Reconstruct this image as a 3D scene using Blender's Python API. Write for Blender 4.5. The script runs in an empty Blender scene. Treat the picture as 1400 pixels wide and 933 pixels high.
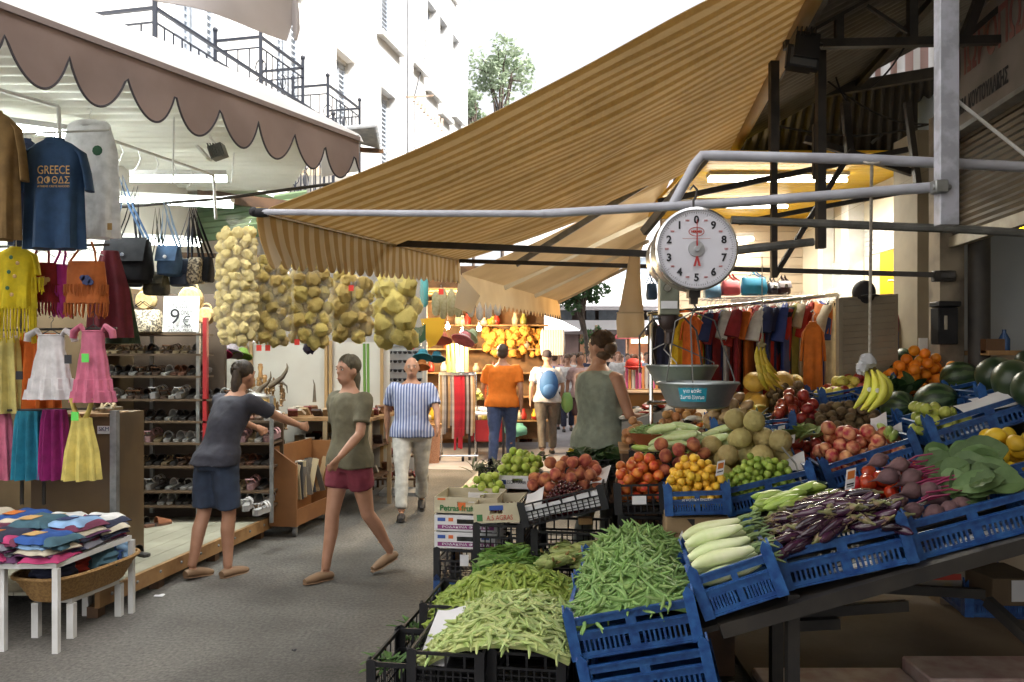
EXPOSURE = 1.5
import bpy, bmesh, math, random
from mathutils import Vector, Matrix, noise
R = math.radians; PI = math.pi
rng = random.Random(11)
SC = bpy.context.scene; COL = SC.collection
FOC, HZ, CAMZ = 1089.0, 488.0, 1.65
X, YA, Z = Vector((1, 0, 0)), Vector((0, 1, 0)), Vector((0, 0, 1))
def P(px, py, Y): return Vector(((px - 700) * Y / FOC, Y, CAMZ + (HZ - py) * Y / FOC))
def G(px, py, z=0.0):
    Y = (CAMZ - z) * FOC / (py - HZ); return Vector(((px - 700) * Y / FOC, Y, z))
V = Vector

# ---------------------------------------------------------------- mesh builder
class MB:
    def __init__(s): s.v = []; s.f = []; s.m = []; s.uv = {}; s.cur = 0
    def add(s, vs, fs):
        n = len(s.v); s.v += [V(x) for x in vs]
        s.f += [tuple(n + i for i in f) for f in fs]; s.m += [s.cur] * len(fs); return n
    def par(s, o, u, v, w):
        o, u, v, w = V(o), V(u), V(v), V(w)
        s.add([o, o+u, o+u+v, o+v, o+w, o+u+w, o+u+v+w, o+v+w],
              [(0,3,2,1), (4,5,6,7), (0,1,5,4), (1,2,6,5), (2,3,7,6), (3,0,4,7)]); return s
    def box(s, c, sx, sy, sz, rot=None):
        u, v, w = V((sx,0,0)), V((0,sy,0)), V((0,0,sz))
        if rot is not None: u, v, w = rot @ u, rot @ v, rot @ w
        return s.par(V(c) - (u+v+w)/2, u, v, w)
    def bar(s, a, b, w, h=None, up=Z):
        a, b = V(a), V(b); h = h or w; d = (b-a).normalized()
        if abs(d.dot(up)) > .98: up = X
        u = d.cross(up).normalized(); k = u.cross(d).normalized()
        return s.par(a - u*w/2 - k*h/2, u*w, k*h, b-a)
    def rings(s, rings, caps=True, closed=True):
        n = len(rings[0]); base = len(s.v); fs = []
        for i in range(len(rings)-1):
            for j in range(n if closed else n-1):
                k = (j+1) % n; fs.append((i*n+j, i*n+k, (i+1)*n+k, (i+1)*n+j))
        if caps and closed:
            fs.append(tuple(range(n-1, -1, -1))); fs.append(tuple(range((len(rings)-1)*n, len(rings)*n)))
        s.add([p for r in rings for p in r], fs); return s
    def tube(s, pts, r, n=8, caps=True, flat=1.0, up=None):
        pts = [V(p) for p in pts]; m = len(pts)
        rs = r if isinstance(r, (list, tuple)) else [r]*m
        rings = []; pu = up
        for i, p in enumerate(pts):
            d = (pts[min(i+1, m-1)] - pts[max(i-1, 0)])
            d = d.normalized() if d.length > 1e-9 else Z
            if pu is None: pu = Z if abs(d.z) < .9 else X
            u = d.cross(pu)
            if u.length < 1e-6: u = d.orthogonal()
            u.normalize(); k = u.cross(d).normalized(); pu = k
            rings.append([p + u*math.cos(2*PI*j/n)*rs[i] + k*math.sin(2*PI*j/n)*rs[i]*flat for j in range(n)])
        return s.rings(rings, caps)
    def lathe(s, prof, n=20, o=(0,0,0), ax=Z, caps=True):
        ax = V(ax).normalized(); u = ax.orthogonal().normalized(); k = ax.cross(u); o = V(o)
        return s.rings([[o + ax*z + (u*math.cos(2*PI*j/n) + k*math.sin(2*PI*j/n))*max(r, 1e-4) for j in range(n)] for r, z in prof], caps)
    def ball(s, c, rx, ry=None, rz=None, nu=12, nv=8, rot=None, wob=0, fn=None):
        ry = ry or rx; rz = rz or rx; c = V(c); vs = []; fs = []
        for i in range(nv+1):
            t = PI*i/nv
            for j in range(nu if 0 < i < nv else 1):
                a = 2*PI*j/nu; d = V((math.sin(t)*math.cos(a), math.sin(t)*math.sin(a), math.cos(t)))
                q = 1 + (wob*noise.noise(d*1.7 + c*9) if wob else 0)
                if fn: q *= fn(d)
                p = V((d.x*rx*q, d.y*ry*q, d.z*rz*q))
                vs.append(c + (rot @ p if rot is not None else p))
        def id(i, j): return 0 if i == 0 else (1 + (nv-1)*nu if i == nv else 1 + (i-1)*nu + j % nu)
        for i in range(nv):
            for j in range(nu):
                q = [id(i,j), id(i+1,j), id(i+1,j+1), id(i,j+1)]
                if i == 0: q = [q[0], q[1], q[2]]
                elif i == nv-1: q = [q[0], q[1], q[3]]
                fs.append(tuple(q))
        s.add(vs, fs); return s
    def prism(s, out, o, u, v, w):
        o, u, v, w = V(o), V(u), V(v), V(w); n = len(out)
        a = [o + u*p[0] + v*p[1] for p in out]
        s.add(a + [p + w for p in a], [tuple(range(n-1,-1,-1)), tuple(range(n, 2*n))] + [(i, (i+1) % n, n+(i+1) % n, n+i) for i in range(n)])
        return s
    def sheet(s, fn, nu, nv, th=.002):
        g = [[V(fn(i/nu, j/nv)) for j in range(nv+1)] for i in range(nu+1)]
        def nm(i, j):
            a = g[min(i+1,nu)][j] - g[max(i-1,0)][j]; b = g[i][min(j+1,nv)] - g[i][max(j-1,0)]
            n = a.cross(b); return n.normalized() if n.length > 1e-12 else Z
        W = nv+1; N = (nu+1)*W
        vs = [g[i][j] for i in range(nu+1) for j in range(W)]; vb = [g[i][j] - nm(i,j)*th for i in range(nu+1) for j in range(W)]
        fs = []
        for i in range(nu):
            for j in range(nv):
                q = (i*W+j, (i+1)*W+j, (i+1)*W+j+1, i*W+j+1); fs.append(q); fs.append(tuple(N+x for x in reversed(q)))
        bd = [i*W for i in range(nu+1)] + [nu*W+j for j in range(1, W)] + [i*W+nv for i in range(nu-1,-1,-1)] + [j for j in range(nv-1,0,-1)]
        for k in range(len(bd)):
            a, b = bd[k], bd[(k+1) % len(bd)]; fs.append((b, a, N+a, N+b))
        n = s.add(vs + vb, fs)
        for i in range(nu+1):
            for j in range(W):
                s.uv[n+i*W+j] = (i/nu, j/nv); s.uv[n+N+i*W+j] = (i/nu, j/nv)
        return s
    def loft(s, secs, n=24, caps=True):
        # sections: (centre, rx, ry, wave amplitude, waves, phase)
        rr = []
        for q in secs:
            c, rx, ry = V(q[0]), q[1], q[2]; a, k, ph = (list(q[3:]) + [0,0,0])[:3] if len(q) > 3 else (0,0,0)
            rr.append([c + V((math.cos(2*PI*j/n)*rx*(1+a*.25*math.sin(k*2*PI*j/n+ph)), math.sin(2*PI*j/n)*ry*(1+a*math.sin(k*2*PI*j/n+ph)), 0)) for j in range(n)])
        return s.rings(rr, caps)
    def mesh(s, name, org=None, smooth=True, angle=40, bevel=0, fixn=True):
        me = bpy.data.meshes.new(name); o = org or V((0,0,0))
        me.from_pydata([tuple(p - o) for p in s.v], [], s.f)
        if s.uv:
            l = me.uv_layers.new(name='UVMap')
            for lp in me.loops: l.data[lp.index].uv = s.uv.get(lp.vertex_index, (0,0))
        me.polygons.foreach_set('material_index', s.m)
        if fixn or bevel:
            bm = bmesh.new(); bm.from_mesh(me)
            if fixn: bmesh.ops.recalc_face_normals(bm, faces=bm.faces)
            if bevel: bmesh.ops.bevel(bm, geom=bm.edges[:], offset=bevel, segments=1, affect='EDGES', clamp_overlap=True)
            bm.to_mesh(me); bm.free()
        if smooth:
            me.polygons.foreach_set('use_smooth', [True]*len(me.polygons)); me.set_sharp_from_angle(angle=R(angle))
        me.update(); return me
    def build(s, name, mats, parent=None, smooth=True, angle=40, bevel=0, local=False, org=None):
        o = None if (parent is None or local) else V(parent.get('org', (0,0,0)))
        if parent is None and org is not None: o = V(org)
        me = s.mesh(name, o, smooth, angle, bevel)
        for m in (mats if isinstance(mats, (list, tuple)) else [mats]): me.materials.append(m)
        ob = bpy.data.objects.new(name, me); COL.objects.link(ob)
        if parent is not None:
            ob.parent = parent
            if 'org' in parent: ORG[ob.name] = 1; ob['org'] = parent['org']
        elif org is not None: ob.location = V(org); ob['org'] = tuple(V(org))
        return ob
ORG = {}
def tag(o, label=None, cat=None, group=None, kind=None):
    if label: o['label'] = label
    if cat: o['category'] = cat
    if group: o['group'] = group
    if kind: o['kind'] = kind
    return o
def thing(name, label, cat, loc=(0,0,0), group=None):
    "Empty at the thing's base; children are built in world coordinates and shifted by 'org'"
    o = bpy.data.objects.new(name, None); COL.objects.link(o); o.location = V(loc); o['org'] = tuple(V(loc)); o.empty_display_size = .05
    return tag(o, label, cat, group)
def kids(o): return KID.get(o.name, [])
KID = {}
def index_kids():
    KID.clear()
    for o in SC.objects:
        if o.parent: KID.setdefault(o.parent.name, []).append(o)
def treelist(o):
    r = []
    for c in o.children: r.append((c, treelist(c)))
    return r
def dup(src, tree, M=None, label=None, group=None, parent=None):
    c = src.copy(); COL.objects.link(c); c.parent = parent
    if M is not None: c.matrix_world = M
    if label: c['label'] = label
    if group: c['group'] = group
    for k, t in tree: dup(k, t, parent=c)
    return c
def structure(mb, name, mat, **k): o = mb.build(name, mat, **k); o['kind'] = 'structure'; return o
def text(s, size, o, u, v, mat, parent=None, name='lettering', ext=.0008, align='CENTER', local=False, squeeze=None, bold=0):
    cu = bpy.data.curves.new('txt', 'FONT'); cu.body = s; cu.size = size; cu.align_x = align; cu.align_y = 'CENTER'; cu.extrude = ext; cu.offset = bold; cu.resolution_u = 3
    ob = bpy.data.objects.new('txt', cu); me = bpy.data.meshes.new_from_object(ob); bpy.data.objects.remove(ob); bpy.data.curves.remove(cu)
    u, v = V(u).normalized(), V(v).normalized(); w = u.cross(v)
    og = V((0,0,0)) if (parent is None or local) else V(parent.get('org', (0,0,0)))
    k = 1
    if squeeze:
        wd = max([p.co.x for p in me.vertices] + [1e-6]) - min([p.co.x for p in me.vertices] + [0]); k = min(1.6, squeeze/wd)
    for p in me.vertices: p.co = V(o) - og + u*p.co.x*k + v*p.co.y + w*p.co.z
    me.materials.clear(); me.materials.append(mat)
    t = bpy.data.objects.new(name, me); COL.objects.link(t)
    if parent is not None: t.parent = parent
    return t

# ---------------------------------------------------------------- materials
MATS = {}
def M(name, c, c2=None, scale=8., rough=.6, bump=0., bscale=None, metal=0., rnd=0., transl=0., emit=None, estr=0., detail=4., contrast=.5, spec=None, coat=0., alpha=None, hue=0., sub=0.):
    if name in MATS: return MATS[name]
    m = bpy.data.materials.new(name); m.use_nodes = True; nt = m.node_tree; N = nt.nodes; L = nt.links
    b = N['Principled BSDF']; b.inputs['Roughness'].default_value = rough; b.inputs['Metallic'].default_value = metal
    if spec is not None: b.inputs['Specular IOR Level'].default_value = spec
    if coat: b.inputs['Coat Weight'].default_value = coat; b.inputs['Coat Roughness'].default_value = .15
    tc = N.new('ShaderNodeTexCoord'); src = None
    c4 = lambda q: (q[0], q[1], q[2], 1)
    if c2 is not None:
        n = N.new('ShaderNodeTexNoise'); n.inputs['Scale'].default_value = scale; n.inputs['Detail'].default_value = detail; L.new(tc.outputs['Object'], n.inputs['Vector'])
        r = N.new('ShaderNodeValToRGB'); h = .5*contrast
        r.color_ramp.elements[0].position = max(0, .5-h*.5); r.color_ramp.elements[1].position = min(1, .5+h*.5)
        r.color_ramp.elements[0].color = c4(c); r.color_ramp.elements[1].color = c4(c2); L.new(n.outputs['Fac'], r.inputs['Fac']); src = r.outputs['Color']
    else:
        rgb = N.new('ShaderNodeRGB'); rgb.outputs[0].default_value = c4(c); src = rgb.outputs[0]
    if rnd or hue:
        oi = N.new('ShaderNodeObjectInfo'); hs = N.new('ShaderNodeHueSaturation')
        mr = N.new('ShaderNodeMapRange'); mr.inputs['To Min'].default_value = 1-rnd; mr.inputs['To Max'].default_value = 1+rnd; L.new(oi.outputs['Random'], mr.inputs['Value']); L.new(mr.outputs[0], hs.inputs['Value'])
        if hue:
            mm = N.new('ShaderNodeMath'); mm.operation = 'MULTIPLY'; mm.inputs[1].default_value = 7.13; fr = N.new('ShaderNodeMath'); fr.operation = 'FRACT'
            L.new(oi.outputs['Random'], mm.inputs[0]); L.new(mm.outputs[0], fr.inputs[0])
            m2 = N.new('ShaderNodeMapRange'); m2.inputs['To Min'].default_value = .5-hue; m2.inputs['To Max'].default_value = .5+hue; L.new(fr.outputs[0], m2.inputs['Value']); L.new(m2.outputs[0], hs.inputs['Hue'])
        L.new(src, hs.inputs['Color']); src = hs.outputs['Color']
    L.new(src, b.inputs['Base Color'])
    m['csrc'] = 1
    if bump:
        n2 = N.new('ShaderNodeTexNoise'); n2.inputs['Scale'].default_value = bscale or scale*4; n2.inputs['Detail'].default_value = 5; L.new(tc.outputs['Object'], n2.inputs['Vector'])
        bp = N.new('ShaderNodeBump'); bp.inputs['Strength'].default_value = bump; bp.inputs['Distance'].default_value = .01; L.new(n2.outputs['Fac'], bp.inputs['Height']); L.new(bp.outputs[0], b.inputs['Normal'])
    if emit: b.inputs['Emission Color'].default_value = c4(emit); b.inputs['Emission Strength'].default_value = estr
    out = N['Material Output']
    if transl:
        t = N.new('ShaderNodeBsdfTranslucent'); L.new(src, t.inputs['Color']); mx = N.new('ShaderNodeMixShader'); mx.inputs[0].default_value = transl
        L.new(b.outputs[0], mx.inputs[1]); L.new(t.outputs[0], mx.inputs[2]); L.new(mx.outputs[0], out.inputs['Surface'])
    if alpha is not None:
        tr = N.new('ShaderNodeBsdfTransparent'); mx = N.new('ShaderNodeMixShader'); mx.inputs[0].default_value = alpha
        L.new(tr.outputs[0], mx.inputs[1]); L.new(b.outputs[0], mx.inputs[2]); L.new(mx.outputs[0], out.inputs['Surface'])
    MATS[name] = m; return m
def stripes(name, ca, cb, n, axis=1, duty=.5, transl=.35, rough=.8, dirt=.12):
    "cloth with woven stripes across UV axis"
    m = M(name, ca, rough=rough); nt = m.node_tree; N = nt.nodes; L = nt.links; b = N['Principled BSDF']
    tc = N.new('ShaderNodeTexCoord'); sp = N.new('ShaderNodeSeparateXYZ'); L.new(tc.outputs['UV'], sp.inputs[0])
    a = N.new('ShaderNodeMath'); a.operation = 'MULTIPLY'; a.inputs[1].default_value = n; L.new(sp.outputs[axis], a.inputs[0])
    f = N.new('ShaderNodeMath'); f.operation = 'FRACT'; L.new(a.outputs[0], f.inputs[0])
    g = N.new('ShaderNodeMapRange'); g.interpolation_type = 'SMOOTHSTEP'; g.inputs['From Min'].default_value = duty-.04; g.inputs['From Max'].default_value = duty+.04; L.new(f.outputs[0], g.inputs['Value'])
    mx = N.new('ShaderNodeMix'); mx.data_type = 'RGBA'; mx.inputs['A'].default_value = (*ca, 1); mx.inputs['B'].default_value = (*cb, 1); L.new(g.outputs[0], mx.inputs['Factor'])
    ns = N.new('ShaderNodeTexNoise'); ns.inputs['Scale'].default_value = 2.2; ns.inputs['Detail'].default_value = 6; L.new(tc.outputs['Object'], ns.inputs['Vector'])
    mr = N.new('ShaderNodeMapRange'); mr.inputs['From Min'].default_value = .3; mr.inputs['From Max'].default_value = .7; mr.inputs['To Min'].default_value = 1-dirt; mr.inputs['To Max'].default_value = 1+dirt*.4; L.new(ns.outputs['Fac'], mr.inputs['Value'])
    hs = N.new('ShaderNodeHueSaturation'); L.new(mx.outputs['Result'], hs.inputs['Color']); L.new(mr.outputs[0], hs.inputs['Value'])
    L.new(hs.outputs[0], b.inputs['Base Color'])
    t = N.new('ShaderNodeBsdfTranslucent'); L.new(hs.outputs[0], t.inputs['Color']); ms = N.new('ShaderNodeMixShader'); ms.inputs[0].default_value = transl
    L.new(b.outputs[0], ms.inputs[1]); L.new(t.outputs[0], ms.inputs[2]); L.new(ms.outputs[0], N['Material Output'].inputs['Surface'])
    return m
def cloth(name, c, k=.75, **kw):
    return M('cloth_' + name, c, tuple(x*k for x in c), scale=14, rough=.85, bump=.12, bscale=60, transl=kw.pop('transl', .15), **kw)
def flat(name, c, rough=.6, **kw): return M(name, c, tuple(x*.8 for x in c), scale=kw.pop('scale', 6), rough=rough, **kw)
blue_pl = M('blue_plastic', (.007,.045,.19), (.022,.10,.30), scale=26, rough=.45, bump=.12, rnd=.22, detail=8, contrast=.5)
black_pl = M('black_plastic', (.008,.008,.010), (.015,.015,.017), scale=6, rough=.55, bump=.05, rnd=.25, spec=.3)
white_paint = M('white_paint', (.60,.60,.60), (.48,.48,.46), scale=5, rough=.45)
grey_paint = M('chipped_grey_paint', (.40,.41,.46), (.33,.33,.37), scale=9, rough=.5, bump=.1)
dark_steel = M('dark_steel', (.024,.022,.02), (.045,.038,.033), scale=8, rough=.6, bump=.15)
galv = M('galvanised', (.32,.33,.33), (.22,.23,.23), scale=14, rough=.4, metal=.6)
chrome = M('chrome', (.7,.7,.7), rough=.18, metal=1.)
wood = M('pine_wood', (.36,.21,.09), (.24,.13,.05), scale=7, rough=.6, bump=.1)
wood_dark = M('dark_wood', (.11,.055,.025), (.06,.03,.015), scale=6, rough=.55)
paper = M('white_paper', (.72,.72,.73), (.62,.62,.65), scale=5, rough=.8, transl=.1)
card = M('cardboard', (.36,.25,.14), (.28,.19,.10), scale=4, rough=.85)
ink_black = M('black_ink', (.015,.015,.02), rough=.7)
ink_red = M('red_ink', (.45,.05,.03), rough=.7)
ink_white = M('white_ink', (.7,.72,.75), rough=.7)
rope_m = M('rope', (.42,.38,.33), (.3,.27,.22), scale=60, rough=.9)
leafm = M('leaf_green', (.045,.12,.02), (.09,.19,.04), scale=14, rough=.55, transl=.25, rnd=.2)
# ---------------------------------------------------------------- camera, world, light
cam = bpy.data.cameras.new('camera'); co = bpy.data.objects.new('camera', cam); COL.objects.link(co)
co.location = (0,0,CAMZ); co.rotation_euler = (R(90),0,0); cam.sensor_width = 36; cam.lens = 36*FOC/1400; cam.shift_y = (HZ-466.5)/1400; cam.clip_end = 900; cam.clip_start = .05
SC.camera = co
w = bpy.data.worlds.new('World'); SC.world = w; w.use_nodes = True
bg = w.node_tree.nodes['Background']; sky = w.node_tree.nodes.new('ShaderNodeTexSky'); sky.sky_type = 'NISHITA'; sky.sun_disc = False
SUN_EL, SUN_AZ = 50., 124.    # azimuth clockwise from +Y
sky.sun_elevation = R(SUN_EL); sky.sun_rotation = R(SUN_AZ); sky.dust_density = 6; sky.air_density = .7; sky.ozone_density = .3
hz_ = w.node_tree.nodes.new('ShaderNodeHueSaturation'); hz_.inputs['Saturation'].default_value = .18; hz_.inputs['Value'].default_value = 1.15; w.node_tree.links.new(sky.outputs[0], hz_.inputs['Color']); w.node_tree.links.new(hz_.outputs[0], bg.inputs[0]); bg.inputs[1].default_value = .15
sd = bpy.data.lights.new('sun', 'SUN'); sd.energy = 3.2; sd.angle = R(.6); sd.color = (1,.95,.87)
so = bpy.data.objects.new('sun', sd); COL.objects.link(so)
dirv = V((math.sin(R(SUN_AZ))*math.cos(R(SUN_EL)), math.cos(R(SUN_AZ))*math.cos(R(SUN_EL)), math.sin(R(SUN_EL))))
so.rotation_euler = (-dirv).to_track_quat('-Z','Y').to_euler(); so.location = (0,0,20)
SC.view_settings.view_transform = 'Standard'; SC.view_settings.look = 'None'; SC.view_settings.exposure = EXPOSURE; SC.view_settings.gamma = 1
SC.cycles.use_denoising = True; SC.cycles.max_bounces = 7; SC.cycles.diffuse_bounces = 4; SC.cycles.transparent_max_bounces = 10; SC.cycles.caustics_reflective = False; SC.cycles.caustics_refractive = False
SC.cycles.sample_clamp_indirect = 6
try: SC.cycles.denoiser = 'OPENIMAGEDENOISE'
except Exception: pass
def area(name, loc, sx, sy, watts, col=(1,1,1), tgt=None, rot=None):
    l = bpy.data.lights.new(name, 'AREA'); l.shape = 'RECTANGLE'; l.size = sx; l.size_y = sy; l.energy = watts; l.color = col
    o = bpy.data.objects.new(name, l); COL.objects.link(o); o.location = loc
    o.rotation_euler = (V(tgt)-V(loc)).to_track_quat('-Z','Y').to_euler() if tgt is not None else (rot or (0,0,0)); return o
def point(name, loc, watts, col=(1,.8,.5), r=.04):
    l = bpy.data.lights.new(name, 'POINT'); l.energy = watts; l.color = col; l.shadow_soft_size = r
    o = bpy.data.objects.new(name, l); COL.objects.link(o); o.location = loc; return o

# ---------------------------------------------------------------- ground
def asphalt():
    m = M('asphalt', (.085,.080,.072), (.145,.136,.123), scale=1.1, rough=.85, detail=8, contrast=.9); nt = m.node_tree; N = nt.nodes; L = nt.links; b = N['Principled BSDF']
    tc = N.new('ShaderNodeTexCoord')
    v = N.new('ShaderNodeTexVoronoi'); v.inputs['Scale'].default_value = 75; L.new(tc.outputs['Object'], v.inputs['Vector'])
    n = N.new('ShaderNodeTexNoise'); n.inputs['Scale'].default_value = 45; n.inputs['Detail'].default_value = 6; L.new(tc.outputs['Object'], n.inputs['Vector'])
    bp = N.new('ShaderNodeBump'); bp.inputs['Strength'].default_value = .45; bp.inputs['Distance'].default_value = .006
    a = N.new('ShaderNodeMath'); a.operation = 'ADD'; L.new(v.outputs['Distance'], a.inputs[0]); L.new(n.outputs['Fac'], a.inputs[1]); L.new(a.outputs[0], bp.inputs['Height']); L.new(bp.outputs[0], b.inputs['Normal'])
    src = b.inputs['Base Color'].links[0].from_socket
    mr = N.new('ShaderNodeMapRange'); mr.inputs['From Min'].default_value = .3; mr.inputs['From Max'].default_value = .7; mr.inputs['To Min'].default_value = .62; mr.inputs['To Max'].default_value = 1.35; L.new(n.outputs['Fac'], mr.inputs['Value'])
    hs = N.new('ShaderNodeHueSaturation'); L.new(src, hs.inputs['Color']); L.new(mr.outputs[0], hs.inputs['Value'])
    # pale worn lanes and dark drips
    n3 = N.new('ShaderNodeTexNoise'); n3.inputs['Scale'].default_value = .55; n3.inputs['Detail'].default_value = 7; L.new(tc.outputs['Object'], n3.inputs['Vector'])
    r3 = N.new('ShaderNodeValToRGB'); r3.color_ramp.elements[0].position = .36; r3.color_ramp.elements[0].color = (.50,.49,.47,1); r3.color_ramp.elements[1].position = .6; r3.color_ramp.elements[1].color = (1,1,1,1); L.new(n3.outputs['Fac'], r3.inputs['Fac'])
    mm = N.new('ShaderNodeMix'); mm.data_type = 'RGBA'; mm.blend_type = 'MULTIPLY'; mm.inputs['Factor'].default_value = 1; L.new(hs.outputs[0], mm.inputs['A']); L.new(r3.outputs[0], mm.inputs['B']); L.new(mm.outputs['Result'], b.inputs['Base Color'])
    return m
g = MB(); g.sheet(lambda a, b: (-120 + 240*a, -30 + 330*b, .0), 24, 33, .02); structure(g, 'street', asphalt())
# concrete apron under the greengrocer's stall, kerb stones in pinkish marble
conc = M('concrete_apron', (.10,.08,.062), (.06,.048,.038), scale=1.6, rough=.8, bump=.2, bscale=30, detail=8)
g = MB(); g.par((1.2,3.72,.004), (7,0,0), (0.2,7,0), (0,0,.02)); structure(g, 'pavement', conc)
g = MB(); g.sheet(lambda u, v: (-8+30*u+.25*math.sin(9*u), 11.6+60*v+.12*math.sin(40*u)*(1-v), .004), 60, 4, .003); structure(g, 'lane_skylight_sheet', M('lane_skylight_sheet', (.20,.19,.20), (.27,.26,.27), scale=1.2, rough=.75, detail=8, bump=.2, bscale=30))  # added pale sheet; its colour carries the far lane's stronger sky light
g = MB(); g.sheet(lambda u, v: (-3.4+1.15*u+.5*v, 3.55+.28*v+.1*u, .004), 8, 4, .003); structure(g, 'road_marking', M('worn_yellow', (.20,.15,.045), (.10,.093,.083), scale=7, rough=.85, detail=9, contrast=.35))
pink = M('pink_marble', (.42,.27,.25), (.55,.45,.42), scale=9, rough=.55, detail=8, bump=.15)
for i, (x0, x1, z) in enumerate([(1.22,1.98,.055), (1.985,2.75,.115), (2.755,3.6,.115)]):
    g = MB(); g.par((x0,3.78,.005), (x1-x0,0,0), (.01,.30,0), (0,0,z)); structure(g, 'kerb', pink, bevel=.008)

# ---------------------------------------------------------------- left building
FD = V((.225,1,0)).normalized(); FX0 = -4.75
BSC = 1.25
def fac(Y, z, out=0.0):
    p = V((FX0 + .225*Y, Y, z)) + V((FD.y,-FD.x,0))*out
    return V((p.x*BSC, p.y*BSC, CAMZ + (p.z-CAMZ)*BSC if z > 0 else 0))
FN = V((FD.y,-FD.x,0))
plaster = M('white_plaster', (.80,.80,.79), (.60,.61,.62), scale=.9, rough=.85, bump=.15, bscale=20, detail=7)
shutter_m = M('grey_shutter', (.42,.46,.52), (.34,.38,.44), scale=5, rough=.6)
iron = M('black_iron', (.018,.022,.035), rough=.5)
lb = thing('plastered_building', 'white plastered old building with shuttered windows above the left awning', 'building', fac(9,0))
# openings: (Y centre, z0, z1, half width, kind)
ops = [(7.75,3.25,5.9,.42,'door'), (9.5,3.9,6.2,.40,'door'), (10.96,3.9,5.8,.30,'door'), (12.5,4.0,5.8,.30,'win'), (12.5,6.62,8.6,.36,'win'), (8.6,7.0,9.0,.45,'win'),
       (13.8,6.7,9.6,.24,'win'), (14.6,6.5,8.1,.26,'win'), (15.3,6.3,8.1,.24,'win'), (16.1,6.5,8.1,.22,'win')]
Ya, Yb, Zt = -12, 16.7, 12
us = sorted({Ya, Yb} | {q[0]-q[3] for q in ops} | {q[0]+q[3] for q in ops}); zs = sorted({0, Zt} | {q[1] for q in ops} | {q[2] for q in ops})
wm = MB()
for a, b in zip(us, us[1:]):
    run = None
    for c, d in zip(zs, zs[1:]):
        hole = any(q[0]-q[3] < (a+b)/2 < q[0]+q[3] and q[1] < (c+d)/2 < q[2] for q in ops)
        if not hole: wm.par(fac(a,c), fac(b,c)-fac(a,c), -FN*.3, fac(a,d)-fac(a,c))
# end wall of the block
wm.par(fac(Yb,0)+V((0,0,0)), -FN*6, FD*.3, V((0,0,Zt)))
wm.build('wall', plaster, lb, smooth=False)
for q in ops:
    y0, y1 = q[0]-q[3], q[0]+q[3]
    f = MB(); o = fac(y0,q[1],-.12); e = fac(y1,q[1],-.12)-o; H = (q[2]-q[1])*BSC
    f.par(o, FD*.06, -FN*.05, V((0,0,H))); f.par(o+e-FD*.06, FD*.06, -FN*.05, V((0,0,H))); f.par(o+V((0,0,H-.06)), e, -FN*.052, V((0,0,.06)))
    fr = f.build('window', white_paint, lb, smooth=False)
    for s in (0, 1):
        sh = MB(); a = o + e*(.06+.46*s) - FN*.02; wv = e*.42
        sh.par(a, FD*.05, -FN*.035, V((0,0,H-.1))); sh.par(a+wv-FD*.05, FD*.05, -FN*.035, V((0,0,H-.1))); sh.par(a, wv, -FN*.036, V((0,0,.07))); sh.par(a+V((0,0,H*.5)), wv, -FN*.036, V((0,0,.06))); sh.par(a+V((0,0,H-.15)), wv, -FN*.036, V((0,0,.06)))
        nsl = int(H/.09)
        for k in range(1, nsl): sh.par(a + V((0,0,k*(H-.1)/nsl)), wv, -FN*.03 + V((0,0,.035)), V((0,0,.012)))
        sh.build('shutter', shutter_m, fr, smooth=False)
    if q[4] == 'win':
        s = MB(); s.par(fac(y0-.12,q[1]-.1), FD*(y1-y0+.24)*BSC, FN*.13, V((0,0,.1))); s.build('sill', white_paint, fr, smooth=False)
# cornice + drainpipe + wall lamp bracket
c = MB(); c.par(fac(13.6,8.75), FD*3.2, FN*.08, V((0,0,.12))); c.build('string_course', plaster, lb, smooth=False)
c = MB(); c.tube([fac(13.3,2.5,.07), fac(13.3,11.3,.07)], .055, 8); c.build('drainpipe', M('pale_pipe', (.55,.57,.6), rough=.5), lb)
c = MB(); c.tube([fac(14.1,10,.03), fac(14.1,7,.05), fac(13.6,6.1,.03), fac(13.6,4.5,.04)], .012, 6); c.build('cable', iron, lb)
def railing(name, label, pts, z0, h, nbar, deco=None, group=None):
    h *= BSC
    t = thing(name, label, 'balcony', pts[0]-V((0,0,.0)), group)
    for a, b in zip(pts, pts[1:]):
        for nm_, zz_, wd_ in (('handrail',h,.034),('middle_rail',h-.13,.018),('bottom_rail',.07,.022)): tr = MB(); tr.bar(a+V((0,0,zz_)), b+V((0,0,zz_)), wd_, wd_*.8); tr.build(nm_, iron, t, smooth=False)
    br = MB()
    for a, b in zip(pts, pts[1:]):
        n = max(3, int((b-a).length/.13))
        for k in range(n+1):
            p = a.lerp(b, k/n); br.tube([p+V((0,0,.07)), p+V((0,0,h-.13))], .009, 5)
            if k % 9 == 4:
                for q in range(3):
                    c0 = p+V((0,0,.25+q*.22)); br.tube([c0+ (b-a).normalized()*.07*math.cos(u*PI/5)+V((0,0,.09*math.sin(u*PI/5))) for u in range(11)], .008, 4)
    br.build('baluster', iron, t)
    for p in pts: po = MB(); po.bar(p+V((0,0,-.02)), p+V((0,0,h+.12)), .036); po.ball(p+V((0,0,h+.14)), .034, nu=8, nv=6); po.build('post', iron, t)
    sl = MB(); q = [V(p) for p in pts]
    inner = [p - FN*max(0, (p - fac(p.y/BSC,0)).dot(FN)) for p in q]
    n = len(q); poly = q + [inner[-1], inner[0]]
    sl.add([p for p in poly] + [p-V((0,0,.13)) for p in poly], [tuple(range(len(poly))), tuple(range(2*len(poly)-1, len(poly)-1, -1))] + [(i, (i+1)%len(poly), len(poly)+(i+1)%len(poly), len(poly)+i) for i in range(len(poly))])
    sl.build('slab', plaster, t, smooth=False)
    return t
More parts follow.
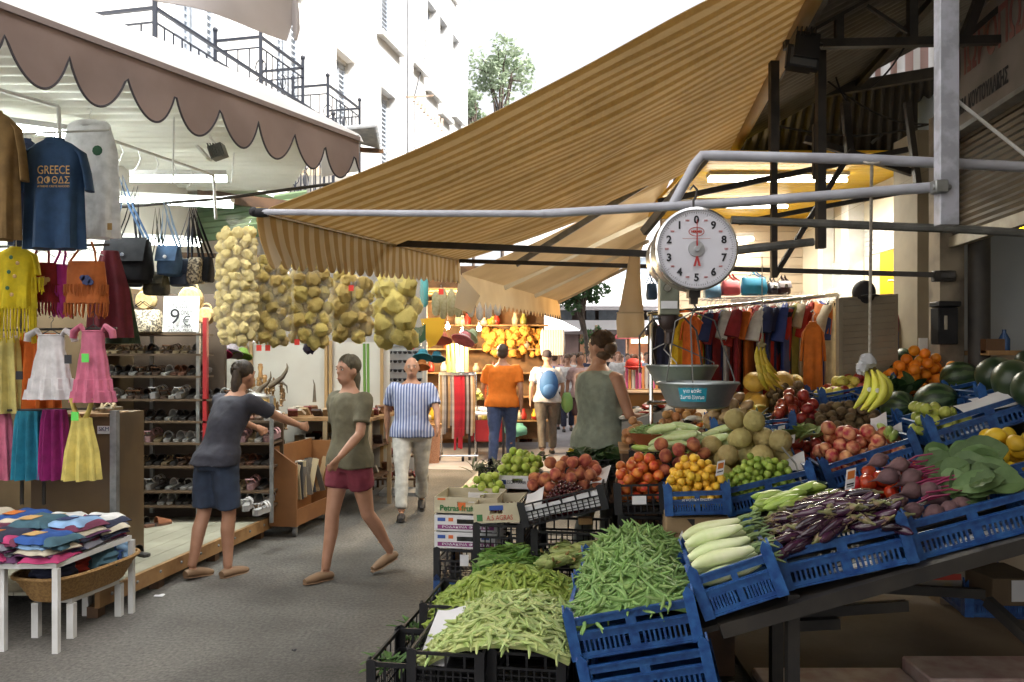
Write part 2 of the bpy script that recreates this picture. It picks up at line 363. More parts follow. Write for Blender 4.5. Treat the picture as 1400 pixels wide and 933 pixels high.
railing('balcony', 'long wrought iron balcony railing running above the left awning', [fac(6.0,3.25), fac(6.0,3.25,.81), fac(8.9,3.25,.81), fac(8.9,3.25)], 0, .95, 0)
railing('balcony', 'small iron balcony with curled bars at the middle shuttered door', [fac(7.95,3.95), fac(7.95,3.95,.5), fac(8.8,3.95,.5), fac(8.8,3.95)], 0, .85, 0)
railing('balcony', 'small iron balcony with curled bars at the far open door', [fac(9.5,4.0), fac(9.5,4.0,.45), fac(10.4,4.0,.45), fac(10.4,4.0)], 0, .86, 0)
# small tiled lean-to roof over the lane end of the awning
tile_m = M('grey_corrugated', (.30,.32,.35), (.40,.42,.45), scale=10, rough=.7)
t = thing('lean_to_roof', 'small grey corrugated lean to roof below the iron balcony', 'roof', P(500,200,10.4))
def corr(A, B, C, D, n, amp):
    "corrugated sheet A->B across the ribs, A->C along the ribs"
    A, B, C, D = V(A), V(B), V(C), V(D); nn = (B-A).cross(C-A).normalized()
    return lambda u, v: A.lerp(B,u).lerp(C.lerp(D,u), v) + nn*amp*math.sin(2*PI*n*u)
s = MB(); s.sheet(corr(P(452,176,10.0), P(495,196,10.6), P(516,170,10.2), P(522,205,10.9), 9, .03), 72, 2, .012); s.build('sheet', tile_m, t)
s = MB(); s.bar(P(490,205,10.5), P(522,207,10.9), .06); s.build('beam', wood_dark, t)
# far wing of the white building with dilapidated eave
t = thing('wooden_eave', 'weathered wooden eave sagging from the white wall beside the drainpipe', 'eave', P(575,140,14.3))
s = MB()
for k in range(9): s.bar(P(568+k*4.6,134+k*3.6,14.4+k*.22), P(566+k*4.7,139+k*5,13.9+k*.22), .05, .02)
s.bar(P(556,133,14.1), P(592,131,14.6), .03, .03); s.build('slat', M('weathered_wood', (.25,.18,.13), (.36,.29,.24), scale=8, rough=.9), t, smooth=False)

# ---------------------------------------------------------------- right building (shades the lane), shop behind the stall
beige = M('beige_plaster', (.30,.26,.185), (.23,.195,.14), scale=3, rough=.8, bump=.12)
cream = M('cream_paint', (.62,.57,.46), (.55,.50,.40), scale=3, rough=.6)
yellow = M('yellow_paint', (.74,.47,.003), (.64,.39,.002), scale=3, rough=.5)
t = thing('market_building', 'tall rendered building rising behind the dark metal roofs on the right', 'building', (4.6,6,0))
s = MB(); s.par((4.1,-12,0), (.4,0,0), (2.6,36,0), (0,0,14)); s.build('wall', beige, t, smooth=False)
s = MB(); s.par((3.95,-12,13.98), (.7,0,0), (2.6,36.2,0), (0,0,.15)); s.build('cornice', plaster, t, smooth=False)
# rear shop room
t = thing('clothes_shop', 'open cream walled clothes shop with yellow slatted ceiling behind the stall', 'shop', (2.3,9.2,0))
s = MB()
for k in range(34):
    z = k*.1
    s.par((1.73,9.2,z), (1.72,0,0), (0,.12,0), (0,0,.092)); s.par((1.73,9.215,z+.092), (1.72,0,0), (0,.1,0), (0,0,.008))
s.build('rear_wall', M('cream_cladding', (.50,.41,.31), (.44,.36,.27), scale=2, rough=.55), t, smooth=False)
s = MB()
for k in range(27): s.par((1.5,6.35+k*.105,3.24), (1.9,0,0), (0,.098,0), (0,0,.02))
s.par((1.5,6.3,3.262), (1.9,0,0), (0,2.95,0), (0,0,.02)); s.build('ceiling', yellow, t, smooth=False)
s = MB()   # side wall x=3.3 with opening Y 6.15-7.15
s.par((3.36,7.58,0), (.0,1.67,0), (.14,0,0), (0,0,3.24)); s.par((3.36,6.0,2.86), (0,1.58,0), (.14,0,0), (0,0,.38)); s.par((3.36,6.0,0), (0,.3,0), (.14,0,0), (0,0,2.74)); s.build('side_wall', cream, t, smooth=False)
s = MB()
for k in range(7): s.par((3.345,6.02,2.60+k*.045), (0,1.54,0), (.03,0,0), (0,0,.041))
s.build('shutter', white_paint, t, smooth=False)
s = MB(); s.box((3.29,7.68,1.6), .16, .16, 3.2); s.build('pillar', white_paint, t, smooth=False)
s = MB(); s.box((3.29,8.35,1.6), .12, .12, 3.2); s.build('pillar', white_paint, t, smooth=False)
s = MB(); s.par((3.33,7.8,2.0), (0,.5,0), (.025,0,0), (0,0,.62)); s.build('window', M('dusty_glass', (.32,.36,.34), (.45,.47,.44), scale=3, rough=.2), t, smooth=False)
s = MB()
for k in range(10): s.box((3.3,7.78+k*.055,1.6), .03, .05, 1.5)
s.build('blind', white_paint, t, smooth=False)
# yellow room through the opening
t = thing('yellow_room', 'bright yellow shop interior seen through the half raised shutter', 'shop', (4,6.6,0))
s = MB(); s.par((4.5,5.6,0), (0,2.4,0), (.1,0,0), (0,0,3.1)); s.par((3.52,7.9,0), (1.0,0,0), (0,.1,0), (0,0,3.1)); s.build('wall', yellow, t, smooth=False)
s = MB(); s.par((3.52,5.6,3.1), (1.0,0,0), (0,2.4,0), (0,0,.06)); s.build('ceiling', cream, t, smooth=False)
s = MB(); s.tube([P(1215,440,7.4), P(1250,436,7.4)], .012, 6); s.tube([P(1225,360,7.4), P(1225,500,7.4)], .01, 6); s.tube([P(1214,384,7.5), P(1250,383,7.5)], .012, 6); s.build('rail', chrome, t)
s = MB(); s.box(P(1243,346,7.4), .2, .06, .07); s.build('wall_light', white_paint, t)
# corner piers
t = thing('corner_pier', 'beige rendered pier with narrow openings beside the black pillar', 'pier', (3.0,5.6,0))
s = MB(); s.par((2.86,5.62,0), (.14,0,0), (0,.35,0), (0,0,3.25)); s.par((3.0,5.7,0), (.16,0,0), (0,.3,0), (0,0,3.25)); s.par((3.16,5.62,0), (.1,0,0), (0,.35,0), (0,0,3.25)); s.build('shaft', beige, t, smooth=False)
s = MB(); s.par((3.0,5.66,2.5), (.16,0,0), (0,.04,0), (0,0,.12)); s.build('trim', cream, t, smooth=False)
s = MB(); s.box(P(1262,478,5.6), .06, .01, .16); s.build('notice', paper, t, smooth=False)
s = MB(); s.box(P(1298,398,5.6), .06, .01, .2); s.build('notice', paper, t, smooth=False)
t = thing('black_pillar', 'dark weathered round pillar standing in front of the white wall', 'pillar', (3.02,5.15,0))
s = MB(); s.tube([(3.02,5.15,0), (3.02,5.15,1.5), (3.02,5.15,3.4)], .065, 16); s.build('shaft', M('black_grime', (.02,.018,.016), (.05,.042,.035), scale=5, rough=.6, detail=7), t)
s = MB(); s.bar((2.89,5.3,0), (2.89,5.3,3.25), .14, .16); s.build('post', M('peeling_post', (.30,.25,.18), (.14,.11,.08), scale=4, rough=.8, detail=8, contrast=.35), t, smooth=False)
t = thing('mail_box', 'small black mailbox fixed to the beige pier', 'mailbox', P(1292,450,5.2))
s = MB(); c = P(1291,446,5.18); s.box(c, .13, .1, .24); s.box(c+V((0,-.012,.14)), .145, .13, .035); s.build('body', black_pl, t, bevel=.006)
s = MB(); s.box(c+V((-.02,-.053,.02)), .02, .006, .09); s.build('slot', chrome, t)
# white wall and ledge on the right, roller shutter and greek sign above
t = thing('storage_wall', 'white painted wall at the right edge behind the watermelons', 'wall', (3.6,5.4,0))
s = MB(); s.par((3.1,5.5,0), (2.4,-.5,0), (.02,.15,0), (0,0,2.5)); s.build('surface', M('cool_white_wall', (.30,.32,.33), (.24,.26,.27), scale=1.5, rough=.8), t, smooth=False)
AX = lambda Y: 2.92 + .12*(Y-5.3)
steel_slat = M('shutter_steel', (.085,.068,.045), (.055,.045,.03), scale=4, rough=.5, metal=.3)
t = thing('roller_shutter', 'brownish roller shutter pulled half down under the red and white sign', 'shutter', (AX(4.4),4.4,2.4))
s = MB()
for k in range(22):
    z = 2.42+k*.042; s.tube([(AX(5.25),5.25,z), (AX(3.3),3.3,z)], .024, 6)
s.build('slat', steel_slat, t)
s = MB(); s.bar((AX(5.25)-.02,5.25,2.40), (AX(3.3)-.02,3.3,2.40), .05, .07); s.build('bottom_rail', M('pale_rail', (.36,.33,.24), (.25,.22,.16), scale=8, rough=.6), t, smooth=False)
s = MB(); s.par((AX(5.25)-.1,5.25,3.36), (AX(3.3)-AX(5.25),-1.95,0), (.2,0,0), (0,0,.08)); s.build('lintel', M('mustard_lintel', (.38,.30,.13), (.28,.22,.1), scale=6, rough=.7), t, smooth=False)
# ledge with odds and ends
t = thing('side_table', 'pale wooden side table with a pierced basket at the right edge', 'table', P(1378,560,5.0))
s = MB(); s.par(P(1352,486,5.0), (.5,0,0), (0,.3,0), (0,0,.03)); s.build('top', wood, t, smooth=False)
s = MB(); a = P(1362,486,5.05); s.par((a.x,a.y,0), (.4,0,0), (0,.22,0), (0,0,a.z)); s.build('cabinet', M('plywood', (.40,.33,.24), (.34,.27,.19), scale=3, rough=.7), t, smooth=False)
s = MB(); a = P(1352,483,5.0)+V((0,.03,0)); s.par(a, (.12,0,0), (0,.1,0), (0,0,.09)); o = s.build('small_box', wood_dark, smooth=False); tag(o, 'small brown box on the pale side table', 'box')
s = MB(); a = P(1381,483,5.0)+V((0,.06,0)); s.lathe([(.03,0),(.034,.02),(.034,.09),(.012,.13),(.012,.15)], 12, a); o = s.build('bottle', M('blue_glass', (.02,.06,.16), rough=.15)); tag(o, 'dark blue bottle on the pale side table', 'bottle')
# Greek greengrocer's sign, two boards on the fascia
t = thing('shop_sign', 'faded sign board with large red and small black Greek letters', 'sign', (AX(4.4)-.12,4.4,3.5))
sb = M('sign_board', (.24,.21,.19), (.17,.15,.135), scale=4, rough=.75, detail=7)
o0 = V((AX(5.25)-.12,5.25,3.06)); e = V((AX(3.2)-AX(5.25),-2.05,0)); s = MB(); s.par(o0, e, V((.06,0,0)), V((0,0,.60))); s.build('board', sb, t, smooth=False)
s = MB(); s.par(o0+V((-.012,0,.60)), e, V((.08,0,0)), V((0,0,.03))); s.par(o0+V((-.012,0,-.03)), e, V((.08,0,0)), V((0,0,.03))); s.build('frame', galv, t, smooth=False)
ud = e.normalized(); faded_red = M('faded_red', (.22,.075,.065), (.28,.14,.12), scale=9, rough=.8)
text('ΟΠΩΡΟΠΩΛΕΙΟ', .30, o0+ud*.20+V((-.004,0,.39)), ud, Z, faded_red, t, align='LEFT', bold=.006, squeeze=1.3)
text('ΕΜΜ. ΚΟΥΤΟΥΛΑΚΗΣ', .12, o0+ud*.30+V((-.004,0,.11)), ud, Z, ink_black, t, align='LEFT', bold=.003, squeeze=.66)

# roofs and trusses over the stall
rm = M('grey_roof_sheet', (.17,.16,.15), (.12,.11,.10), scale=4, rough=.6, metal=.2)
C_, D_ = P(1000,205,6.8), V((1.33,3.38,3.43))
t = thing('corrugated_canopy', 'grey corrugated metal canopy above the steel truss', 'canopy', (2.6,5,3.8))
s = MB(); s.sheet(corr((.22,-6.0,3.5), (1.95,7.0,3.5), (2.35,-6.0,4.6), (4.0,7.0,4.6), 124, .014), 992, 2, .004); s.build('sheet', rm, t)  # sheet carried on unseen behind the camera to darken the stall
s = MB(); s.bar((.26,-6,3.47), (1.95,6.95,3.46), .05); s.bar((1.35,-6.0,4.0), (3.0,7,4.0), .05); s.build('purlin', dark_steel, t, smooth=False)
dk = M('sooty_roof_sheet', (.018,.016,.015), (.03,.026,.023), scale=4, rough=.7)
t = thing('dark_roof', 'low dark corrugated roof behind the floodlight and trusses', 'roof', (2.8,8,3.9))
s = MB(); s.sheet(corr(P(985,152,6.9), P(1300,98,6.9), P(960,214,9.3), P(1300,205,9.3), 24, .02), 192, 2, .006); s.build('sheet', dk, t)
s = MB(); s.bar(P(985,150,6.88), P(1296,97,6.88), .07, .09); s.build('gutter', dark_steel, t, smooth=False)
s = MB(); s.par(V((1.9,9.3,3.26)), (2.6,0,0), (0,.1,0), (0,0,1.2)); s.build('end_wall', dk, t, smooth=False)
s = MB()
for k in range(26): s.bar(P(1192+k*4,196-k*3.4,8.6), P(1196+k*4,192-k*3.4,8.6), .03)
s.build('flashing', galv, t, smooth=False)
# striped cloth and plastic in the light gap
t = thing('striped_screen', 'pink and white striped screen in the light gap under the canopy', 'screen', P(1240,100,8.5))
s = MB(); s.sheet(lambda u, v: P(1120+170*u, 112-8*u-(30+26*min(1,u*1.6))*v, 9.0) + V((0,.02*math.sin(40*u),0)), 60, 2, .01)
s.build('fabric', stripes('pink_white_stripe', (.70,.70,.72), (.36,.24,.22), 8, axis=0, duty=.55), t)
t = thing('service_pipe', 'pale blue grey pipe standing behind the white post', 'pipe', P(1262,330,8))
s = MB(); s.tube([P(1266,130,7.5), P(1266,205,7.5)], .07, 10); s.build('shaft', M('pipe_blue', (.36,.42,.48), rough=.5), t)
def truss(name, label, members, mat=dark_steel):
    t = thing(name, label, 'truss', members[0][0]); nm = ['top_chord' if i == 0 else 'bottom_chord' if i == 1 else 'strut' for i in range(len(members))]
    for n_, m_ in zip(nm, members): s = MB(); s.bar(m_[0], m_[1], m_[2], m_[2]*(m_[3] if len(m_) > 3 else 1)); s.build(n_, mat, t, smooth=False)
    return t
truss('roof_truss', 'dark steel roof truss carrying the floodlight under the canopy', [
    (P(1072,62,4.4), P(1420,54,4.4), .045), (P(1072,64,4.4), P(1190,-2,4.4), .018), (P(1147,66,4.41), P(1147,22,4.41), .04), (P(1247,62,4.42), P(1247,-30,4.42), .045), (P(1185,8,4.43), P(1243,46,4.43), .018),
    (P(1315,62,4.42), P(1350,-30,4.42), .05), (P(1390,-10,4.43), P(1310,60,4.43), .03)])
truss('steel_lattice', 'thin dark steel frame hanging behind the scale and the banana rope', [
    (P(900,276,5.2), P(1240,205,5.2), .035), (P(900,420,5.0), P(1290,222,5.3), .001),
    (P(1058,180,5.0), P(1058,380,5.0), .036), (P(1060,376,5.02), P(1165,205,5.02), .03), (P(1122,65,4.6), P(1122,340,4.6), .048), (P(1115,170,4.64), P(1115,245,4.64), .03), (P(1058,85,4.7), P(1058,210,4.7), .05), (P(1155,140,5.5), P(1162,215,5.5), .05), (P(1240,140,5.6), P(1256,262,5.6), .04), (P(1100,190,5.7), P(1290,250,5.7), .045), (P(1010,305,5.4), P(1260,258,5.3), .03)])
t = thing('floodlight', 'black square floodlight clamped to the truss beside the beige awning roller', 'floodlight', P(1097,78,4.2))
rot = Matrix.Rotation(R(-14),3,'X') @ Matrix.Rotation(R(10),3,'Y')
s = MB(); c = P(1097,80,4.2); s.box(c+V((.02,.05,.05)), .13, .14, .15, rot); s.box(c, .17, .03, .13, rot)
for k in range(5): s.box(c+V((.02,.05,.13))+V((-.05+k*.025,0,0)), .006, .12, .05, rot)
s.build('housing', M('black_cast', (.02,.02,.022), rough=.5), t, smooth=False)
s = MB(); s.box(c+V((0,-.017,0)), .14, .006, .10, rot); s.build('glass', M('lamp_glass', (.10,.105,.11), rough=.15), t, smooth=False)
s = MB(); s.tube([c+V((.05,.03,.1)), c+V((.12,.05,.09)), P(1122,64,4.3)], .012, 6); s.build('bracket', dark_steel, t)
t = thing('wire_tangle', 'black electric cables sagging under the dark roof', 'cable', P(1200,110,6.5))
s = MB()
for a, b, sag in (((1130,110),(1290,170),.12), ((1060,172),(1290,165),.1), ((1140,95),(1160,140),.05), ((1250,40),(1190,120),.06)):
    A, B = P(*a,6.3), P(*b,6.3); s.tube([A.lerp(B,k/8)-V((0,0,sag*math.sin(PI*k/8))) for k in range(9)], .008, 5)
s.build('strand', ink_black, t)

# white post, pipes
t = thing('white_post', 'white painted square steel post with a bracket holding two pipes', 'post', P(1295,310,3.1))
s = MB(); a = P(1294,309,3.1); s.box(a+V((0,0,.7)), .075, .05, 1.4); s.build('shaft', M('scuffed_white_paint', (.42,.43,.50), (.30,.31,.35), scale=12, rough=.5, detail=8, contrast=.25, bump=.1), t, smooth=False, bevel=.003)
s = MB(); s.box(P(1284,256,3.08), .05, .05, .05); s.tube([P(1275,256,3.07), P(1300,256,3.07)], .012, 8); s.build('bracket', galv, t, bevel=.004)
t = thing('upper_pipe', 'white steel pipe bent down at its left end above the scale', 'pipe', P(1100,220,3.25))
s = MB(); s.tube([P(918,284,3.3), P(950,225,3.28), P(960,213,3.27), P(975,213,3.26), P(1180,218,3.2), P(1430,230,3.15)], .021, 10); s.build('tube', grey_paint, t)
t = thing('bracing_rod', 'thin white rod running diagonally from the post to the pipe', 'rod', P(1350,170,3.2))
s = MB(); s.tube([P(1301,132,3.1), P(1405,215,3.1)], .007, 6); s.build('rod', white_paint, t)
t = thing('conduit', 'grey conduit pipe running past the scale to the right edge', 'pipe', P(1200,310,3.9))
s = MB(); s.tube([P(1000,301,4.0), P(1100,305,4.0), P(1320,314,3.95), P(1450,322,3.9)], .021, 8); s.build('tube', M('conduit_grey', (.16,.16,.15), (.1,.1,.09), scale=12, rough=.5), t)
t = thing('hook_arm', 'short galvanised arm pointing right behind the scale dial', 'arm', P(1070,333,4.4))
s = MB(); s.tube([P(1000,343,4.4), P(1112,331,4.4)], [.026,.022], 8); s.build('tube', galv, t)
# ================================================================ people
def remesh(mb, name, vox, smooth=6, rep=1):
    me = mb.mesh(name, fixn=True); ob = bpy.data.objects.new('tmp_'+name, me); COL.objects.link(ob)
    m = ob.modifiers.new('r','REMESH'); m.mode = 'VOXEL'; m.voxel_size = vox
    m2 = ob.modifiers.new('s','SMOOTH'); m2.factor = .5; m2.iterations = smooth
    dg = bpy.context.evaluated_depsgraph_get(); r = bpy.data.meshes.new_from_object(ob.evaluated_get(dg), depsgraph=dg); bpy.data.objects.remove(ob); bpy.data.meshes.remove(me)
    r.polygons.foreach_set('use_smooth', [True]*len(r.polygons)); r.name = name; return r
skin_a = M('skin_tan', (.42,.22,.14), (.34,.17,.10), scale=7, rough=.55); skin_b = M('skin_fair', (.55,.33,.24), (.46,.26,.18), scale=7, rough=.55)
hair_d = M('hair_dark', (.025,.016,.01), (.05,.032,.02), scale=30, rough=.6); hair_g = M('hair_grey', (.34,.32,.30), (.2,.18,.17), scale=30, rough=.7); hair_b = M('hair_brown', (.10,.055,.025), (.06,.035,.02), scale=30, rough=.6)
eye_w = M('eye_white', (.6,.57,.52), rough=.3); lip_m = M('lip', (.30,.10,.08), rough=.5); eye_m = M('eye_dark', (.02,.015,.012), rough=.2)
def person(label, pos, yaw, H, skin, hair, top, bottom, shoe, legs=((18,4),(-20,18)), arms=((-20,8,18),(20,8,18)), belly=0., lean=0., hturn=0., hairst='short', sleeve='short', trouser='long', vox=.014, width=1., dress=False, nod=0., collar=True):
    k = H/1.74; t = thing('person', label, 'person', (0,0,0)); rot = Matrix.Rotation(yaw,3,'Z'); f = V((0,-1,0))
    J = {}; hipz = .93; J['pel'] = V((0,0,hipz))
    sp = V((0,-math.sin(R(lean)),math.cos(R(lean)))); hd = lambda h: J['pel']+sp*(h-hipz)
    feet = []; leg = []
    for q, (th, kn) in zip((-1,1), legs):
        h = V((q*.095*width,0,hipz-.03)); a = R(th); kp = h+.435*(f*math.sin(a)-Z*math.cos(a)); b = R(th-kn); ap = kp+.42*(f*math.sin(b)-Z*math.cos(b)); leg.append((h,kp,ap,b))
    drop_ = min(l[2].z for l in leg)-.085
    def W(p): return V(pos)+rot @ ((V(p)-Z*drop_)*k)
    B = MB(); T = MB(); S = MB(); shoes_ = []
    ring = lambda h, rx, ry, dy=0: [W(hd(h)+V((math.cos(a)*rx*width, math.sin(a)*ry*(1+(belly*.0))+dy - (belly*max(0,-math.sin(a))*(1-abs((h-1.08)/.28)) if abs(h-1.08) < .28 else 0), 0))) for a in [2*PI*j/20 for j in range(20)]]
    tors = [(.86,.15,.11),(.95,.165,.12),(1.05,.15,.108),(1.13,.148,.105),(1.25,.165,.115),(1.36,.172,.11),(1.42,.15,.092),(1.46,.09,.07),(1.49,.06,.058)]
    B.rings([ring(*q) for q in tors]); 
    nk, hc = hd(1.47), hd(1.625)+f*(.02+nod)
    B.tube([W(nk-Z*.03), W(hd(1.54)+f*.008)], [.062*k,.056*k], 12)
    hr = rot @ Matrix.Rotation(hturn,3,'Z'); HC = W(hc); hv = lambda x, y, z: HC+hr @ V((x,y,z))*k
    B.ball(HC+Z*.01*k, .074*k, .094*k, .108*k, 20, 16, hr); B.ball(hv(0,-.025,-.055), .056*k, .066*k, .062*k, 14, 10, hr); B.ball(hv(0,-.096,-.012), .012*k, .018*k, .022*k, 8, 6, hr); B.ball(hv(0,-.084,-.058), .024*k, .014*k, .009*k, 8, 6, hr)
    for q in (-1,1): B.ball(hv(q*.076,.005,-.005), .012*k, .022*k, .032*k, 8, 6, hr); B.ball(hv(q*.032,-.078,.028), .022*k, .012*k, .008*k, 8, 6, hr)
    for (h,kp,ap,b), q in zip(leg, (-1,1)):
        B.tube([W(h+Z*.06), W(h.lerp(kp,.25)), W(h.lerp(kp,.8)), W(kp), W(kp.lerp(ap,.3)+V((0,.012,0))), W(kp.lerp(ap,.8)), W(ap)], [.095*k*width**.5,.088*k*width**.5,.062*k,.056*k,.056*k,.040*k,.036*k], 14)
        fd = (f*math.cos(b*.6)+Z*math.sin(b*.6)*.6).normalized(); hl = ap-Z*.045
        B.tube([W(hl-fd*.05), W(hl-fd*.01), W(hl+fd*.07), W(hl+fd*.14-Z*.012), W(hl+fd*.185-Z*.016)], [.03*k,.040*k,.040*k,.036*k,.022*k], 10, flat=.75)
        s = MB(); sdl = False
        if sdl: sd2 = fd.cross(Z).normalized(); [s.sheet(lambda u, v, c0=c0: W(hl+fd*(c0+.03*(v-.5))+sd2*math.cos(PI*u)*.044+Z*(-.028+math.sin(PI*u)*(.072 if c0 < .08 else .052))), 10, 2, .004) for c0 in (.05,.115)]
        else: s.tube([W(hl-fd*.062-Z*.008), W(hl-fd*.03-Z*.004), W(hl+fd*.06-Z*.002), W(hl+fd*.14-Z*.016), W(hl+fd*.20-Z*.02)], [.032*k,.044*k,.045*k,.042*k,.024*k], 12, flat=.82); s.tube([W(hl-fd*.065-Z*.036), W(hl-fd*.04-Z*.036), W(hl+fd*.06-Z*.036), W(hl+fd*.15-Z*.038), W(hl+fd*.205-Z*.040)], [.022*k,.038*k,.044*k,.046*k,.024*k], 12, flat=.2); shoes_.append(s)
        ex = .022; e = kp.lerp(ap,.93) if trouser == 'long' else (h.lerp(kp,.9) if trouser == 'knee' else h.lerp(kp,.5))
        if trouser == 'long': S.tube([W(h+Z*.07), W(h.lerp(kp,.25)), W(h.lerp(kp,.8)), W(kp), W(kp.lerp(ap,.4)), W(e)], [.115*k*width**.5,.108*k*width**.5,.084*k,.078*k,.072*k,.068*k], 14)
        else: S.tube([W(h+Z*.07), W(h.lerp(kp,.25)), W(e)], [.115*k*width**.5,.11*k*width**.5,.098*k], 14)
    S.rings([ring(.82,.14,.11), ring(.9,.178,.135), ring(.97,.176,.13), ring(1.035,.165,.122)])
    hands = []
    for q, (sh, out, el) in zip((-1,1), arms):
        s0 = hd(1.405)+X*q*.185*width; a = R(sh); o = R(out); d1 = (f*math.sin(a)-Z*math.cos(a)*math.cos(o)+X*q*math.sin(o)).normalized(); e0 = s0+d1*.29
        b = R(sh+el); d2 = (f*math.sin(b)-Z*math.cos(b)*math.cos(o*.5)+X*q*math.sin(o*.3)*(.2 if el < 60 else -2.2)).normalized(); w0 = e0+d2*.25; pal_ = w0+d2*.05
        B.tube([W(s0-X*q*.05+Z*.005), W(s0), W(s0.lerp(e0,.5)), W(e0), W(e0.lerp(w0,.3)), W(w0)], [.044*k,.050*k,.044*k,.038*k,.038*k,.026*k], 12)
        B.tube([W(w0), W(pal_-d2*.02), W(pal_+d2*.035)], [.026*k,.038*k,.036*k], 10, flat=.5, up=V((q,0,0)))
        side = d2.cross(V((q,0,0))); side = side.normalized() if side.length > .1 else f
        for n_, (off, L_) in enumerate(((-.028,.062),(-.010,.072),(.010,.068),(.027,.052))):
            b0 = pal_+d2*.03+side*off; B.tube([W(b0), W(b0+d2*L_*.5), W(b0+d2*L_*.9-X*q*.018)], [.0095*k,.009*k,.0075*k], 6)
        B.tube([W(pal_-side*.03), W(pal_-side*.05+d2*.03), W(pal_-side*.052+d2*.06)], [.011*k,.010*k,.008*k], 6)
        if sleeve != 'none':
            e1 = s0.lerp(e0,.72) if sleeve == 'short' else e0; pts = [W(s0-X*q*.07-Z*.004), W(s0-X*q*.012-Z*.004), W(s0.lerp(e0,.16)), W(s0.lerp(e0,.5)), W(e1)]; rr = [.066*k,.074*k,.072*k,.068*k,.073*k]
            if sleeve == 'long': pts += [W(e0.lerp(w0,.4)), W(e0.lerp(w0,.95))]; rr += [.058*k,.045*k]
            T.tube(pts, rr, 12)
    lo = .62 if dress else .86
    sec = [(lo,.224,.172),(.95,.216,.168)] + [(h, rx+.022, ry+.024) for h, rx, ry in tors[2:7]] + [(1.455,.092,.078)]
    T.rings([ring(*q) for q in sec])
    skm = remesh(B, 'person', vox*.8, 3); skm.materials.append(skin); bo = bpy.data.objects.new('body', skm); COL.objects.link(bo); bo.parent = t
    def mk(mb, nm, mat, v=vox):
        m_ = remesh(mb, nm, v, 5)
        for p_ in (m_.vertices if vox < .02 else ()): q_ = p_.co*11; p_.co += p_.normal*(.011*noise.noise(V((q_.x,q_.y,q_.z*.6)))+.004*noise.noise(q_*2.3)-.001)
        m_.update();  m_.materials.append(mat); o_ = bpy.data.objects.new(nm, m_); COL.objects.link(o_); o_.parent = t; return o_
    mk(T, 'dress' if dress else 'shirt', top); 
    if bottom: mk(S, 'trousers' if trouser == 'long' else 'shorts', bottom)
    for s in shoes_: s.build('shoe', shoe, t, local=True)
    hb_ = MB(); 
    if hairst == 'bun': hb_.ball(hv(0,.015,.042), .083*k, .098*k, .092*k, 18, 12, hr); hb_.ball(hv(0,.085,.0), .06*k, .05*k, .055*k, 14, 10, hr); hb_.ball(hv(0,.03,-.05), .07*k, .06*k, .05*k, 12, 8, hr)
    elif hairst == 'long': hb_.ball(hv(0,.02,.045), .085*k, .10*k, .092*k, 18, 12, hr); hb_.tube([hv(0,.05,.03), hv(0,.075,-.06), hv(0,.085,-.16)], [.08*k,.078*k,.05*k], 14, flat=.6)
    elif hairst == 'cap': hb_.ball(hv(0,.012,.05), .082*k, .10*k, .085*k, 18, 12, hr); hb_.ball(hv(0,-.10,.045), .06*k, .06*k, .010*k, 14, 6, hr)
    elif hairst == 'bald': hb_.ball(hv(0,.035,.012), .0795*k, .075*k, .075*k, 18, 12, hr)
    else: hb_.ball(hv(0,.018,.045), .080*k, .095*k, .088*k, 18, 12, hr); hb_.ball(hv(0,.045,-.01), .074*k, .06*k, .07*k, 14, 10, hr)
    hb_.v = [p_+V((noise.noise(p_*55),noise.noise(p_*55+V((9,0,0))),noise.noise(p_*22)))*.007 for p_ in hb_.v]
    if vox < .014 and hairst not in ('cap','bald'):
        for _ in range(420):
            d = V((rng.gauss(0,1),rng.gauss(.35,1),abs(rng.gauss(.3,.8)))).normalized()
            if d.y < -.55 and d.z < .75: continue
            pts_ = []; az = math.atan2(d.y,d.x); po = math.acos(max(-1,min(1,d.z)))
            for i_ in range(5):
                q_ = po+i_*.17; pts_.append(hv(math.cos(az)*math.sin(q_)*.084, .018+math.sin(az)*math.sin(q_)*.100, .045+math.cos(q_)*.092))
            hb_.tube(pts_, [.0035*k,.0035*k,.003*k,.0025*k,.001*k], 3, caps=False)
    hb_.build('cap' if hairst == 'cap' else 'hair', hair, t, local=True)
    for q in (-1,1): s = MB(); s.ball(hv(q*.03,-.083,.012), .013*k, .007*k, .007*k, 10, 6, hr); s.build('eye', eye_w, t, local=True); s = MB(); s.ball(hv(q*.03,-.089,.012), .006*k, .003*k, .006*k, 8, 6, hr); s.build('iris', eye_m, t, local=True); s = MB(); s.tube([hv(q*.014,-.093,.031), hv(q*.03,-.092,.036), hv(q*.047,-.082,.030)], [.003*k,.004*k,.002*k], 5); s.build('eyebrow', hair, t, local=True)
    s = MB(); s.tube([hv(-.024,-.092,-.06), hv(0,-.101,-.057), hv(.024,-.092,-.06)], [.002*k,.005*k,.002*k], 6, flat=.7); s.build('mouth', lip_m, t, local=True)
    t['W'] = 0; PERS[label] = (W, hd, hv, k, rot)
    # move root to the feet: shift children
    g_ = V(pos)
    for o_ in [o for o in COL.objects if o.parent == t]: o_.location = -g_
    t.location = g_; t['org'] = tuple(g_)
    return t
PERS = {}
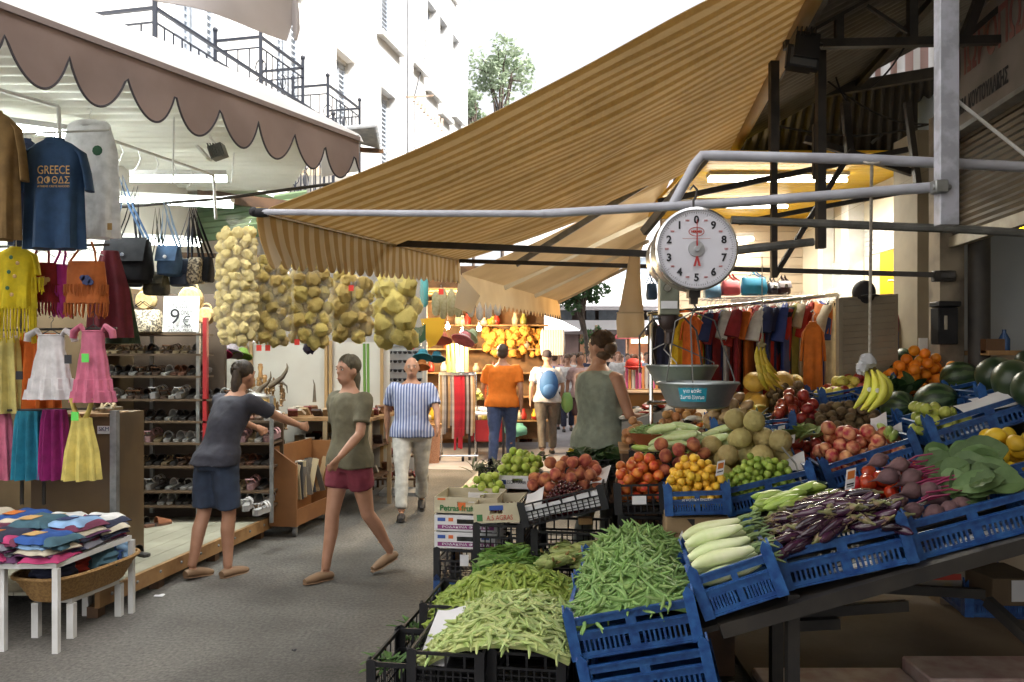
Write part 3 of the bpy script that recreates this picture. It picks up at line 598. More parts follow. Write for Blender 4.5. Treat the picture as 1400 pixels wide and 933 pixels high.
def striped_shirt():
    m = M('blue_striped_shirt', (.5,.5,.6), rough=.85); nt = m.node_tree; N = nt.nodes; L = nt.links; tc = N.new('ShaderNodeTexCoord'); sp = N.new('ShaderNodeSeparateXYZ'); L.new(tc.outputs['Object'], sp.inputs[0])
    a = N.new('ShaderNodeMath'); a.operation = 'MULTIPLY'; a.inputs[1].default_value = 210; L.new(sp.outputs[0], a.inputs[0]); b = N.new('ShaderNodeMath'); b.operation = 'SINE'; L.new(a.outputs[0], b.inputs[0])
    r = N.new('ShaderNodeValToRGB'); r.color_ramp.elements[0].position = .35; r.color_ramp.elements[0].color = (.09,.12,.26,1); r.color_ramp.elements[1].position = .65; r.color_ramp.elements[1].color = (.42,.45,.58,1)
    mr = N.new('ShaderNodeMapRange'); mr.inputs['From Min'].default_value = -1; L.new(b.outputs[0], mr.inputs['Value']); L.new(mr.outputs[0], r.inputs['Fac']); L.new(r.outputs[0], N['Principled BSDF'].inputs['Base Color']); return m
ln_ = cloth('pwhite', (.62,.60,.55)); blk = M('shoe_dark', (.03,.026,.024), rough=.5); jeans = cloth('jeans', (.06,.09,.20)); sand = M('shoe_tan', (.20,.12,.065), rough=.6)
p = G(563,704); person('man in blue striped shirt and white trousers striding towards the view', (p.x,p.y,0), R(6), 1.64, skin_a, hair_g, striped_shirt(), ln_, blk, legs=((20,6),(-18,14)), arms=((-28,14,22),(24,14,28)), belly=.035, hairst='bald', width=1.12, vox=.013)
p = G(687,641); person('man in orange shirt and jeans walking away down the lane', (p.x,p.y,0), R(176), 1.80, skin_a, hair_d, cloth('orange_shirt', (.78,.20,.015), k=.9), jeans, blk, legs=((14,4),(-14,14)), arms=((-14,10,20),(14,12,40)), width=1.16, vox=.014)
p = G(748,622); person('person in white shirt with blue backpack walking away', (p.x,p.y,0), R(185), 1.72, skin_b, M('cap_dark', (.05,.04,.05), rough=.8), cloth('white_shirt', (.66,.67,.72)), cloth('khaki', (.16,.14,.12)), blk, legs=((10,4),(-10,10)), arms=((10,14,30),(-10,14,30)), width=1.12, hairst='cap', vox=.016)
W, hd_, hv_, k_, rt_ = PERS['person in white shirt with blue backpack walking away']
t = thing('backpack', 'blue backpack worn by the person in white', 'backpack', W(V((0,.2,1.0)))); s = MB(); s.ball(W(V((0,.21,1.17))), .16, .10, .24, 20, 14); m_ = M('backpack_blue', (.04,.14,.36), (.03,.10,.28), scale=6, rough=.7); s.build('bag', m_, t); s = MB(); s.ball(W(V((0,.29,1.08))), .11, .05, .11, 14, 10); s.build('pocket', m_, t)
for q in (-1,1): s = MB(); s.tube([W(V((q*.1,.12,1.36))), W(V((q*.11,.02,1.47))), W(V((q*.12,-.14,1.38))), W(V((q*.12,-.15,1.2)))], .018, 7, flat=.4); s.build('strap', m_, t)
s = MB(); s.ball(W(V((-.34,.02,.86))), .10, .07, .17, 16, 10, fn=lambda d: 1+.2*noise.noise(d*3)); o = s.build('shopping_bag', M('green_bag', (.25,.48,.16), rough=.4, transl=.3), org=W(V((-.34,.02,.86)))); tag(o, 'green plastic shopping bag carried beside the blue backpack', 'shopping bag')
p = P(818,628,6.2); person('person in sleeveless grey green top with tied up dark hair', (p.x,6.2,0), R(115), 1.80, skin_a, hair_b, cloth('sage', (.22,.25,.20), transl=0), cloth('sage_t', (.14,.16,.15), transl=0), blk, legs=((2,2),(-3,4)), arms=((14,12,60),(20,12,62)), belly=.06, hturn=R(115), hairst='bun', sleeve='none', width=1.38, vox=.012)
p = G(296,788); person('person in dark blue clothes leaning over the shoe shelf', (p.x,p.y,0), R(150), 1.62, skin_a, hair_d, cloth('dusk_blue', (.035,.035,.05), transl=0), cloth('dusk_jeans', (.03,.045,.08), transl=0), sand, legs=((6,8),(-6,10)), arms=((60,12,10),(50,12,20)), lean=22, hairst='long', sleeve='short', trouser='knee', vox=.013)
p = G(478,790); person('woman in olive top and dark red shorts strolling up the lane', (p.x,p.y,0), R(-38), 1.63, skin_a, M('hair_olive', (.10,.085,.05), (.07,.055,.03), scale=30, rough=.7), cloth('olive_top', (.13,.115,.07), transl=0), cloth('maroon_shorts', (.20,.03,.05), transl=0), sand, legs=((13,4),(-14,22)), arms=((-15,10,20),(22,12,30)), hairst='long', trouser='thigh', vox=.013)
# crowd at the far end of the lane
crowd = [(705,602,.0,.5,'pale_mint','khaki','short','person in pale mint shirt beside the man in orange'), (793,606,20,1.0,'pinkwhite','dkskirt','long','woman in pale pink top facing the lane behind the grey green top'), (776,590,0,1,'whitec','navyc','cap','person in dark cap and white top farther up the lane'), (758,588,180,1,'rosec','khaki','short','person in rose shirt far behind the backpack'),
         (868,575,160,1,'blackc','blackc','long','woman with reddish hair and black top below the cream strip'), (845,572,0,1,'whitec','jeansc','short','person in white at the far end, left of the reddish hair'), (884,570,10,1,'paleblue','navyc','short','person in pale blue near the right side of the far lane'), (905,566,0,1,'whitec','navyc','cap','person in white and dark cap by the far pans'), (858,562,0,1,'redc','navyc','short','far person in red top in the middle of the crowd'), (832,560,180,1,'blackc','navyc','short','far person in black top with back turned'), (876,556,0,1,'rosec','khaki','long','farthest woman in rose among the crowd'), (915,556,0,1,'paleblue','khaki','short','farthest person in pale blue at the right')]
crowd += [(838,566,90,1,'navyc','khaki','short','person in navy walking sideways across the far lane'), (850,557,0,1,'pale_mint','navyc','cap','far person in mint top with a dark cap'), (864,553,180,1,'whitec','khaki','long','far woman in white with back turned'), (892,561,0,1,'pinkwhite','navyc','long','far woman in pale pink at the right of the crowd'), (826,553,0,1,'paleblue','jeansc','short','far person in pale blue at the left of the crowd'), (806,566,0,1,'navyc','navyc','short','dark haired person in navy just behind the grey green top'), (734,600,0,1,'rosec','jeansc','long','woman in rose left of the blue backpack'), (770,572,0,1,'blackc','khaki','short','far person in black between the stalls'), (784,578,20,1,'whitec','rosec','long','woman in white top and rose shorts in the lane')]
cc_ = {'pale_mint':(.45,.52,.45),'khaki':(.2,.17,.12),'pinkwhite':(.62,.46,.47),'dkskirt':(.06,.03,.04),'whitec':(.66,.66,.66),'navyc':(.03,.035,.07),'rosec':(.52,.28,.30),'blackc':(.02,.02,.025),'jeansc':(.08,.12,.24),'paleblue':(.40,.46,.58),'redc':(.45,.05,.04)}
for px, py, yw, w_, tc_, bc_, hs_, lab in crowd:
    p = G(px,py); far = p.y > 17
    person(lab, (p.x,p.y,0), R(yw), 1.66+.1*rng.random(), skin_b, hair_b if 'reddish' not in lab else M('hair_red', (.22,.08,.03), rough=.6), cloth('c_'+tc_, cc_[tc_]), cloth('c_'+bc_, cc_[bc_]), blk, legs=((8,4),(-8,8)), hairst=hs_, vox=.022 if not far else .03, trouser='long' if hs_ != 'long' else 'knee')

for px, py, sz, mt, lab in ((218,815,.03,paper,'small white paper scrap on the asphalt before the platform'), (330,712,.03,paper,'white scrap lying at the foot of the wooden platform'), (402,890,.012,ink_black,'dark bottle cap on the asphalt'), (520,742,.02,card,'brown cardboard scrap in the lane')):
    c = G(px,py,.003); s = MB(); s.sheet(lambda u, v: c+V((sz*2*(u-.5),sz*1.6*(v-.5),.004+.006*math.sin(5*u+1)*math.sin(4*v))), 5, 5, .001); o = s.build('litter', mt, org=c); tag(o, lab, 'litter')
# ================================================================ awnings
aw_m = stripes('ochre_cream_stripe', (.49,.36,.18), (.61,.49,.32), 27, axis=1, duty=.5, transl=.58)
aw_v = stripes('ochre_cream_valance', (.50,.345,.15), (.63,.52,.36), 29, axis=1, duty=.5, transl=.42)
def hem(n, d, p=.55): return lambda v: d*abs(math.sin(PI*n*v))**p
t = thing('striped_awning', 'large ochre and cream striped awning stretched over the scale', 'awning', (0,5,2.3))
A0, B0, C0, D0 = P(351,291,3.6), P(629,357,6.8), V((1.89,6.8,3.43)), V((1.40,3.35,3.47))
def aw(u, v):
    p = A0.lerp(B0,v).lerp(D0.lerp(C0,v),u); p.z -= .07*math.sin(PI*u)*(1+.25*math.sin(9*v)) + math.sin(PI*u)*(.012*math.sin(31*v)+.03*noise.noise(V((u*2.2,v*7,0)))+.012*noise.noise(V((u*6,v*16,3)))); return p
s = MB(); s.sheet(aw, 32, 90, .004); s.build('canopy', aw_m, t)
hm = hem(30, .045)
def val(u, v):
    p = A0.lerp(B0,v); h = (.255-.055*v) - .05 + hm(v)
    p = p - Z*(h*u) + V((.05*u*u*(1-v)**3 + .012*math.sin(34*v)*u, .012*math.sin(20*v)*u, 0)); return p
s = MB(); s.sheet(val, 6, 300, .003); s.build('valance', aw_v, t)
s = MB(); s.bar(A0+Z*.01, B0+Z*.01, .04, .03); s.build('front_bar', M('ochre_bar', (.42,.27,.09), rough=.5), t)
s = MB(); s.tube([D0+V((.02,-.1,.02)), C0+V((.02,.05,.02))], .058, 14); s.build('roller', M('ochre_roller', (.42,.26,.08), (.36,.22,.07), scale=3, rough=.5), t)
for a, b in ((P(705,362,6.7), P(915,232,6.6)), (P(880,318,5.0), P(965,214,4.6))): s = MB(); s.bar(a, b, .035, .05); s.build('arm', galv, t, smooth=False)
t = thing('striped_awning', 'next striped awning of the row, over the lane behind the viewpoint', 'awning', (0,-2,2.3))  # out of view; added to cut sky light on stall and near ground
s = MB(); s.sheet(lambda u, v: V((-1.75+2.9*u, -6.5+7.6*v, 2.42+1.12*u-.07*math.sin(PI*u))), 12, 20, .004); s.build('canopy', aw_m, t); s = MB(); s.bar((-1.75,-6.5,2.4),(-1.75,1.1,2.4), .04); s.build('front_bar', MATS['ochre_bar'], t); s = MB(); s.tube([(1.17,-6.5,3.56),(1.17,1.12,3.56)], .055, 12); s.build('roller', MATS['ochre_roller'], t)
t = thing('awning_pole', 'long grey pole along the near edge of the striped awning', 'pole', P(740,292,3.5))
s = MB(); s.tube([P(345,290,3.55), P(560,292,3.45), P(742,292.5,3.36), P(742.5,292.5,3.36)], [.0135,.0145,.0155,.0155], 10); s.tube([P(740,292.5,3.37), P(1010,277,3.25), P(1280,256,3.12)], [.018,.02,.021], 10); s.build('tube', grey_paint, t)
s = MB(); s.ball(P(347,290,3.55), .022, .024, .022); s.lathe([(.02,-.03),(.022,0),(.02,.03)], 10, P(357,291,3.55), X); s.build('end_cap', black_pl, t)
for nm, lb_, a, b, r in (('awning_bar', 'dark bar under the striped awning reaching behind the scale dial', P(540,333,5.3), P(1000,352,5.0), .02), ('awning_bar', 'long dark bar below the scale dial running to the black pillar', P(629,357,6.7), P(1306,377,5.15), .016)):
    s = MB(); s.bar(a, b, r*2, r*2); o = s.build(nm, dark_steel, smooth=False); tag(o, lb_, 'bar')
s = MB(); s.box(P(1290,378,5.2), .14, .06, .07); o = s.build('wall_bracket', dark_steel, bevel=.006); tag(o, 'black steel bracket on the pier holding the long dark bar', 'bracket')
# cream awning further up the lane
crm = M('cream_canvas', (.72,.60,.42), (.62,.50,.33), scale=2, rough=.85, transl=.45, detail=7)
t = thing('cream_awning', 'pale cream awning with zigzag valance further up the lane', 'awning', (.5,9,2.4))
A1, B1, C1, D1 = P(632,374,7.05), P(765,412,12.5), V((2.0,12.5,3.25)), V((1.45,7.05,3.35))
def aw2(u, v):
    p = A1.lerp(B1,v).lerp(D1.lerp(C1,v),u); p.z -= .06*math.sin(PI*u); return p
s = MB(); s.sheet(aw2, 12, 20, .004); s.build('canopy', crm, t)
z2 = lambda v: .07*abs(((v*26) % 1)-.5)*2
s = MB(); s.sheet(lambda u, v: A1.lerp(B1,v) - Z*u*(.29-.07+z2(v)) + X*.02*u, 4, 208, .003); s.build('valance', crm, t)
for v0 in (.3, .62, .97): s = MB(); s.bar(A1.lerp(B1,v0)+Z*-.03, D1.lerp(C1,v0)-Z*.12, .05); s.build('arm', cream, t, smooth=False)
s = MB(); s.prism([(0,0),(.18,-.2),(.1,-.36),(-.05,-.3)], A1+V((-.02,-.02,0)), X, Z, V((0,.004,0))); s.build('corner_flap', crm, t)
t = thing('rolled_cloth', 'hanging cream canvas strip tied below the awning beside the scale', 'cloth', P(863,460,5.6))
k = 5.6/FOC; c = lambda x, y: P(x,y,5.6)
s = MB(); s.loft([(c(863,462), 18.5*k, .035, .2, 5), (c(862,440), 19*k, .03, .15, 5), (c(862,428), 18*k, .03, .1, 5), (c(863,426), 17*k, .03), (c(864,400), 13*k, .028, .1, 4), (c(866,372), 9.5*k, .025, .1, 4), (c(868,345), 7*k, .02)], 30)
s.build('strip', crm, t)
s = MB(); s.loft([(c(862,429), 19*k, .036), (c(862,427), 19*k, .036)], 20); s.build('band', M('cream_shade', (.5,.4,.26), rough=.8), t)
# ---- left awning
brown = M('brown_canvas', (.40,.32,.29), (.32,.25,.225), scale=1.8, rough=.9, transl=.62, detail=7)
binding = M('binding', (.03,.025,.03), rough=.8)
whitecan = M('white_canvas', (.80,.79,.78), (.72,.71,.70), scale=2, rough=.85, transl=.3)
BL = lambda q: V((-2.57+1.32*q, 4.0+2.5*q, 3.40+.012*q))
t = thing('scalloped_awning', 'white awning with brown scalloped valance over the clothes shop', 'awning', BL(.5))
q0, q1, st = -.47, 1.0, .1213
def scal(q):
    ph = ((q-.131)/st) % 1.0; return .12 + .225*(1-abs(2*ph-1)**2)**.8
def vl(u, v):
    q = q0+(q1-q0)*v; return BL(q) - Z*scal(q)*u + V((.012*math.sin(26*q)*u, -.01*u, 0))
s = MB(); s.sheet(vl, 6, 264, .004); vo = s.build('valance', brown, t)
s = MB(); s.tube([vl(1, j/264) for j in range(265)], .007, 5); s.build('binding', binding, vo)
nrm = V((-2.5,1.32,0)).normalized()
def tp(u, v):
    q = q0+(q1+.02-q0)*v; h = .36*(1-max(0,(q-.55)/.47)**2*.8); return BL(q) + nrm*(.42*u*h/.36) + Z*(h*u + .03*math.sin(PI*u))
s = MB(); s.sheet(tp, 8, 60, .004); s.build('top', whitecan, t)
s = MB(); s.bar(BL(q0)+Z*.012, BL(1)+Z*.012, .035); s.build('front_bar', M('brown_bar', (.2,.16,.15), rough=.5), t)
s = MB(); s.par(BL(1.0)+V((0,0,-.25)), nrm*.4, V((.004,.004,0)), V((0,0,.3))); s.build('side_flap', whitecan, t)
# grey fabric flap in the top left corner
t = thing('canvas_flap', 'pale grey canvas corner hanging into the top of the view', 'awning', P(330,-20,4.4))
s = MB()
def fl(u, v):
    a = P(150,-60,4.0).lerp(P(425,-60,4.9),u); lo = P(205,-4,4.0).lerp(P(388,52,4.8),u**1.1)
    p = a.lerp(lo,v); p.y += .05*math.sin(6*u+2*v); return p
s.sheet(fl, 24, 10, .004); s.build('sheet', M('grey_canvas', (.62,.58,.57), (.55,.51,.5), scale=2, rough=.9, transl=.35), t)
s = MB(); c = lambda x, y: P(x,y,4.85); k = 4.85/FOC
s.loft([(c(404,55), 2*k, .01), (c(405,40), 5*k, .015, .2, 4), (c(404,15), 5*k, .015, .2, 4), (c(398,-20), 5*k, .015)], 14); s.build('rolled_corner', MATS['grey_canvas'], t)

# ================================================================ clothes shop on the left
wl = M('white_ceiling', (.74,.75,.70), (.66,.67,.61), scale=2, rough=.6)
t = thing('clothes_stall', 'white ceilinged clothes and shoe shop open to the lane on the left', 'shop', (-3.6,7,0))
s = MB()
def ce(u, v):
    y = 4.1+4.6*v; xr = BL((y-4)/2.5).x-.2 if y < 6.4 else -1.47-(y-6.4)*.42
    x = -5.2+(xr+5.2)*u; return V((x, y, 3.47 + .018*math.sin(y*2*PI/.16)))
s.sheet(ce, 2, 230, .01); s.build('ceiling', wl, t)
s = MB(); s.par((-4.4,4.0,0), (.9,4.6,0), (-.1,0,0), (0,0,3.46)); s.build('side_wall', M('shop_wall', (.60,.58,.53), (.5,.48,.44), scale=2, rough=.8), t, smooth=False)
s = MB(); s.par((-4.36,4.0,0), (.9,4.6,0), (.03,-.006,0), (0,0,2.3)); s.build('wainscot', M('wainscot_brown', (.13,.085,.045), (.09,.06,.03), scale=3, rough=.6), t, smooth=False)
s = MB(); s.par((-3.75,7.62,0), (1.0,0,0), (0,.06,0), (0,0,2.25)); s.build('rear_wall', M('brown_board', (.09,.06,.04), (.06,.04,.027), scale=3, rough=.7), t, smooth=False)
s = MB(); s.par((-4.6,11.2,0), (3.4,0,0), (0,.1,0), (0,0,4.2)); s.build('end_wall', M('end_wall', (.45,.43,.39), (.35,.33,.3), scale=1.5, rough=.8), t, smooth=False)
s = MB(); s.bar(P(120,345,8.0)+V((0,0,.0)), P(360,352,9), .05); s.bar((-3.4,8.6,3.40),(-1.9,9.2,3.30), .05, .12); s.build('beam', wood_dark, t, smooth=False)
tube_em = M('tube_light', (1,1,1), emit=(.92,1,.94), estr=20); tube_warm = M('tube_warm', (1,1,1), emit=(1,.93,.75), estr=9)
def fluor(name, label, a, b, watts, col=(.95,1,.95), w_=.10):
    t = thing(name, label, 'lamp', a); a, b = V(a), V(b)
    s = MB(); s.bar(a+Z*.05, b+Z*.05, w_, .04); s.build('housing', white_paint, t, smooth=False)
    s = MB(); s.tube([a, b], .018, 8); s.build('tube', tube_em if col[0] < 1 else tube_warm, t)
    m = (a+b)/2; d = b-a
    o = area('tube_glow', m-Z*.035, d.length, .05, watts, col); o.rotation_euler = (0,0,math.atan2(d.y,d.x))
    return t
fluor('fluorescent_lamp', 'double fluorescent lamp glowing above the hanging handbags', P(178,246,6.4), P(310,246,6.6), 15)
fluor('fluorescent_lamp', 'lower fluorescent lamp glowing just above the bag straps', P(165,274,6.9), P(318,282,6.9), 10)
fluor('fluorescent_lamp', 'fluorescent lamp glowing under the ceiling behind the hanging shirts', V((-4.0,5.3,3.25)), V((-3.0,5.9,3.25)), 12)
fluor('fluorescent_lamp', 'fluorescent lamp mounted deep in the shop above the shoe shelf', P(160,330,7.4), P(275,335,7.4), 2.5)
t = thing('work_lamp', 'small grey floodlight hanging under the white corrugated ceiling', 'floodlight', P(295,208,5.6))
s = MB(); c = P(298,208,5.6); rt = Matrix.Rotation(R(-20),3,'Y'); s.box(c, .10, .09, .09, rt)
for k in range(5): s.box(c+V((-.04+k*.02,-.05,0)), .006, .02, .1, rt)
s.build('housing', M('cast_grey', (.12,.13,.12), rough=.5), t, smooth=False)
s = MB(); s.box(P(279,210,5.58), .016, .1, .11, Matrix.Rotation(R(-40),3,'Y')); s.build('glass', M('bright_glass', (.7,.75,.72), rough=.2), t, smooth=False)
s = MB(); s.tube([P(296,200,5.6), P(288,190,5.6), P(272,150,5.6)], .012, 6); s.build('bracket', wl, t)
# rails and racks
t = thing('hanging_rack', 'white tubular hanging rack carrying shirts above the low table', 'rack', P(0,560,5.2))
s = MB()
for a, b, r in ((P(-40,112,5.0), P(80,146,5.3), .014), (P(80,146,5.3), P(82,190,5.3), .012), (P(155,193,5.6), P(292,240,6.4), .012), (P(292,240,6.4), P(295,300,6.4), .012), (P(-40,186,5.22), P(150,178,5.25), .008), (P(238,160,6.0), P(236,250,6.0), .006), (P(322,190,7), P(316,250,7), .006), (P(425,232,7.5), P(425,255,7.5), .006)):
    s.tube([a, b], r, 6)
for k in range(5):
    a = P(165+k*24,197+k*8.5,5.65+k*.15); s.tube([a, a-Z*.06+X*.02, a-Z*.11, a-Z*.15-X*.03], .005, 5)
s.build('rail', white_paint, t)
s = MB()
for y, xa, xb, Yq in ((338,-30,150,5.35), (452,-30,160,5.3), (562,-30,130,5.25)): s.tube([P(xa,y,Yq), P(xb,y-3,Yq+.05)], .009, 6)
s.tube([P(30,330,5.4), P(30,690,5.4)], .012, 6); s.tube([P(60,560,5.4), P(60,690,5.4)], .012, 6); s.build('wire_rail', dark_steel, t)
t = thing('dark_rail', 'dark horizontal rail from which the handbags hang', 'rail', P(330,270,6.6))
s = MB(); s.tube([P(150,284,6.3), P(300,272,6.5), P(480,248,6.9)], .014, 8); s.build('bar', dark_steel, t)
t = thing('text_sign', 'white hanging sign lettered in red between the lamps and awning', 'sign', P(328,280,9.5))
s = MB(); s.par(P(288,303,9.5), V((80*9.5/FOC,0,.05)), V((0,.03,0)), V((0,0,50*9.5/FOC))); s.build('board', M('sign_white', (.55,.55,.54), rough=.6), t, smooth=False)
for i, wd in enumerate(('drinks', 'spices', 'gifts')): text(wd, .17, P(331,263+i*17,9.48), (1,0,.07), Z, ink_red, t, bold=.006)
s = MB(); s.sheet(corr(P(270,330,9.0), P(270,285,9.4), P(420,318,9.0), P(420,262,9.4), 6, .03), 36, 2, .01); o = s.build('green_sheet', M('green_fibreglass', (.28,.38,.22), (.2,.3,.16), scale=4, rough=.4, transl=.4)); tag(o, 'green translucent corrugated sheet below the red lettered sign', 'sheet')

def hanger(mb_t, c, w, h=.05, mat=white_paint):
    s = MB(); s.tube([c+V((-w,0,-h)), c, c+V((w,0,-h))], .004, 5); s.tube([c, c+Z*.04, c+V((.015,0,.06)), c+V((.0,0,.085)), c+V((-.015,0,.07))], .0025, 5); s.build('hanger', mat, mb_t)
def tee(label, mat, px0, px1, py0, py1, Y, sleeve=.5, group=None, name='shirt', body=.80, fr=False, yaw=0):
    w = (px1-px0)*Y/FOC; h = (py1-py0)*Y/FOC; c = P((px0+px1)/2, py1, Y); hw = w*body/2
    t = thing(name, label, 'shirt' if name != 'dress' else 'dress', c, group)
    z = lambda f: c + Z*h*f
    s = MB(); d = .075*min(1,w/.45)
    s.loft([(z(0), hw*1.0, d, .45, 6, .5), (z(.2), hw*.98, d, .4, 6, .4), (z(.5), hw*.97, d*.9, .3, 6, .2), (z(.72), hw*.98, d*.85, .15, 6), (z(.82), hw*(1 if sleeve else .9), d*.8, .05, 6)] + ([(z(.9), hw*.92, d*.7), (z(.955), hw*.62, d*.6), (z(.985), hw*.36, d*.55), (z(1.0), hw*.30, d*.5)] if sleeve else [(z(.9), hw*.80, d*.7), (z(.965), hw*.74, d*.6), (z(.99), hw*.58, d*.5), (z(1.0), hw*.36, d*.45)]), 40)
    if sleeve:
        for q in (-1, 1): s.tube([z(.91)+X*q*hw*.72, z(.86)+X*q*hw*.98, z(.86-sleeve*.22)+X*q*(hw+(w/2-hw)*.6), z(.86-sleeve*.45)+X*q*w/2], [w*.06,w*.095,w*.095,w*.10], 12, flat=.5)
    s.build('fabric', mat, t)
    col_ = MB(); col_.tube([z(.995)+V((math.cos(a)*hw*.31, math.sin(a)*d*.55-.004, -.02*(1-math.sin(a)) if a > PI else 0)) for a in [2*PI*k/20 for k in range(21)]], .007, 5); col_.build('collar', mat, t)
    hanger(t, z(1.0), hw*.7)
    return t, c, w, h
def motif(t, c, r, cols):
    for i, (dx, dz, rr, m_) in enumerate(cols):
        s = MB(); s.lathe([(rr*r, 0), (rr*r*.9, .003)], 7, c+V((dx*r,0,dz*r)), (0,-1,0)); s.build('print', m_, t)
gold = M('gold_print', (.45,.28,.10), rough=.7); navy_p = M('navy_print', (.02,.03,.10), rough=.7); green_p = M('green_print', (.03,.12,.06), rough=.7)
tee('brown short sleeved shirt at the left edge of the rack', cloth('tan', (.26,.16,.06)), -52, 34, 152, 328, 4.9, .9)
tee('dark blue shirt hidden between the brown and the printed shirt', cloth('navy2', (.02,.035,.09)), 8, 62, 190, 336, 5.3)
t, c, w_, h_ = tee('navy blue printed shirt hanging over the yellow fringed top', cloth('navy', (.025,.07,.16)), 26, 123, 190, 341, 5.05, .75)
text('GREECE', .075, P(73,233,4.955), X, Z, gold, t, squeeze=.2); text('ΩΦΘΔΣ', .06, P(73,247,4.955), X, Z, gold, t, squeeze=.2); text('ATHENS CRETE RHODES', .018, P(73,255,4.955), X, Z, gold, t, squeeze=.2)
t, c, w_, h_ = tee('white sleeveless shirt with tiny green badge', cloth('white', (.74,.74,.76), transl=.3), 78, 166, 165, 326, 5.45, 0, body=.88)
s = MB(); s.lathe([(.035,0),(.03,.004)], 10, P(133,206,5.36), (0,-1,0)); s.build('badge', green_p, t); s = MB(); s.box(P(150,310,5.36), .03, .004, .045); s.build('tag', gold, t)
def fringe(t, c, hw, z0, ln, mat, n=26, name='fringe', d=.06):
    s = MB()
    for k in range(n):
        a = 2*PI*k/n; p = V((c.x+math.cos(a)*hw, c.y+math.sin(a)*d, z0)); l = ln*(.85+.3*rng.random()); s.tube([p, p+V((rng.uniform(-.006,.006),-.004,-l*.6)), p+V((rng.uniform(-.012,.012),0,-l))], [.007,.006,.004], 4)
    s.build(name, mat, t)
yl = cloth('yellow', (.72,.56,.015)); t, c, w_, h_ = tee('bright yellow fringed top with small printed figures', yl, -8, 52, 338, 422, 5.15, .7, body=.86)
fringe(t, c, w_*.43, c.z+.01, .21, yl, 34); fringe(t, c+V((w_*.5,0,0)), .03, c.z+h_*.5, .1, yl, 8, 'sleeve_fringe', .03)
for k, (x, y) in enumerate(((15,352),(24,360),(12,372),(20,378),(10,394),(16,403))): s = MB(); s.lathe([(.014,0),(.01,.004)], 7, P(x,y,5.06), (0,-1,0)); s.build('print', (green_p, gold)[k % 2], t)
def tank(label, mat, px0, px1, py0, py1, Y, prt=None, tiers=2):
    w = (px1-px0)*Y/FOC; h = (py1-py0)*Y/FOC; c = P((px0+px1)/2, py1, Y); t = thing('fringed_top', label, 'top', c); z = lambda f: c+Z*h*f
    s = MB(); s.loft([(z(.18), w*.5, .06, .3, 5), (z(.5), w*.47, .055, .15, 5), (z(.8), w*.45, .05), (z(1), w*.42, .045)], 28); s.build('fabric', mat, t)
    s = MB()
    for q in (-1, 1): s.tube([z(1)+X*q*w*.3+V((0,-.04,0)), z(1)+V((q*w*.2,0,.07)), z(1)+V((q*w*.12,.0,.13))], .008, 5)
    s.build('strap', mat, t)
    fringe(t, c, w*.5, z(.2).z, h*.28, mat, 30); 
    if tiers > 1: fringe(t, c, w*.5, z(.55).z, h*.22, mat, 30, 'upper_fringe', .065)
    if prt: motif(t, P((px0+px1)/2,(py0*.62+py1*.38),Y-.075), .035, prt)
    hanger(t, z(1)+Z*.09, w*.4); return t
tank('dark red fringed strap top with gold crest', cloth('dkred', (.25,.015,.02)), 36, 80, 360, 425, 5.3, [(0,0,1,gold),(-1,.3,.5,gold),(1,.3,.5,gold)])
tank('magenta fringed strap top squeezed between the two printed tops', cloth('magenta', (.42,.03,.26)), 75, 96, 362, 428, 5.35)
tank('rust orange fringed strap top with blue print', cloth('rust', (.42,.11,.02)), 89, 147, 358, 428, 5.2, [(0,.2,1,navy_p),(-.7,.6,.6,navy_p),(.8,-.2,.6,navy_p)])
def dress(label, mat, px0, px1, py0, py1, Y, style='tier', name='dress', cat='dress', top=.42, tagm=None, sleeves=True):
    w = (px1-px0)*Y/FOC; h = (py1-py0)*Y/FOC; c = P((px0+px1)/2, py1, Y); t = thing(name, label, cat, c); z = lambda f: c+Z*h*f
    s = MB(); hw = w/2
    if style == 'tier':
        s.loft([(z(0), hw*.98, .085, .3, 11), (z(.14), hw*.9, .08, .28, 11), (z(.145), hw*.84, .074, .25, 11), (z(.30), hw*.78, .07, .22, 11), (z(.305), hw*.72, .062, .2, 11), (z(.55), hw*.62, .055, .14, 11), (z(.72), hw*.5, .05, .05, 11), (z(.86), hw*.5, .048), (z(.93), hw*.46, .045)], 66)
        if sleeves:
            for q in (-1, 1): s.tube([z(.93)+X*q*hw*.40, z(1.0)+X*q*hw*.55, z(.93)+X*q*hw*.85, z(.84)+X*q*hw*.9], [.018,.03,.035,.03], 10, flat=.6)
    elif style == 'skirt': s.loft([(z(0), hw, .07, .5, 9), (z(.45), hw*.92, .065, .45, 9), (z(.85), hw*.85, .06, .3, 9), (z(1), hw*.82, .05, .05, 9)], 60)
    else:
        s.loft([(z(0), hw, .07, .5, 8), (z(.35), hw*.85, .06, .45, 8), (z(.68), hw*.55, .05, .2, 8), (z(.76), hw*.55, .045)], 48)
        for q in (-1, 1): s.tube([z(.74)+X*q*hw*.18, z(.86)+X*q*hw*.42, z(1)+X*q*hw*.62], [.03,.026,.022], 8, flat=.4)
    s.build('fabric', mat, t)
    if style == 'tier':
        f = MB(); f.tube([z(.93)+V((math.cos(a)*hw*.47, math.sin(a)*.046, 0)) for a in [2*PI*k/16 for k in range(17)]], .006, 5); f.build('trim', mat, t); hanger(t, z(1.02), hw*.5, mat=ink_black)
    if tagm: s = MB(); s.box(P(px0+(px1-px0)*tagm[0], py0+(py1-py0)*tagm[1], Y-.1), .045, .004, .055); s.build('price_tag', tagm[2], t)
    return t
lime = M('lime_tag', (.10,.55,.08), rough=.6)
wd = cloth('whitedress', (.78,.76,.77), transl=.25); pk = cloth('pink', (.62,.17,.27)); py_ = cloth('paleyellow', (.66,.57,.20)); og = cloth('orange', (.70,.16,.02))
dress('white tiered toddler dress with black price tags', wd, 34, 106, 452, 546, 5.12, tagm=(.82,.42,ink_black))
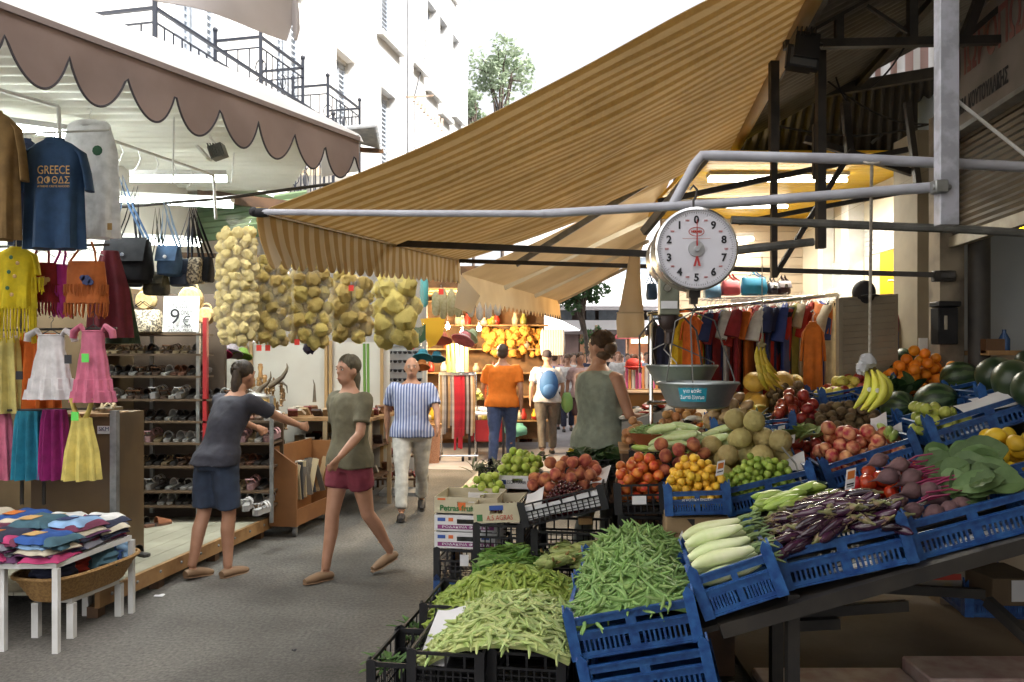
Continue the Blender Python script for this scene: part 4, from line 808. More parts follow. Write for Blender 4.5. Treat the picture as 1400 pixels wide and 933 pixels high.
dress('pink tiered toddler dress beside the white one', pk, 97, 158, 446, 550, 5.10, tagm=(.32,.42,lime))
dress('pale yellow skirt hanging at the left edge with a dark tag', py_, -30, 30, 462, 565, 5.3, 'skirt', 'skirt', 'skirt', tagm=(.94,.5,ink_black))
dress('orange skirt behind the white toddler dress', og, 24, 80, 456, 562, 5.38, 'skirt', 'skirt', 'skirt')
dress('pale yellow pinafore dress with lime tag', cloth('butter', (.70,.58,.16)), 88, 136, 545, 656, 5.05, 'pin', tagm=(.3,.22,lime))
dress('long pink skirt at the left edge of the lowest row', pk, -40, 18, 562, 656, 5.3, 'skirt', 'skirt', 'skirt')
dress('turquoise pleated skirt between the pink and the magenta one', cloth('turq', (.02,.24,.36)), 20, 60, 562, 655, 5.28, 'skirt', 'skirt', 'skirt')
dress('magenta pleated skirt beside the pale yellow pinafore', cloth('mag2', (.30,.015,.16)), 56, 94, 560, 655, 5.28, 'skirt', 'skirt', 'skirt')
s = MB(); c = P(150,462,5.7); s.loft([(c, .16, .05, .4, 6), (c+Z*.35, .13, .05, .3, 6), (c+Z*.62, .06, .04)], 36); o = s.build('shawl', cloth('maroon', (.16,.02,.035)), org=c); tag(o, 'dark red long shawl hanging behind the orange fringed top', 'shawl')
s = MB(); c = P(158,470,5.85); s.loft([(c+X*.02, .15, .05, .4, 6), (c+Z*.4, .10, .05, .3, 6), (c+Z*.55, .04, .04)], 36); o = s.build('shawl', cloth('forest', (.035,.06,.035)), org=c); tag(o, 'dark green shawl hanging lowest behind the pink dress', 'shawl')

# ---- handbags
def bag(label, mat, px0, px1, py0, py1, Y, top, flap=True, n=2, strapm=None, name='handbag', cat='handbag', depth=.08, tilt=0, group=None):
    w = (px1-px0)*Y/FOC; h = (py1-py0)*Y/FOC; c = P((px0+px1)/2, py1, Y); t = thing(name, label, cat, c, group); z = lambda f: c+Z*h*f+X*tilt*h*f
    e = lambda f, kx, kd: [z(f)+V((kx*w/2*math.copysign(abs(math.cos(a))**.45, math.cos(a)), kd*depth*math.copysign(abs(math.sin(a))**.6, math.sin(a)), 0)) for a in [2*PI*j/28 for j in range(28)]]
    s = MB(); s.rings([e(0,.82,.7), e(.06,.95,.95), e(.3,1,1), e(.6,.97,.8), e(.9,.92,.5), e(1,.88,.35)]); s.build('body', mat, t)
    if flap: s = MB(); s.sheet(lambda u, v: z(1.02-.55*v) + V(((u-.5)*w*.9, -depth*(.36+.68*v**.7)-.006, .0)), 8, 6, .006); s.build('flap', mat, t); s = MB(); s.lathe([(.016,0),(.014,.006)], 12, z(.62)+V((0,-depth*1.0-.01,0)), (0,-1,0)); s.build('clasp', chrome, t)
    T = V((z(1).x + (top[0]-(px0+px1)/2)*Y/FOC, c.y, CAMZ+(HZ-top[1])*Y/FOC))
    for q in range(n):
        s = MB(); k = (q-(n-1)/2)*.03; s.tube([z(.97)+V((-w*.4+k,0,0)), (z(1)+T)/2+V((-w*.12+k,-.01,0)), T+V((k,0,0)), (z(1)+T)/2+V((w*.13+k,.01,0)), z(.97)+V((w*.4+k,0,0))], .009, 6, flat=.4); s.build('strap', strapm or mat, t)
    return t
lea = M('black_leather', (.008,.009,.012), (.016,.016,.02), scale=12, rough=.8, bump=.1, spec=.2)
denim = cloth('denim', (.07,.14,.27)); camo = M('camo', (.09,.08,.05), (.03,.03,.025), scale=16, rough=.8, contrast=.3); check_m = M('check_fabric', (.45,.38,.27), (.08,.065,.05), scale=55, rough=.7, contrast=.2, detail=1)
bag('large black leather handbag with wide flap', lea, 146, 208, 328, 388, 6.0, (165,240), n=2, strapm=denim, depth=.1)
bag('black rounded handbag hanging half behind the large flap one', lea, 150, 196, 345, 392, 6.15, (186,255), flap=False)
bag('blue denim handbag with pale straps', denim, 217, 248, 338, 378, 6.1, (226,275), strapm=cloth('paledenim', (.32,.42,.55)))
bag('small camouflage bag below the dark handbags', camo, 198, 230, 374, 404, 6.1, (215,285), strapm=camo)
bag('navy quilted handbag beside the checked ones', M('navy_leather', (.02,.03,.06), (.03,.045,.08), scale=20, rough=.5), 234, 263, 356, 392, 6.2, (262,285))
bag('narrow checked handbag hanging between two dark ones', check_m, 258, 278, 353, 388, 6.15, (262,284), strapm=lea, flap=False)
bag('small black handbag right of the checked one', lea, 272, 291, 352, 386, 6.2, (264,284), flap=False)
bag('checked cloth tote standing on top of the shoe shelf', check_m, 168, 222, 424, 456, 7.1, (195,412), flap=False, strapm=lea, depth=.13, name='tote_bag', cat='bag')
straw = M('straw', (.52,.38,.18), (.38,.26,.11), scale=40, rough=.8, bump=.3)
for x0, x1, y0, y1, lb_ in ((186,214,398,425,'round straw bag behind the camouflage bag'), (270,294,418,446,'round straw bag beside the handwritten price card'), (244,278,398,420,'wide straw basket bag above the handwritten price card')):
    Y = 7.3; c = P((x0+x1)/2,(y0+y1)/2,Y); r = (x1-x0)/2*Y/FOC; t = thing('straw_bag', lb_, 'bag', c)
    s = MB(); s.lathe([(.0,-.05),(r*.8,-.05),(r,-.02),(r,.02),(r*.8,.05),(0,.05)], 20, c, YA); s.build('body', straw, t)
    s = MB(); s.tube([c+V((math.cos(a)*r*.6,0,r*.7+math.sin(a)*r*.7)) for a in [PI*k/8 for k in range(9)]], .008, 5); s.build('handle', straw, t)
# handwritten card
t = thing('price_card', 'handwritten white price card standing over the shoe shelf', 'sign', P(246,453,6.95))
s = MB(); a = P(222,454,6.9); s.par(a, V((49*6.9/FOC,0,0)), V((0,.006,.0)), V((0,.03,49*6.9/FOC))); s.build('sheet', M('bright_paper', (.80,.80,.80), rough=.8), t, smooth=False)
q = lambda x, y: P(x,y,6.885)
for tx, sz, x, y, sq in (('ALL SIZES', .055, 246, 411, .23), ('INSIDE', .055, 246, 419, .15), ('9', .19, 239, 434, None), ('ONLY', .06, 255, 428, .10), ('€', .12, 255, 440, None), ('ALL SLIPPERS', .04, 247, 447, .23), ('SPECIAL PRICE', .034, 246, 452, .22)): text(tx, sz, q(x,y), X, (0,.08,1), ink_black, t, squeeze=sq)
# ---- shoe shelf
SY = 7.1; zz = lambda py: CAMZ+(HZ-py)*SY/FOC; sx = lambda px: (px-700)*SY/FOC
t = thing('shoe_shelf', 'tall brown shelf unit crowded with sandals and slippers', 'shelf', (-3.2,7.3,.17))
shm = M('shelf_brown', (.11,.07,.04), (.075,.048,.027), scale=4, rough=.6)
for y, xr in ((456,274), (484,274), (514,274), (546,330), (576,372), (606,372), (638,372), (672,372), (692,372)):
    s = MB(); s.par((sx(120),SY,zz(y)-.018), (sx(xr)-sx(120),0,0), (0,.32,.0), (0,0,.018)); s.build('shelf', shm, t, smooth=False)
s = MB(); s.bar((sx(187),SY+.3,.2), (sx(187),SY+.3,1.9), .03); s.bar((sx(371),SY+.01,.17), (sx(371),SY+.01,1.3), .03); s.bar((sx(270),SY+.02,.2), (sx(270),SY+.02,1.95), .03); s.build('upright', galv, t, smooth=False)
s = MB(); s.par((sx(277),SY+.0,.9), (.035,0,0), (0,.05,0), (0,0,1.1)); s.build('red_end_panel', M('red_paint', (.35,.02,.025), rough=.5), t, smooth=False)
s = MB(); s.par((sx(276),SY+.34,.15), (sx(372)-sx(276),0,0), (0,.03,0), (0,0,.95)); s.build('back_panel', shm, t, smooth=False)
def shoe_mesh(kind):
    L, W = .25, .085; parts = []
    out = [(W*.5*k[0], L*k[1]) for k in ((-.62,.05),(-.7,.2),(-.55,.45),(-.8,.7),(-.85,.85),(-.5,1),(.3,1),(.8,.85),(.9,.65),(.6,.4),(.75,.2),(.6,.05),(0,0))]
    s = MB(); s.prism(out, (0,0,0), X, YA, Z*(.022 if kind != 'wedge' else .05)); parts.append(('sole', s))
    u = MB(); h = .022 if kind != 'wedge' else .05
    if kind == 'flip':
        u.tube([(-.04,L*.45,h), (-.022,L*.68,h+.03), (-.004,L*.8,h+.008), (.004,L*.8,h+.008), (.022,L*.68,h+.03), (.04,L*.45,h)], .007, 5, flat=.5)
    elif kind == 'sandal' or kind == 'wedge':
        for y in (.78,.6): w_ = MB(); parts.append(('strap', w_)); w_.sheet(lambda a, b, y=y: (math.cos(PI*a)*W*.47, L*(y+.05*(b-.5)*2), h-.004+math.sin(PI*a)*.045), 10, 2, .004)
        u.tube([(math.cos(a)*.036, L*.1+math.sin(a)*-.02, h+.05+.0*a) for a in [PI*k/8 for k in range(9)]], .006, 5)
        for q in (-1,1): u.tube([(q*.036,L*.1,h+.05),(q*.04,L*.28,h)], .006, 5)
    else:
        u.sheet(lambda a, b: (math.cos(PI*a)*W*.46*(1-.35*b*b), L*(.45+.5*b), h-.004+math.sin(PI*a)*.06*(1-b*.75)), 10, 6, .005)
    parts.append(('upper' if kind == 'slide' else 'thong' if kind == 'flip' else 'heel_strap', u)); return parts
shoes = []
for kind, nm, ms, lab in (('sandal','sandal',(.10,.045,.02),'brown strapped sandal'), ('slide','slipper',(.62,.62,.6),'white leather slipper'), ('slide','slipper',(.03,.025,.022),'black leather slipper'), ('flip','sandal',(.40,.30,.16),'tan thong sandal'), ('wedge','sandal',(.55,.32,.34),'pink wedge sandal'), ('slide','slipper',(.26,.10,.05),'reddish brown slipper'), ('wedge','sandal',(.55,.55,.56),'silver wedge sandal')):
    r = thing(nm, '', kind, (0,0,0)); r['category'] = 'shoe'
    for pn, mb_ in shoe_mesh(kind): mb_.build(pn, M('shoe_%s_%s' % (lab.replace(' ','_'), pn), ms if pn != 'sole' else tuple(x*.5+.03 for x in ms), rough=.5, rnd=.2), r, local=True)
    shoes.append((r, lab, [0]))
def put_shoe(i, M_, where):
    r, lab, used = shoes[i]
    if not used[0]: used[0] = 1; r.matrix_world = M_; o = r
    else: o = dup(r, treelist(r), M_)
    o['label'] = lab + ' ' + where; o['group'] = lab + 's ' + where
rg = random.Random(5)
names = {484:'on the top shelf of the shoe rack', 514:'on the second shelf of the shoe rack', 546:'on the middle shelf of the shoe rack', 576:'on the fourth shelf of the shoe rack', 606:'on the fifth shelf of the shoe rack', 638:'on the sixth shelf of the shoe rack', 672:'on the low shelf of the shoe rack', 692:'on the lowest shelf of the shoe rack'}
for y, nm in names.items():
    x = 140.
    xe = 268 if y < 540 else (325 if y == 546 else 362)
    while x < xe:
        i = {484:[0,3,0,2,3,0], 514:[0,1,2,5,2], 546:[1,2,1,6,0,2], 576:[0,5,0,2,1], 606:[4,1,4,1,3], 638:[0,3,2,5,0], 672:[6,3,4,1,2], 692:[1,1,2,2,6]}[y][rg.randrange(5)]
        Mx = Matrix.Translation((sx(x), SY+.03+rg.uniform(0,.03), zz(y)+.001)) @ Matrix.Rotation(R(rg.uniform(-14,14)+180*(0)),4,'Z')
        Mx = Mx @ Matrix.Rotation(R(8),4,'X'); put_shoe(i, Mx, nm); x += rg.uniform(9.5,13.5)
# platform
t = thing('wooden_platform', 'low wooden platform with pale boards under the shoe shelf', 'platform', (-3,6.2,0))
a, b = V((-2.62,5.0,0)), V((-2.245,7.36,0)); s = MB()
for k in range(9): s.par(a+V((-.012-.165*(k+1),.0,.15)), b-a, V((.16,0,0)), V((0,0,.02)))
s.build('board', M('pale_boards', (.36,.345,.27), (.26,.25,.19), scale=3, rough=.7), t, smooth=False)
s = MB(); s.par(a+V((0,0,.07)), b-a, V((.03,0,0)), V((0,0,.105))); s.build('front_board', wood, t, smooth=False)
s = MB()
for k in (.03,.3,.62,.95): s.box(a.lerp(b,k)+V((-.04,0,.035)), .07, .09, .07)
s.build('foot', wood_dark, t, smooth=False)
s = MB()
for k in range(9): s.ball(a.lerp(b,.05+k*.11)+V((.03,0,.13)), .012, nu=8, nv=5)
s.build('bolt', galv, t)
for x, y, yw, i in ((203,762,60,2), (170,735,20,0), (196,722,-40,5), (180,700,10,0), (214,720,70,2), (335,700,10,6), (348,706,-10,6), (352,668,0,2), (345,672,20,6), (330,660,-20,2)):
    zf = .171 if y > 712 else zz(692)+.003
    g_ = G(x,y,zf); put_shoe(i, Matrix.Translation(g_) @ Matrix.Rotation(R(yw),4,'Z'), 'lying on the wooden platform' if y > 712 else 'on the shelf end')
# brown cabinet panel
t = thing('brown_cabinet', 'brown cabinet with metal edge behind the table of folded clothes', 'cabinet', P(100,800,5.6))
s = MB(); a = P(40,700,5.6); s.par((a.x,5.62,0), (P(150,0,5.6).x-a.x,0,0), (0,.5,0), (0,0,1.24)); s.build('body', M('cabinet_brown', (.13,.08,.033), (.09,.055,.024), scale=3, rough=.55), t, smooth=False)
s = MB(); s.par((P(150,0,5.6).x,5.6,0), (.045,0,0), (0,.05,0), (0,0,1.27)); s.build('edge', galv, t, smooth=False)
s = MB(); s.box(P(143,588,5.61), .1, .005, .055); s.build('label', paper, t, smooth=False); text('SKM', .04, P(142,587,5.605), X, Z, navy_p, t)
s = MB(); s.box(P(134,566,5.75), .3, .3, .02); s.build('top', wood, t, smooth=False)
for i, x in enumerate((128,140,152)): put_shoe(3, Matrix.Translation(P(x,563,5.7)) @ Matrix.Rotation(R(i*30-20),4,'Z'), 'on the brown cabinet')
# ---- low white table with folded clothes
t = thing('white_table', 'low white steel table stacked with folded clothes', 'table', G(75,893))
c1, c2 = G(77,893), G(180,838); TZ = .50; dv = c2-c1
lx = V((-.95,-.03,0)); s = MB(); s.par(c1+V((0,0,TZ-.03)), dv, lx, V((0,0,.03))); s.build('top', white_paint, t, smooth=False)
for p in (c1, c2, c1+lx, c2+lx): s = MB(); s.box(p+V((-.0,0,(TZ-.03)/2)), .032, .032, TZ-.03); s.build('leg', white_paint, t, smooth=False)
t2 = thing('white_table', 'second white table cut off by the left edge', 'table', G(6,893))
p0 = G(4,890); s = MB(); s.box(p0+V((0,0,.28)), .035, .035, .56); s.build('leg', white_paint, t2, smooth=False)
s = MB(); s.par(p0+V((.02,-.02,.56)), (-.8,0,0), (.05,.5,0), (0,0,.03)); s.build('top', white_paint, t2, smooth=False)
def folded(M_, mat, n, cols, label, prt=None):
    t = thing('folded_shirt', label, 'folded clothes', M_.translation); q = rg
    w_, d_ = .225, .26
    s = MB(); h = .035
    s.sheet(lambda u, v: M_ @ V(((u-.5)*w_*(1-.05*math.sin(5*v)), (v-.5)*d_, h*(1-abs(2*u-1)**6)*(1-abs(2*v-1)**8)+.004*math.sin(9*u+7*v))), 14, 14, .006)
    s.build('fabric', mat, t)
    if prt: s = MB(); s.sheet(lambda u, v: M_ @ V(((u-.5)*.09-.02, (v-.5)*.09-.04, h+.006+.003*math.sin(9*u))), 3, 3, .003); s.build('print', prt, t)
    return t
fm = {k: cloth('f_'+k, v) for k, v in dict(royal=(.02,.08,.30), red=(.38,.03,.02), white=(.74,.73,.72), navy=(.02,.025,.06), sky=(.25,.42,.66), wine=(.16,.03,.07), plum=(.12,.04,.11), orange=(.6,.18,.03), cream=(.6,.54,.42), pinkish=(.45,.04,.15), teal=(.05,.12,.16), grey=(.2,.2,.24)).items()}
orange_t = fm['orange']; gold_t = gold
lo = V((c1.x, c1.y, TZ)); ux, uy = lx.normalized(), dv.normalized()
cells = []
for a_ in range(4):
    for b_ in range(3):
        top, pr, pl = [[('royal',gold_t,'gold'),('sky',navy_p,'navy'),('white',navy_p,'blue')],[('navy',orange_t,'orange'),('teal',gold_t,'gold'),('white',gold_t,'gold')],[('red',orange_t,'orange'),('wine',gold_t,'gold'),('royal',orange_t,'orange')],[('white',None,''),('navy',gold_t,'gold'),('cream',orange_t,'orange')]][a_][b_]
        cells.append((.125+.235*a_, .13+.225*b_, 8+(a_+b_*2) % 4, top, pr, top.replace('royal','royal blue').replace('sky','sky blue')+' folded shirt '+('with '+pl+' print ' if pl else 'without print ')+'topping the '+('right','second','third','left')[a_]+' '+('front','middle','back')[b_]+' stack of the white table'))
others = ['plum','wine','navy','grey','teal','pinkish','cream','royal','sky']
for a_, b_, n_, top, pr, lab in cells:
    base = lo + ux*a_ + uy*b_; yaw = math.atan2(uy.y,uy.x)-PI/2
    for k in range(n_):
        mt = fm[top] if k == n_-1 else fm[others[rg.randrange(len(others))]]
        Mx = Matrix.Translation(base+V((rg.uniform(-.03,.03),rg.uniform(-.03,.03),.006+k*.015))) @ Matrix.Rotation(yaw+R(rg.uniform(-9,9)+(22 if k == n_-1 and top in ('white','red') else 0)),4,'Z')
        if k < n_-1: 
            o = folded(Mx, mt, 1, None, 'folded garment inside the '+lab.split('topping the ')[1]); o['group'] = 'folded clothes in the table stacks'
        else: folded(Mx @ Matrix.Rotation(R(rg.uniform(-14,14)),4,'Z') @ Matrix.Rotation(R(rg.uniform(-4,4)),4,'X'), mt, 1, None, lab, pr)
# basket on white bench
t = thing('white_bench', 'small white bench carrying the wicker basket under the table', 'bench', c1+V((0,.3,0)))
e1, e2 = G(98,872)+V((0,.0,0)), G(163,842); e3 = G(50,871); bz = .235
s = MB(); s.par(e3+V((0,0,bz-.03)), e1-e3, e2-e1, V((0,0,.03))); s.build('top', white_paint, t, smooth=False)
for p in (e1, e2, e3, e3+e2-e1): s = MB(); s.box(p+V((0,0,(bz-.03)/2)), .04, .04, bz-.03); s.build('leg', white_paint, t, smooth=False)
wick = M('wicker', (.34,.20,.07), (.22,.12,.04), scale=70, rough=.7, bump=.4)
ctr = (e1+e2+e3+(e3+e2-e1))/4
t = thing('wicker_basket', 'long wicker basket of colourful cloth under the white table', 'basket', ctr+Z*bz)
s = MB(); ax1 = (e2-e1).normalized(); ax2 = V((-ax1.y,ax1.x,0)); prof = [(.30,.13,0),(.36,.19,.1),(.38,.21,.145)]
def bring(l, w, z, n=40): return [ctr+Z*(bz+z)+ax1*l*math.copysign(abs(math.cos(a))**.6,math.cos(a))+ax2*w*math.copysign(abs(math.sin(a))**.6,math.sin(a)) for a in [2*PI*j/n for j in range(n)]]
rr_ = []
for k in range(12): f = k/11; rr_.append(bring(.30+.08*f+.004*(k % 2), .13+.08*f+.004*(k % 2), .001+.145*f))
for k in range(11,0,-3): f = k/11; rr_.append(bring(.28+.08*f, .11+.08*f, .004+.145*f))
s.rings(rr_); s.build('weave', wick, t)
s = MB(); p_ = bring(.385,.215,.15); s.tube(p_+[p_[0]], .012, 6); s.build('rim', wick, t)
for i, (f1, f2, m_, lab) in enumerate(((.18,0,'royal','blue and green patterned cloth spilling from the wicker basket'), (-.05,.02,'red','red cloth bundled in the wicker basket'), (-.2,0,'navy','dark cloth bundled at the left of the wicker basket'), (.3,.02,'sky','pale blue cloth at the far end of the wicker basket'), (.08,-.06,'teal','dark teal cloth tucked in the middle of the basket'))):
    c = ctr+Z*(bz+.15)+ax1*f1+ax2*f2; s = MB(); s.ball(c, .12, .12, .075, 24, 14, fn=lambda d, i=i: 1+.35*noise.noise(d*2.6+V((i*5,0,0)))+.12*noise.noise(d*6)); o = s.build('bundled_cloth', fm[m_], org=c); tag(o, lab, 'cloth')
# ================================================================ greengrocer's stall
rs = random.Random(23)
YAW = R(-9)
def frame(px, py, Y, tilt=0, pitch=0, yaw=YAW): return Matrix.Translation(P(px,py,Y)) @ Matrix.Rotation(yaw,4,'Z') @ Matrix.Rotation(R(-tilt),4,'Y') @ Matrix.Rotation(R(pitch),4,'X')
def frw(x, y, z, tilt=0, yaw=YAW): return Matrix.Translation((x,y,z)) @ Matrix.Rotation(yaw,4,'Z') @ Matrix.Rotation(R(-tilt),4,'Y')
CR = {}
def blue_panel(m, o, u, n, W, H):
    B = lambda a, b, c, d, off=0, th=.008: m.par(o+u*a+n*off+Z*c, u*(b-a), n*th, Z*(d-c))
    B(0,W,0,.16*H); B(0,W,.44*H,.66*H); B(0,W,.80*H,H); B(0,W,.955*H,H,-.008,.008); B(0,W,.60*H,.635*H,-.006,.006); B(0,W,.02*H,.06*H,-.006,.006)
    for a, b in ((0,.07*W),(.46*W,.54*W),(.93*W,W)): B(a,b,.16*H,.44*H); B(a,b,.66*H,.80*H)
    for a0 in (.07*W,.54*W):
        for k in range(1,10): x = a0+.39*W*k/10; B(x-.0045,x+.0045,.16*H,.44*H,0,.006)
def black_panel(m, o, u, n, W, H):
    B = lambda a, b, c, d, off=0, th=.006: m.par(o+u*a+n*off+Z*c, u*(b-a), n*th, Z*(d-c))
    B(0,W,0,.06*H); B(0,W,.93*H,H,-.005,.012); B(0,W,.60*H,.66*H,-.004,.010); B(0,W,.30*H,.335*H,.001,.005); B(0,W,.45*H,.475*H,.001,.005)
    n1 = max(5, int(W/.032))
    for k in range(1,n1): x = W*k/n1; B(x-.0035,x+.0035,.03*H,.62*H,.002,.004)
    n2 = max(3, int(W/.075))
    for k in range(1,n2): x = W*k/n2; B(x-.005,x+.005,.62*H,.95*H,.002,.004)
def crate(kind, M_, W, D, H, label, group=None):
    key = (kind, round(W,3), round(D,3), round(H,3))
    if key in CR:
        r = CR[key]; o = dup(r, treelist(r), M_, label); 
    else:
        o = thing(kind+'_crate', label, 'crate'); CR[key] = o; pan = blue_panel if kind == 'blue' else black_panel; mt = blue_pl if kind == 'blue' else black_pl
        for nm, a, u, n, w in (('front_panel',(0,0,0),X,YA,W), ('back_panel',(W,D,0),-X,-YA,W), ('side_panel',(0,D,0),-YA,X,D), ('side_panel',(W,0,0),YA,-X,D)):
            m = MB(); pan(m, V(a)+n*.004, u, n, w, H); m.build(nm, mt, o, smooth=False, local=True)
        m = MB()
        for k in range(6): m.par((.004,.004+k*D/6,.004), (W-.008,0,0), (0,D/6-.012,0), (0,0,.005))
        m.par((W*.3,.004,.001),(W*.06,0,0),(0,D-.008,0),(0,0,.003)); m.par((W*.64,.004,.001),(W*.06,0,0),(0,D-.008,0),(0,0,.003)); m.build('base', mt, o, smooth=False, local=True)
        for x, y, qx, qy in ((0,0,1,1),(W,0,-1,1),(0,D,1,-1),(W,D,-1,-1)):
            m = MB(); e = .05 if kind == 'blue' else .014; out = [(0,0),(.042,0),(.042,H+e*.45),(.022,H+e),(0,H+e*.45)]
            c = V((x-qx*.006,y-qy*.006,0)); m.prism(out, c, X*qx, Z, YA*qy*.008); m.prism(out, c+V((0,qy*.0085,0)), YA*qy, Z, X*qx*.008); m.build('corner_post', mt, o, smooth=False, local=True)
        o.matrix_world = M_
    o['label'] = label
    if group: o['group'] = group
    return o
# ---- produce meshes
def fmat(name, a, b, **k): d = dict(scale=22, rough=.5, contrast=.6, rnd=.2, hue=.012); d.update(k); return M('fruit_'+name, a, b, **d)
def melon_stripes(name, a, b):
    m = M(name, a, rough=.4); nt = m.node_tree; N = nt.nodes; L = nt.links; tc = N.new('ShaderNodeTexCoord'); sp = N.new('ShaderNodeSeparateXYZ'); L.new(tc.outputs['Object'], sp.inputs[0])
    at = N.new('ShaderNodeMath'); at.operation = 'ARCTAN2'; L.new(sp.outputs[1], at.inputs[0]); L.new(sp.outputs[0], at.inputs[1])
    ns = N.new('ShaderNodeTexNoise'); ns.inputs['Scale'].default_value = 22; ns.inputs['Detail'].default_value = 5; L.new(tc.outputs['Object'], ns.inputs['Vector'])
    ma = N.new('ShaderNodeMath'); ma.operation = 'MULTIPLY_ADD'; ma.inputs[1].default_value = 11; L.new(at.outputs[0], ma.inputs[0]); mu = N.new('ShaderNodeMath'); mu.operation = 'MULTIPLY'; mu.inputs[1].default_value = 5; L.new(ns.outputs['Fac'], mu.inputs[0]); L.new(mu.outputs[0], ma.inputs[2])
    si = N.new('ShaderNodeMath'); si.operation = 'SINE'; L.new(ma.outputs[0], si.inputs[0]); r = N.new('ShaderNodeValToRGB'); r.color_ramp.elements[0].position = .35; r.color_ramp.elements[0].color = (*a,1); r.color_ramp.elements[1].position = .75; r.color_ramp.elements[1].color = (*b,1)
    h = N.new('ShaderNodeMapRange'); h.inputs['From Min'].default_value = -1; L.new(si.outputs[0], h.inputs['Value']); L.new(h.outputs[0], r.inputs['Fac']); L.new(r.outputs[0], N['Principled BSDF'].inputs['Base Color']); return m
dimple = lambda d: 1-.16*max(0,d.z-.6)**1.0*2 if d.z > .6 else 1
MESH = {}
def proto(kind):
    "returns (name, category, list of mesh variants)"
    if kind in MESH: return MESH[kind]
    def b(mat, r, rz=None, fn=None, wob=.05, nu=16, nv=11, stem=None):
        out = []
        for k in range(3):
            s = MB(); s.ball((0,0,0), r, r, rz or r, nu, nv, wob=0, fn=lambda d, k=k: (fn(d) if fn else 1)*(1+wob*noise.noise(d*1.6+V((k*7.,1,2)))))
            if stem: s.cur = 1; s.tube([(0,0,(rz or r)*.86),(.002,0,(rz or r)*1.06),(.006,0,(rz or r)*stem[0])], stem[1], 5)
            me = s.mesh(kind); me.materials.append(mat); 
            if stem: me.materials.append(M('stem_brown', (.10,.075,.03), rough=.8))
            out.append(me)
        return out
    def pods(mat, L, r, n=6, flat=.8, beads=0, curl=.25, nv=4, taper=.35):
        out = []
        for k in range(nv):
            q = random.Random(k+3); s = MB(); c = curl*q.uniform(.3,1.2); bend = q.uniform(-.25,.25); N_ = 10
            pts = [(L*(i/N_-.5), c*L*((i/N_-.5)**2*2), bend*L*((i/N_)**2-.3)*.6) for i in range(N_+1)]
            rad = [r*(taper + (1-taper)*min(1,4*i/N_,4*(N_-i)/N_))*(1+beads*math.sin(i*2.1)) for i in range(N_+1)]
            rad[0] *= .5; rad[-1] *= .4; s.tube(pts, rad, n, flat=flat); me = s.mesh(kind); me.materials.append(mat); out.append(me)
        return out
    K = kind
    if K == 'yellow_plum': r = b(fmat('yplum',(.72,.40,.025),(.78,.50,.05)), .021, .022)
    elif K == 'cantaloupe': r = b(fmat('cantaloupe',(.44,.37,.15),(.36,.29,.11),scale=30,bump=.5,bscale=70,rough=.75), .059, .056, nu=20, nv=16, wob=.04)
    elif K == 'green_plum': r = b(fmat('gplum',(.24,.36,.04),(.34,.45,.08)), .0185, .020)
    elif K == 'green_pear': r = b(fmat('gpear',(.30,.38,.05),(.40,.44,.09)), .030, .040, fn=lambda d: 1-.28*max(0,d.z)**1.2, stem=(1.25,.003))
    elif K == 'nectarine': r = b(fmat('nect',(.33,.012,.018),(.70,.36,.17),scale=22,contrast=.5), .038, .036, fn=dimple, stem=None)
    elif K == 'peach': r = b(fmat('peach',(.22,.035,.028),(.46,.17,.07),scale=24,rough=.85), .038, .036, fn=dimple)
    elif K == 'red_apricot': r = b(fmat('rapr',(.42,.035,.015),(.62,.22,.03),scale=30), .030)
    elif K == 'lemon_melon': r = b(fmat('lemonmelon',(.74,.50,.03),(.66,.43,.02),rough=.5,bump=.1), .040, .046, fn=lambda d: 1+.09*max(0,abs(d.z)-.85)*4, nu=20, nv=14)
    elif K == 'kiwi': r = b(fmat('kiwi',(.15,.10,.045),(.10,.065,.03),scale=40,rough=.95,bump=.3), .027, .033)
    elif K == 'red_apple': r = b(fmat('rapple',(.20,.008,.012),(.34,.06,.03),scale=28,rough=.3), .037, .034, fn=dimple, stem=(1.25,.002))
    elif K == 'yellow_apple': r = b(fmat('yapple',(.52,.45,.06),(.60,.50,.10)), .037, .034, fn=dimple, stem=(1.25,.002))
    elif K == 'green_apple': r = b(fmat('gapple',(.32,.44,.05),(.42,.5,.09)), .029, .027, fn=dimple, stem=(1.2,.002))
    elif K == 'orange': r = b(fmat('orange',(.74,.25,.008),(.68,.20,.006),bump=.25,bscale=160), .035, nu=18)
    elif K == 'tomato': r = b(fmat('tomato',(.48,.03,.012),(.40,.05,.015),rough=.25), .037, .031, fn=dimple, stem=(1.1,.003))
    elif K == 'watermelon': r = b(melon_stripes('watermelon_skin',(.012,.032,.012),(.045,.085,.028)), .125, .135, nu=32, nv=22, wob=.03)
    elif K == 'dark_watermelon': r = b(fmat('dwm',(.014,.030,.013),(.03,.05,.02),scale=5,rough=.35), .14, .135, nu=32, nv=22, wob=.03)
    elif K == 'yellow_melon': r = b(fmat('ymelon',(.62,.40,.06),(.5,.31,.05),rough=.5,bump=.2,bscale=50), .085, .075, nu=22, nv=14)
    elif K == 'cherry': r = b(fmat('cherry',(.040,.006,.008),(.07,.008,.01),rough=.22,scale=30), .0108, nu=10, nv=7, stem=(2.6,.0009))
    elif K == 'onion': r = b(fmat('onion',(.42,.19,.06),(.5,.28,.12)), .033, .03)
    elif K == 'potato': r = b(fmat('potato',(.36,.25,.12),(.28,.19,.09),bump=.3), .03, .045, wob=.2)
    elif K == 'beetroot':
        r = []
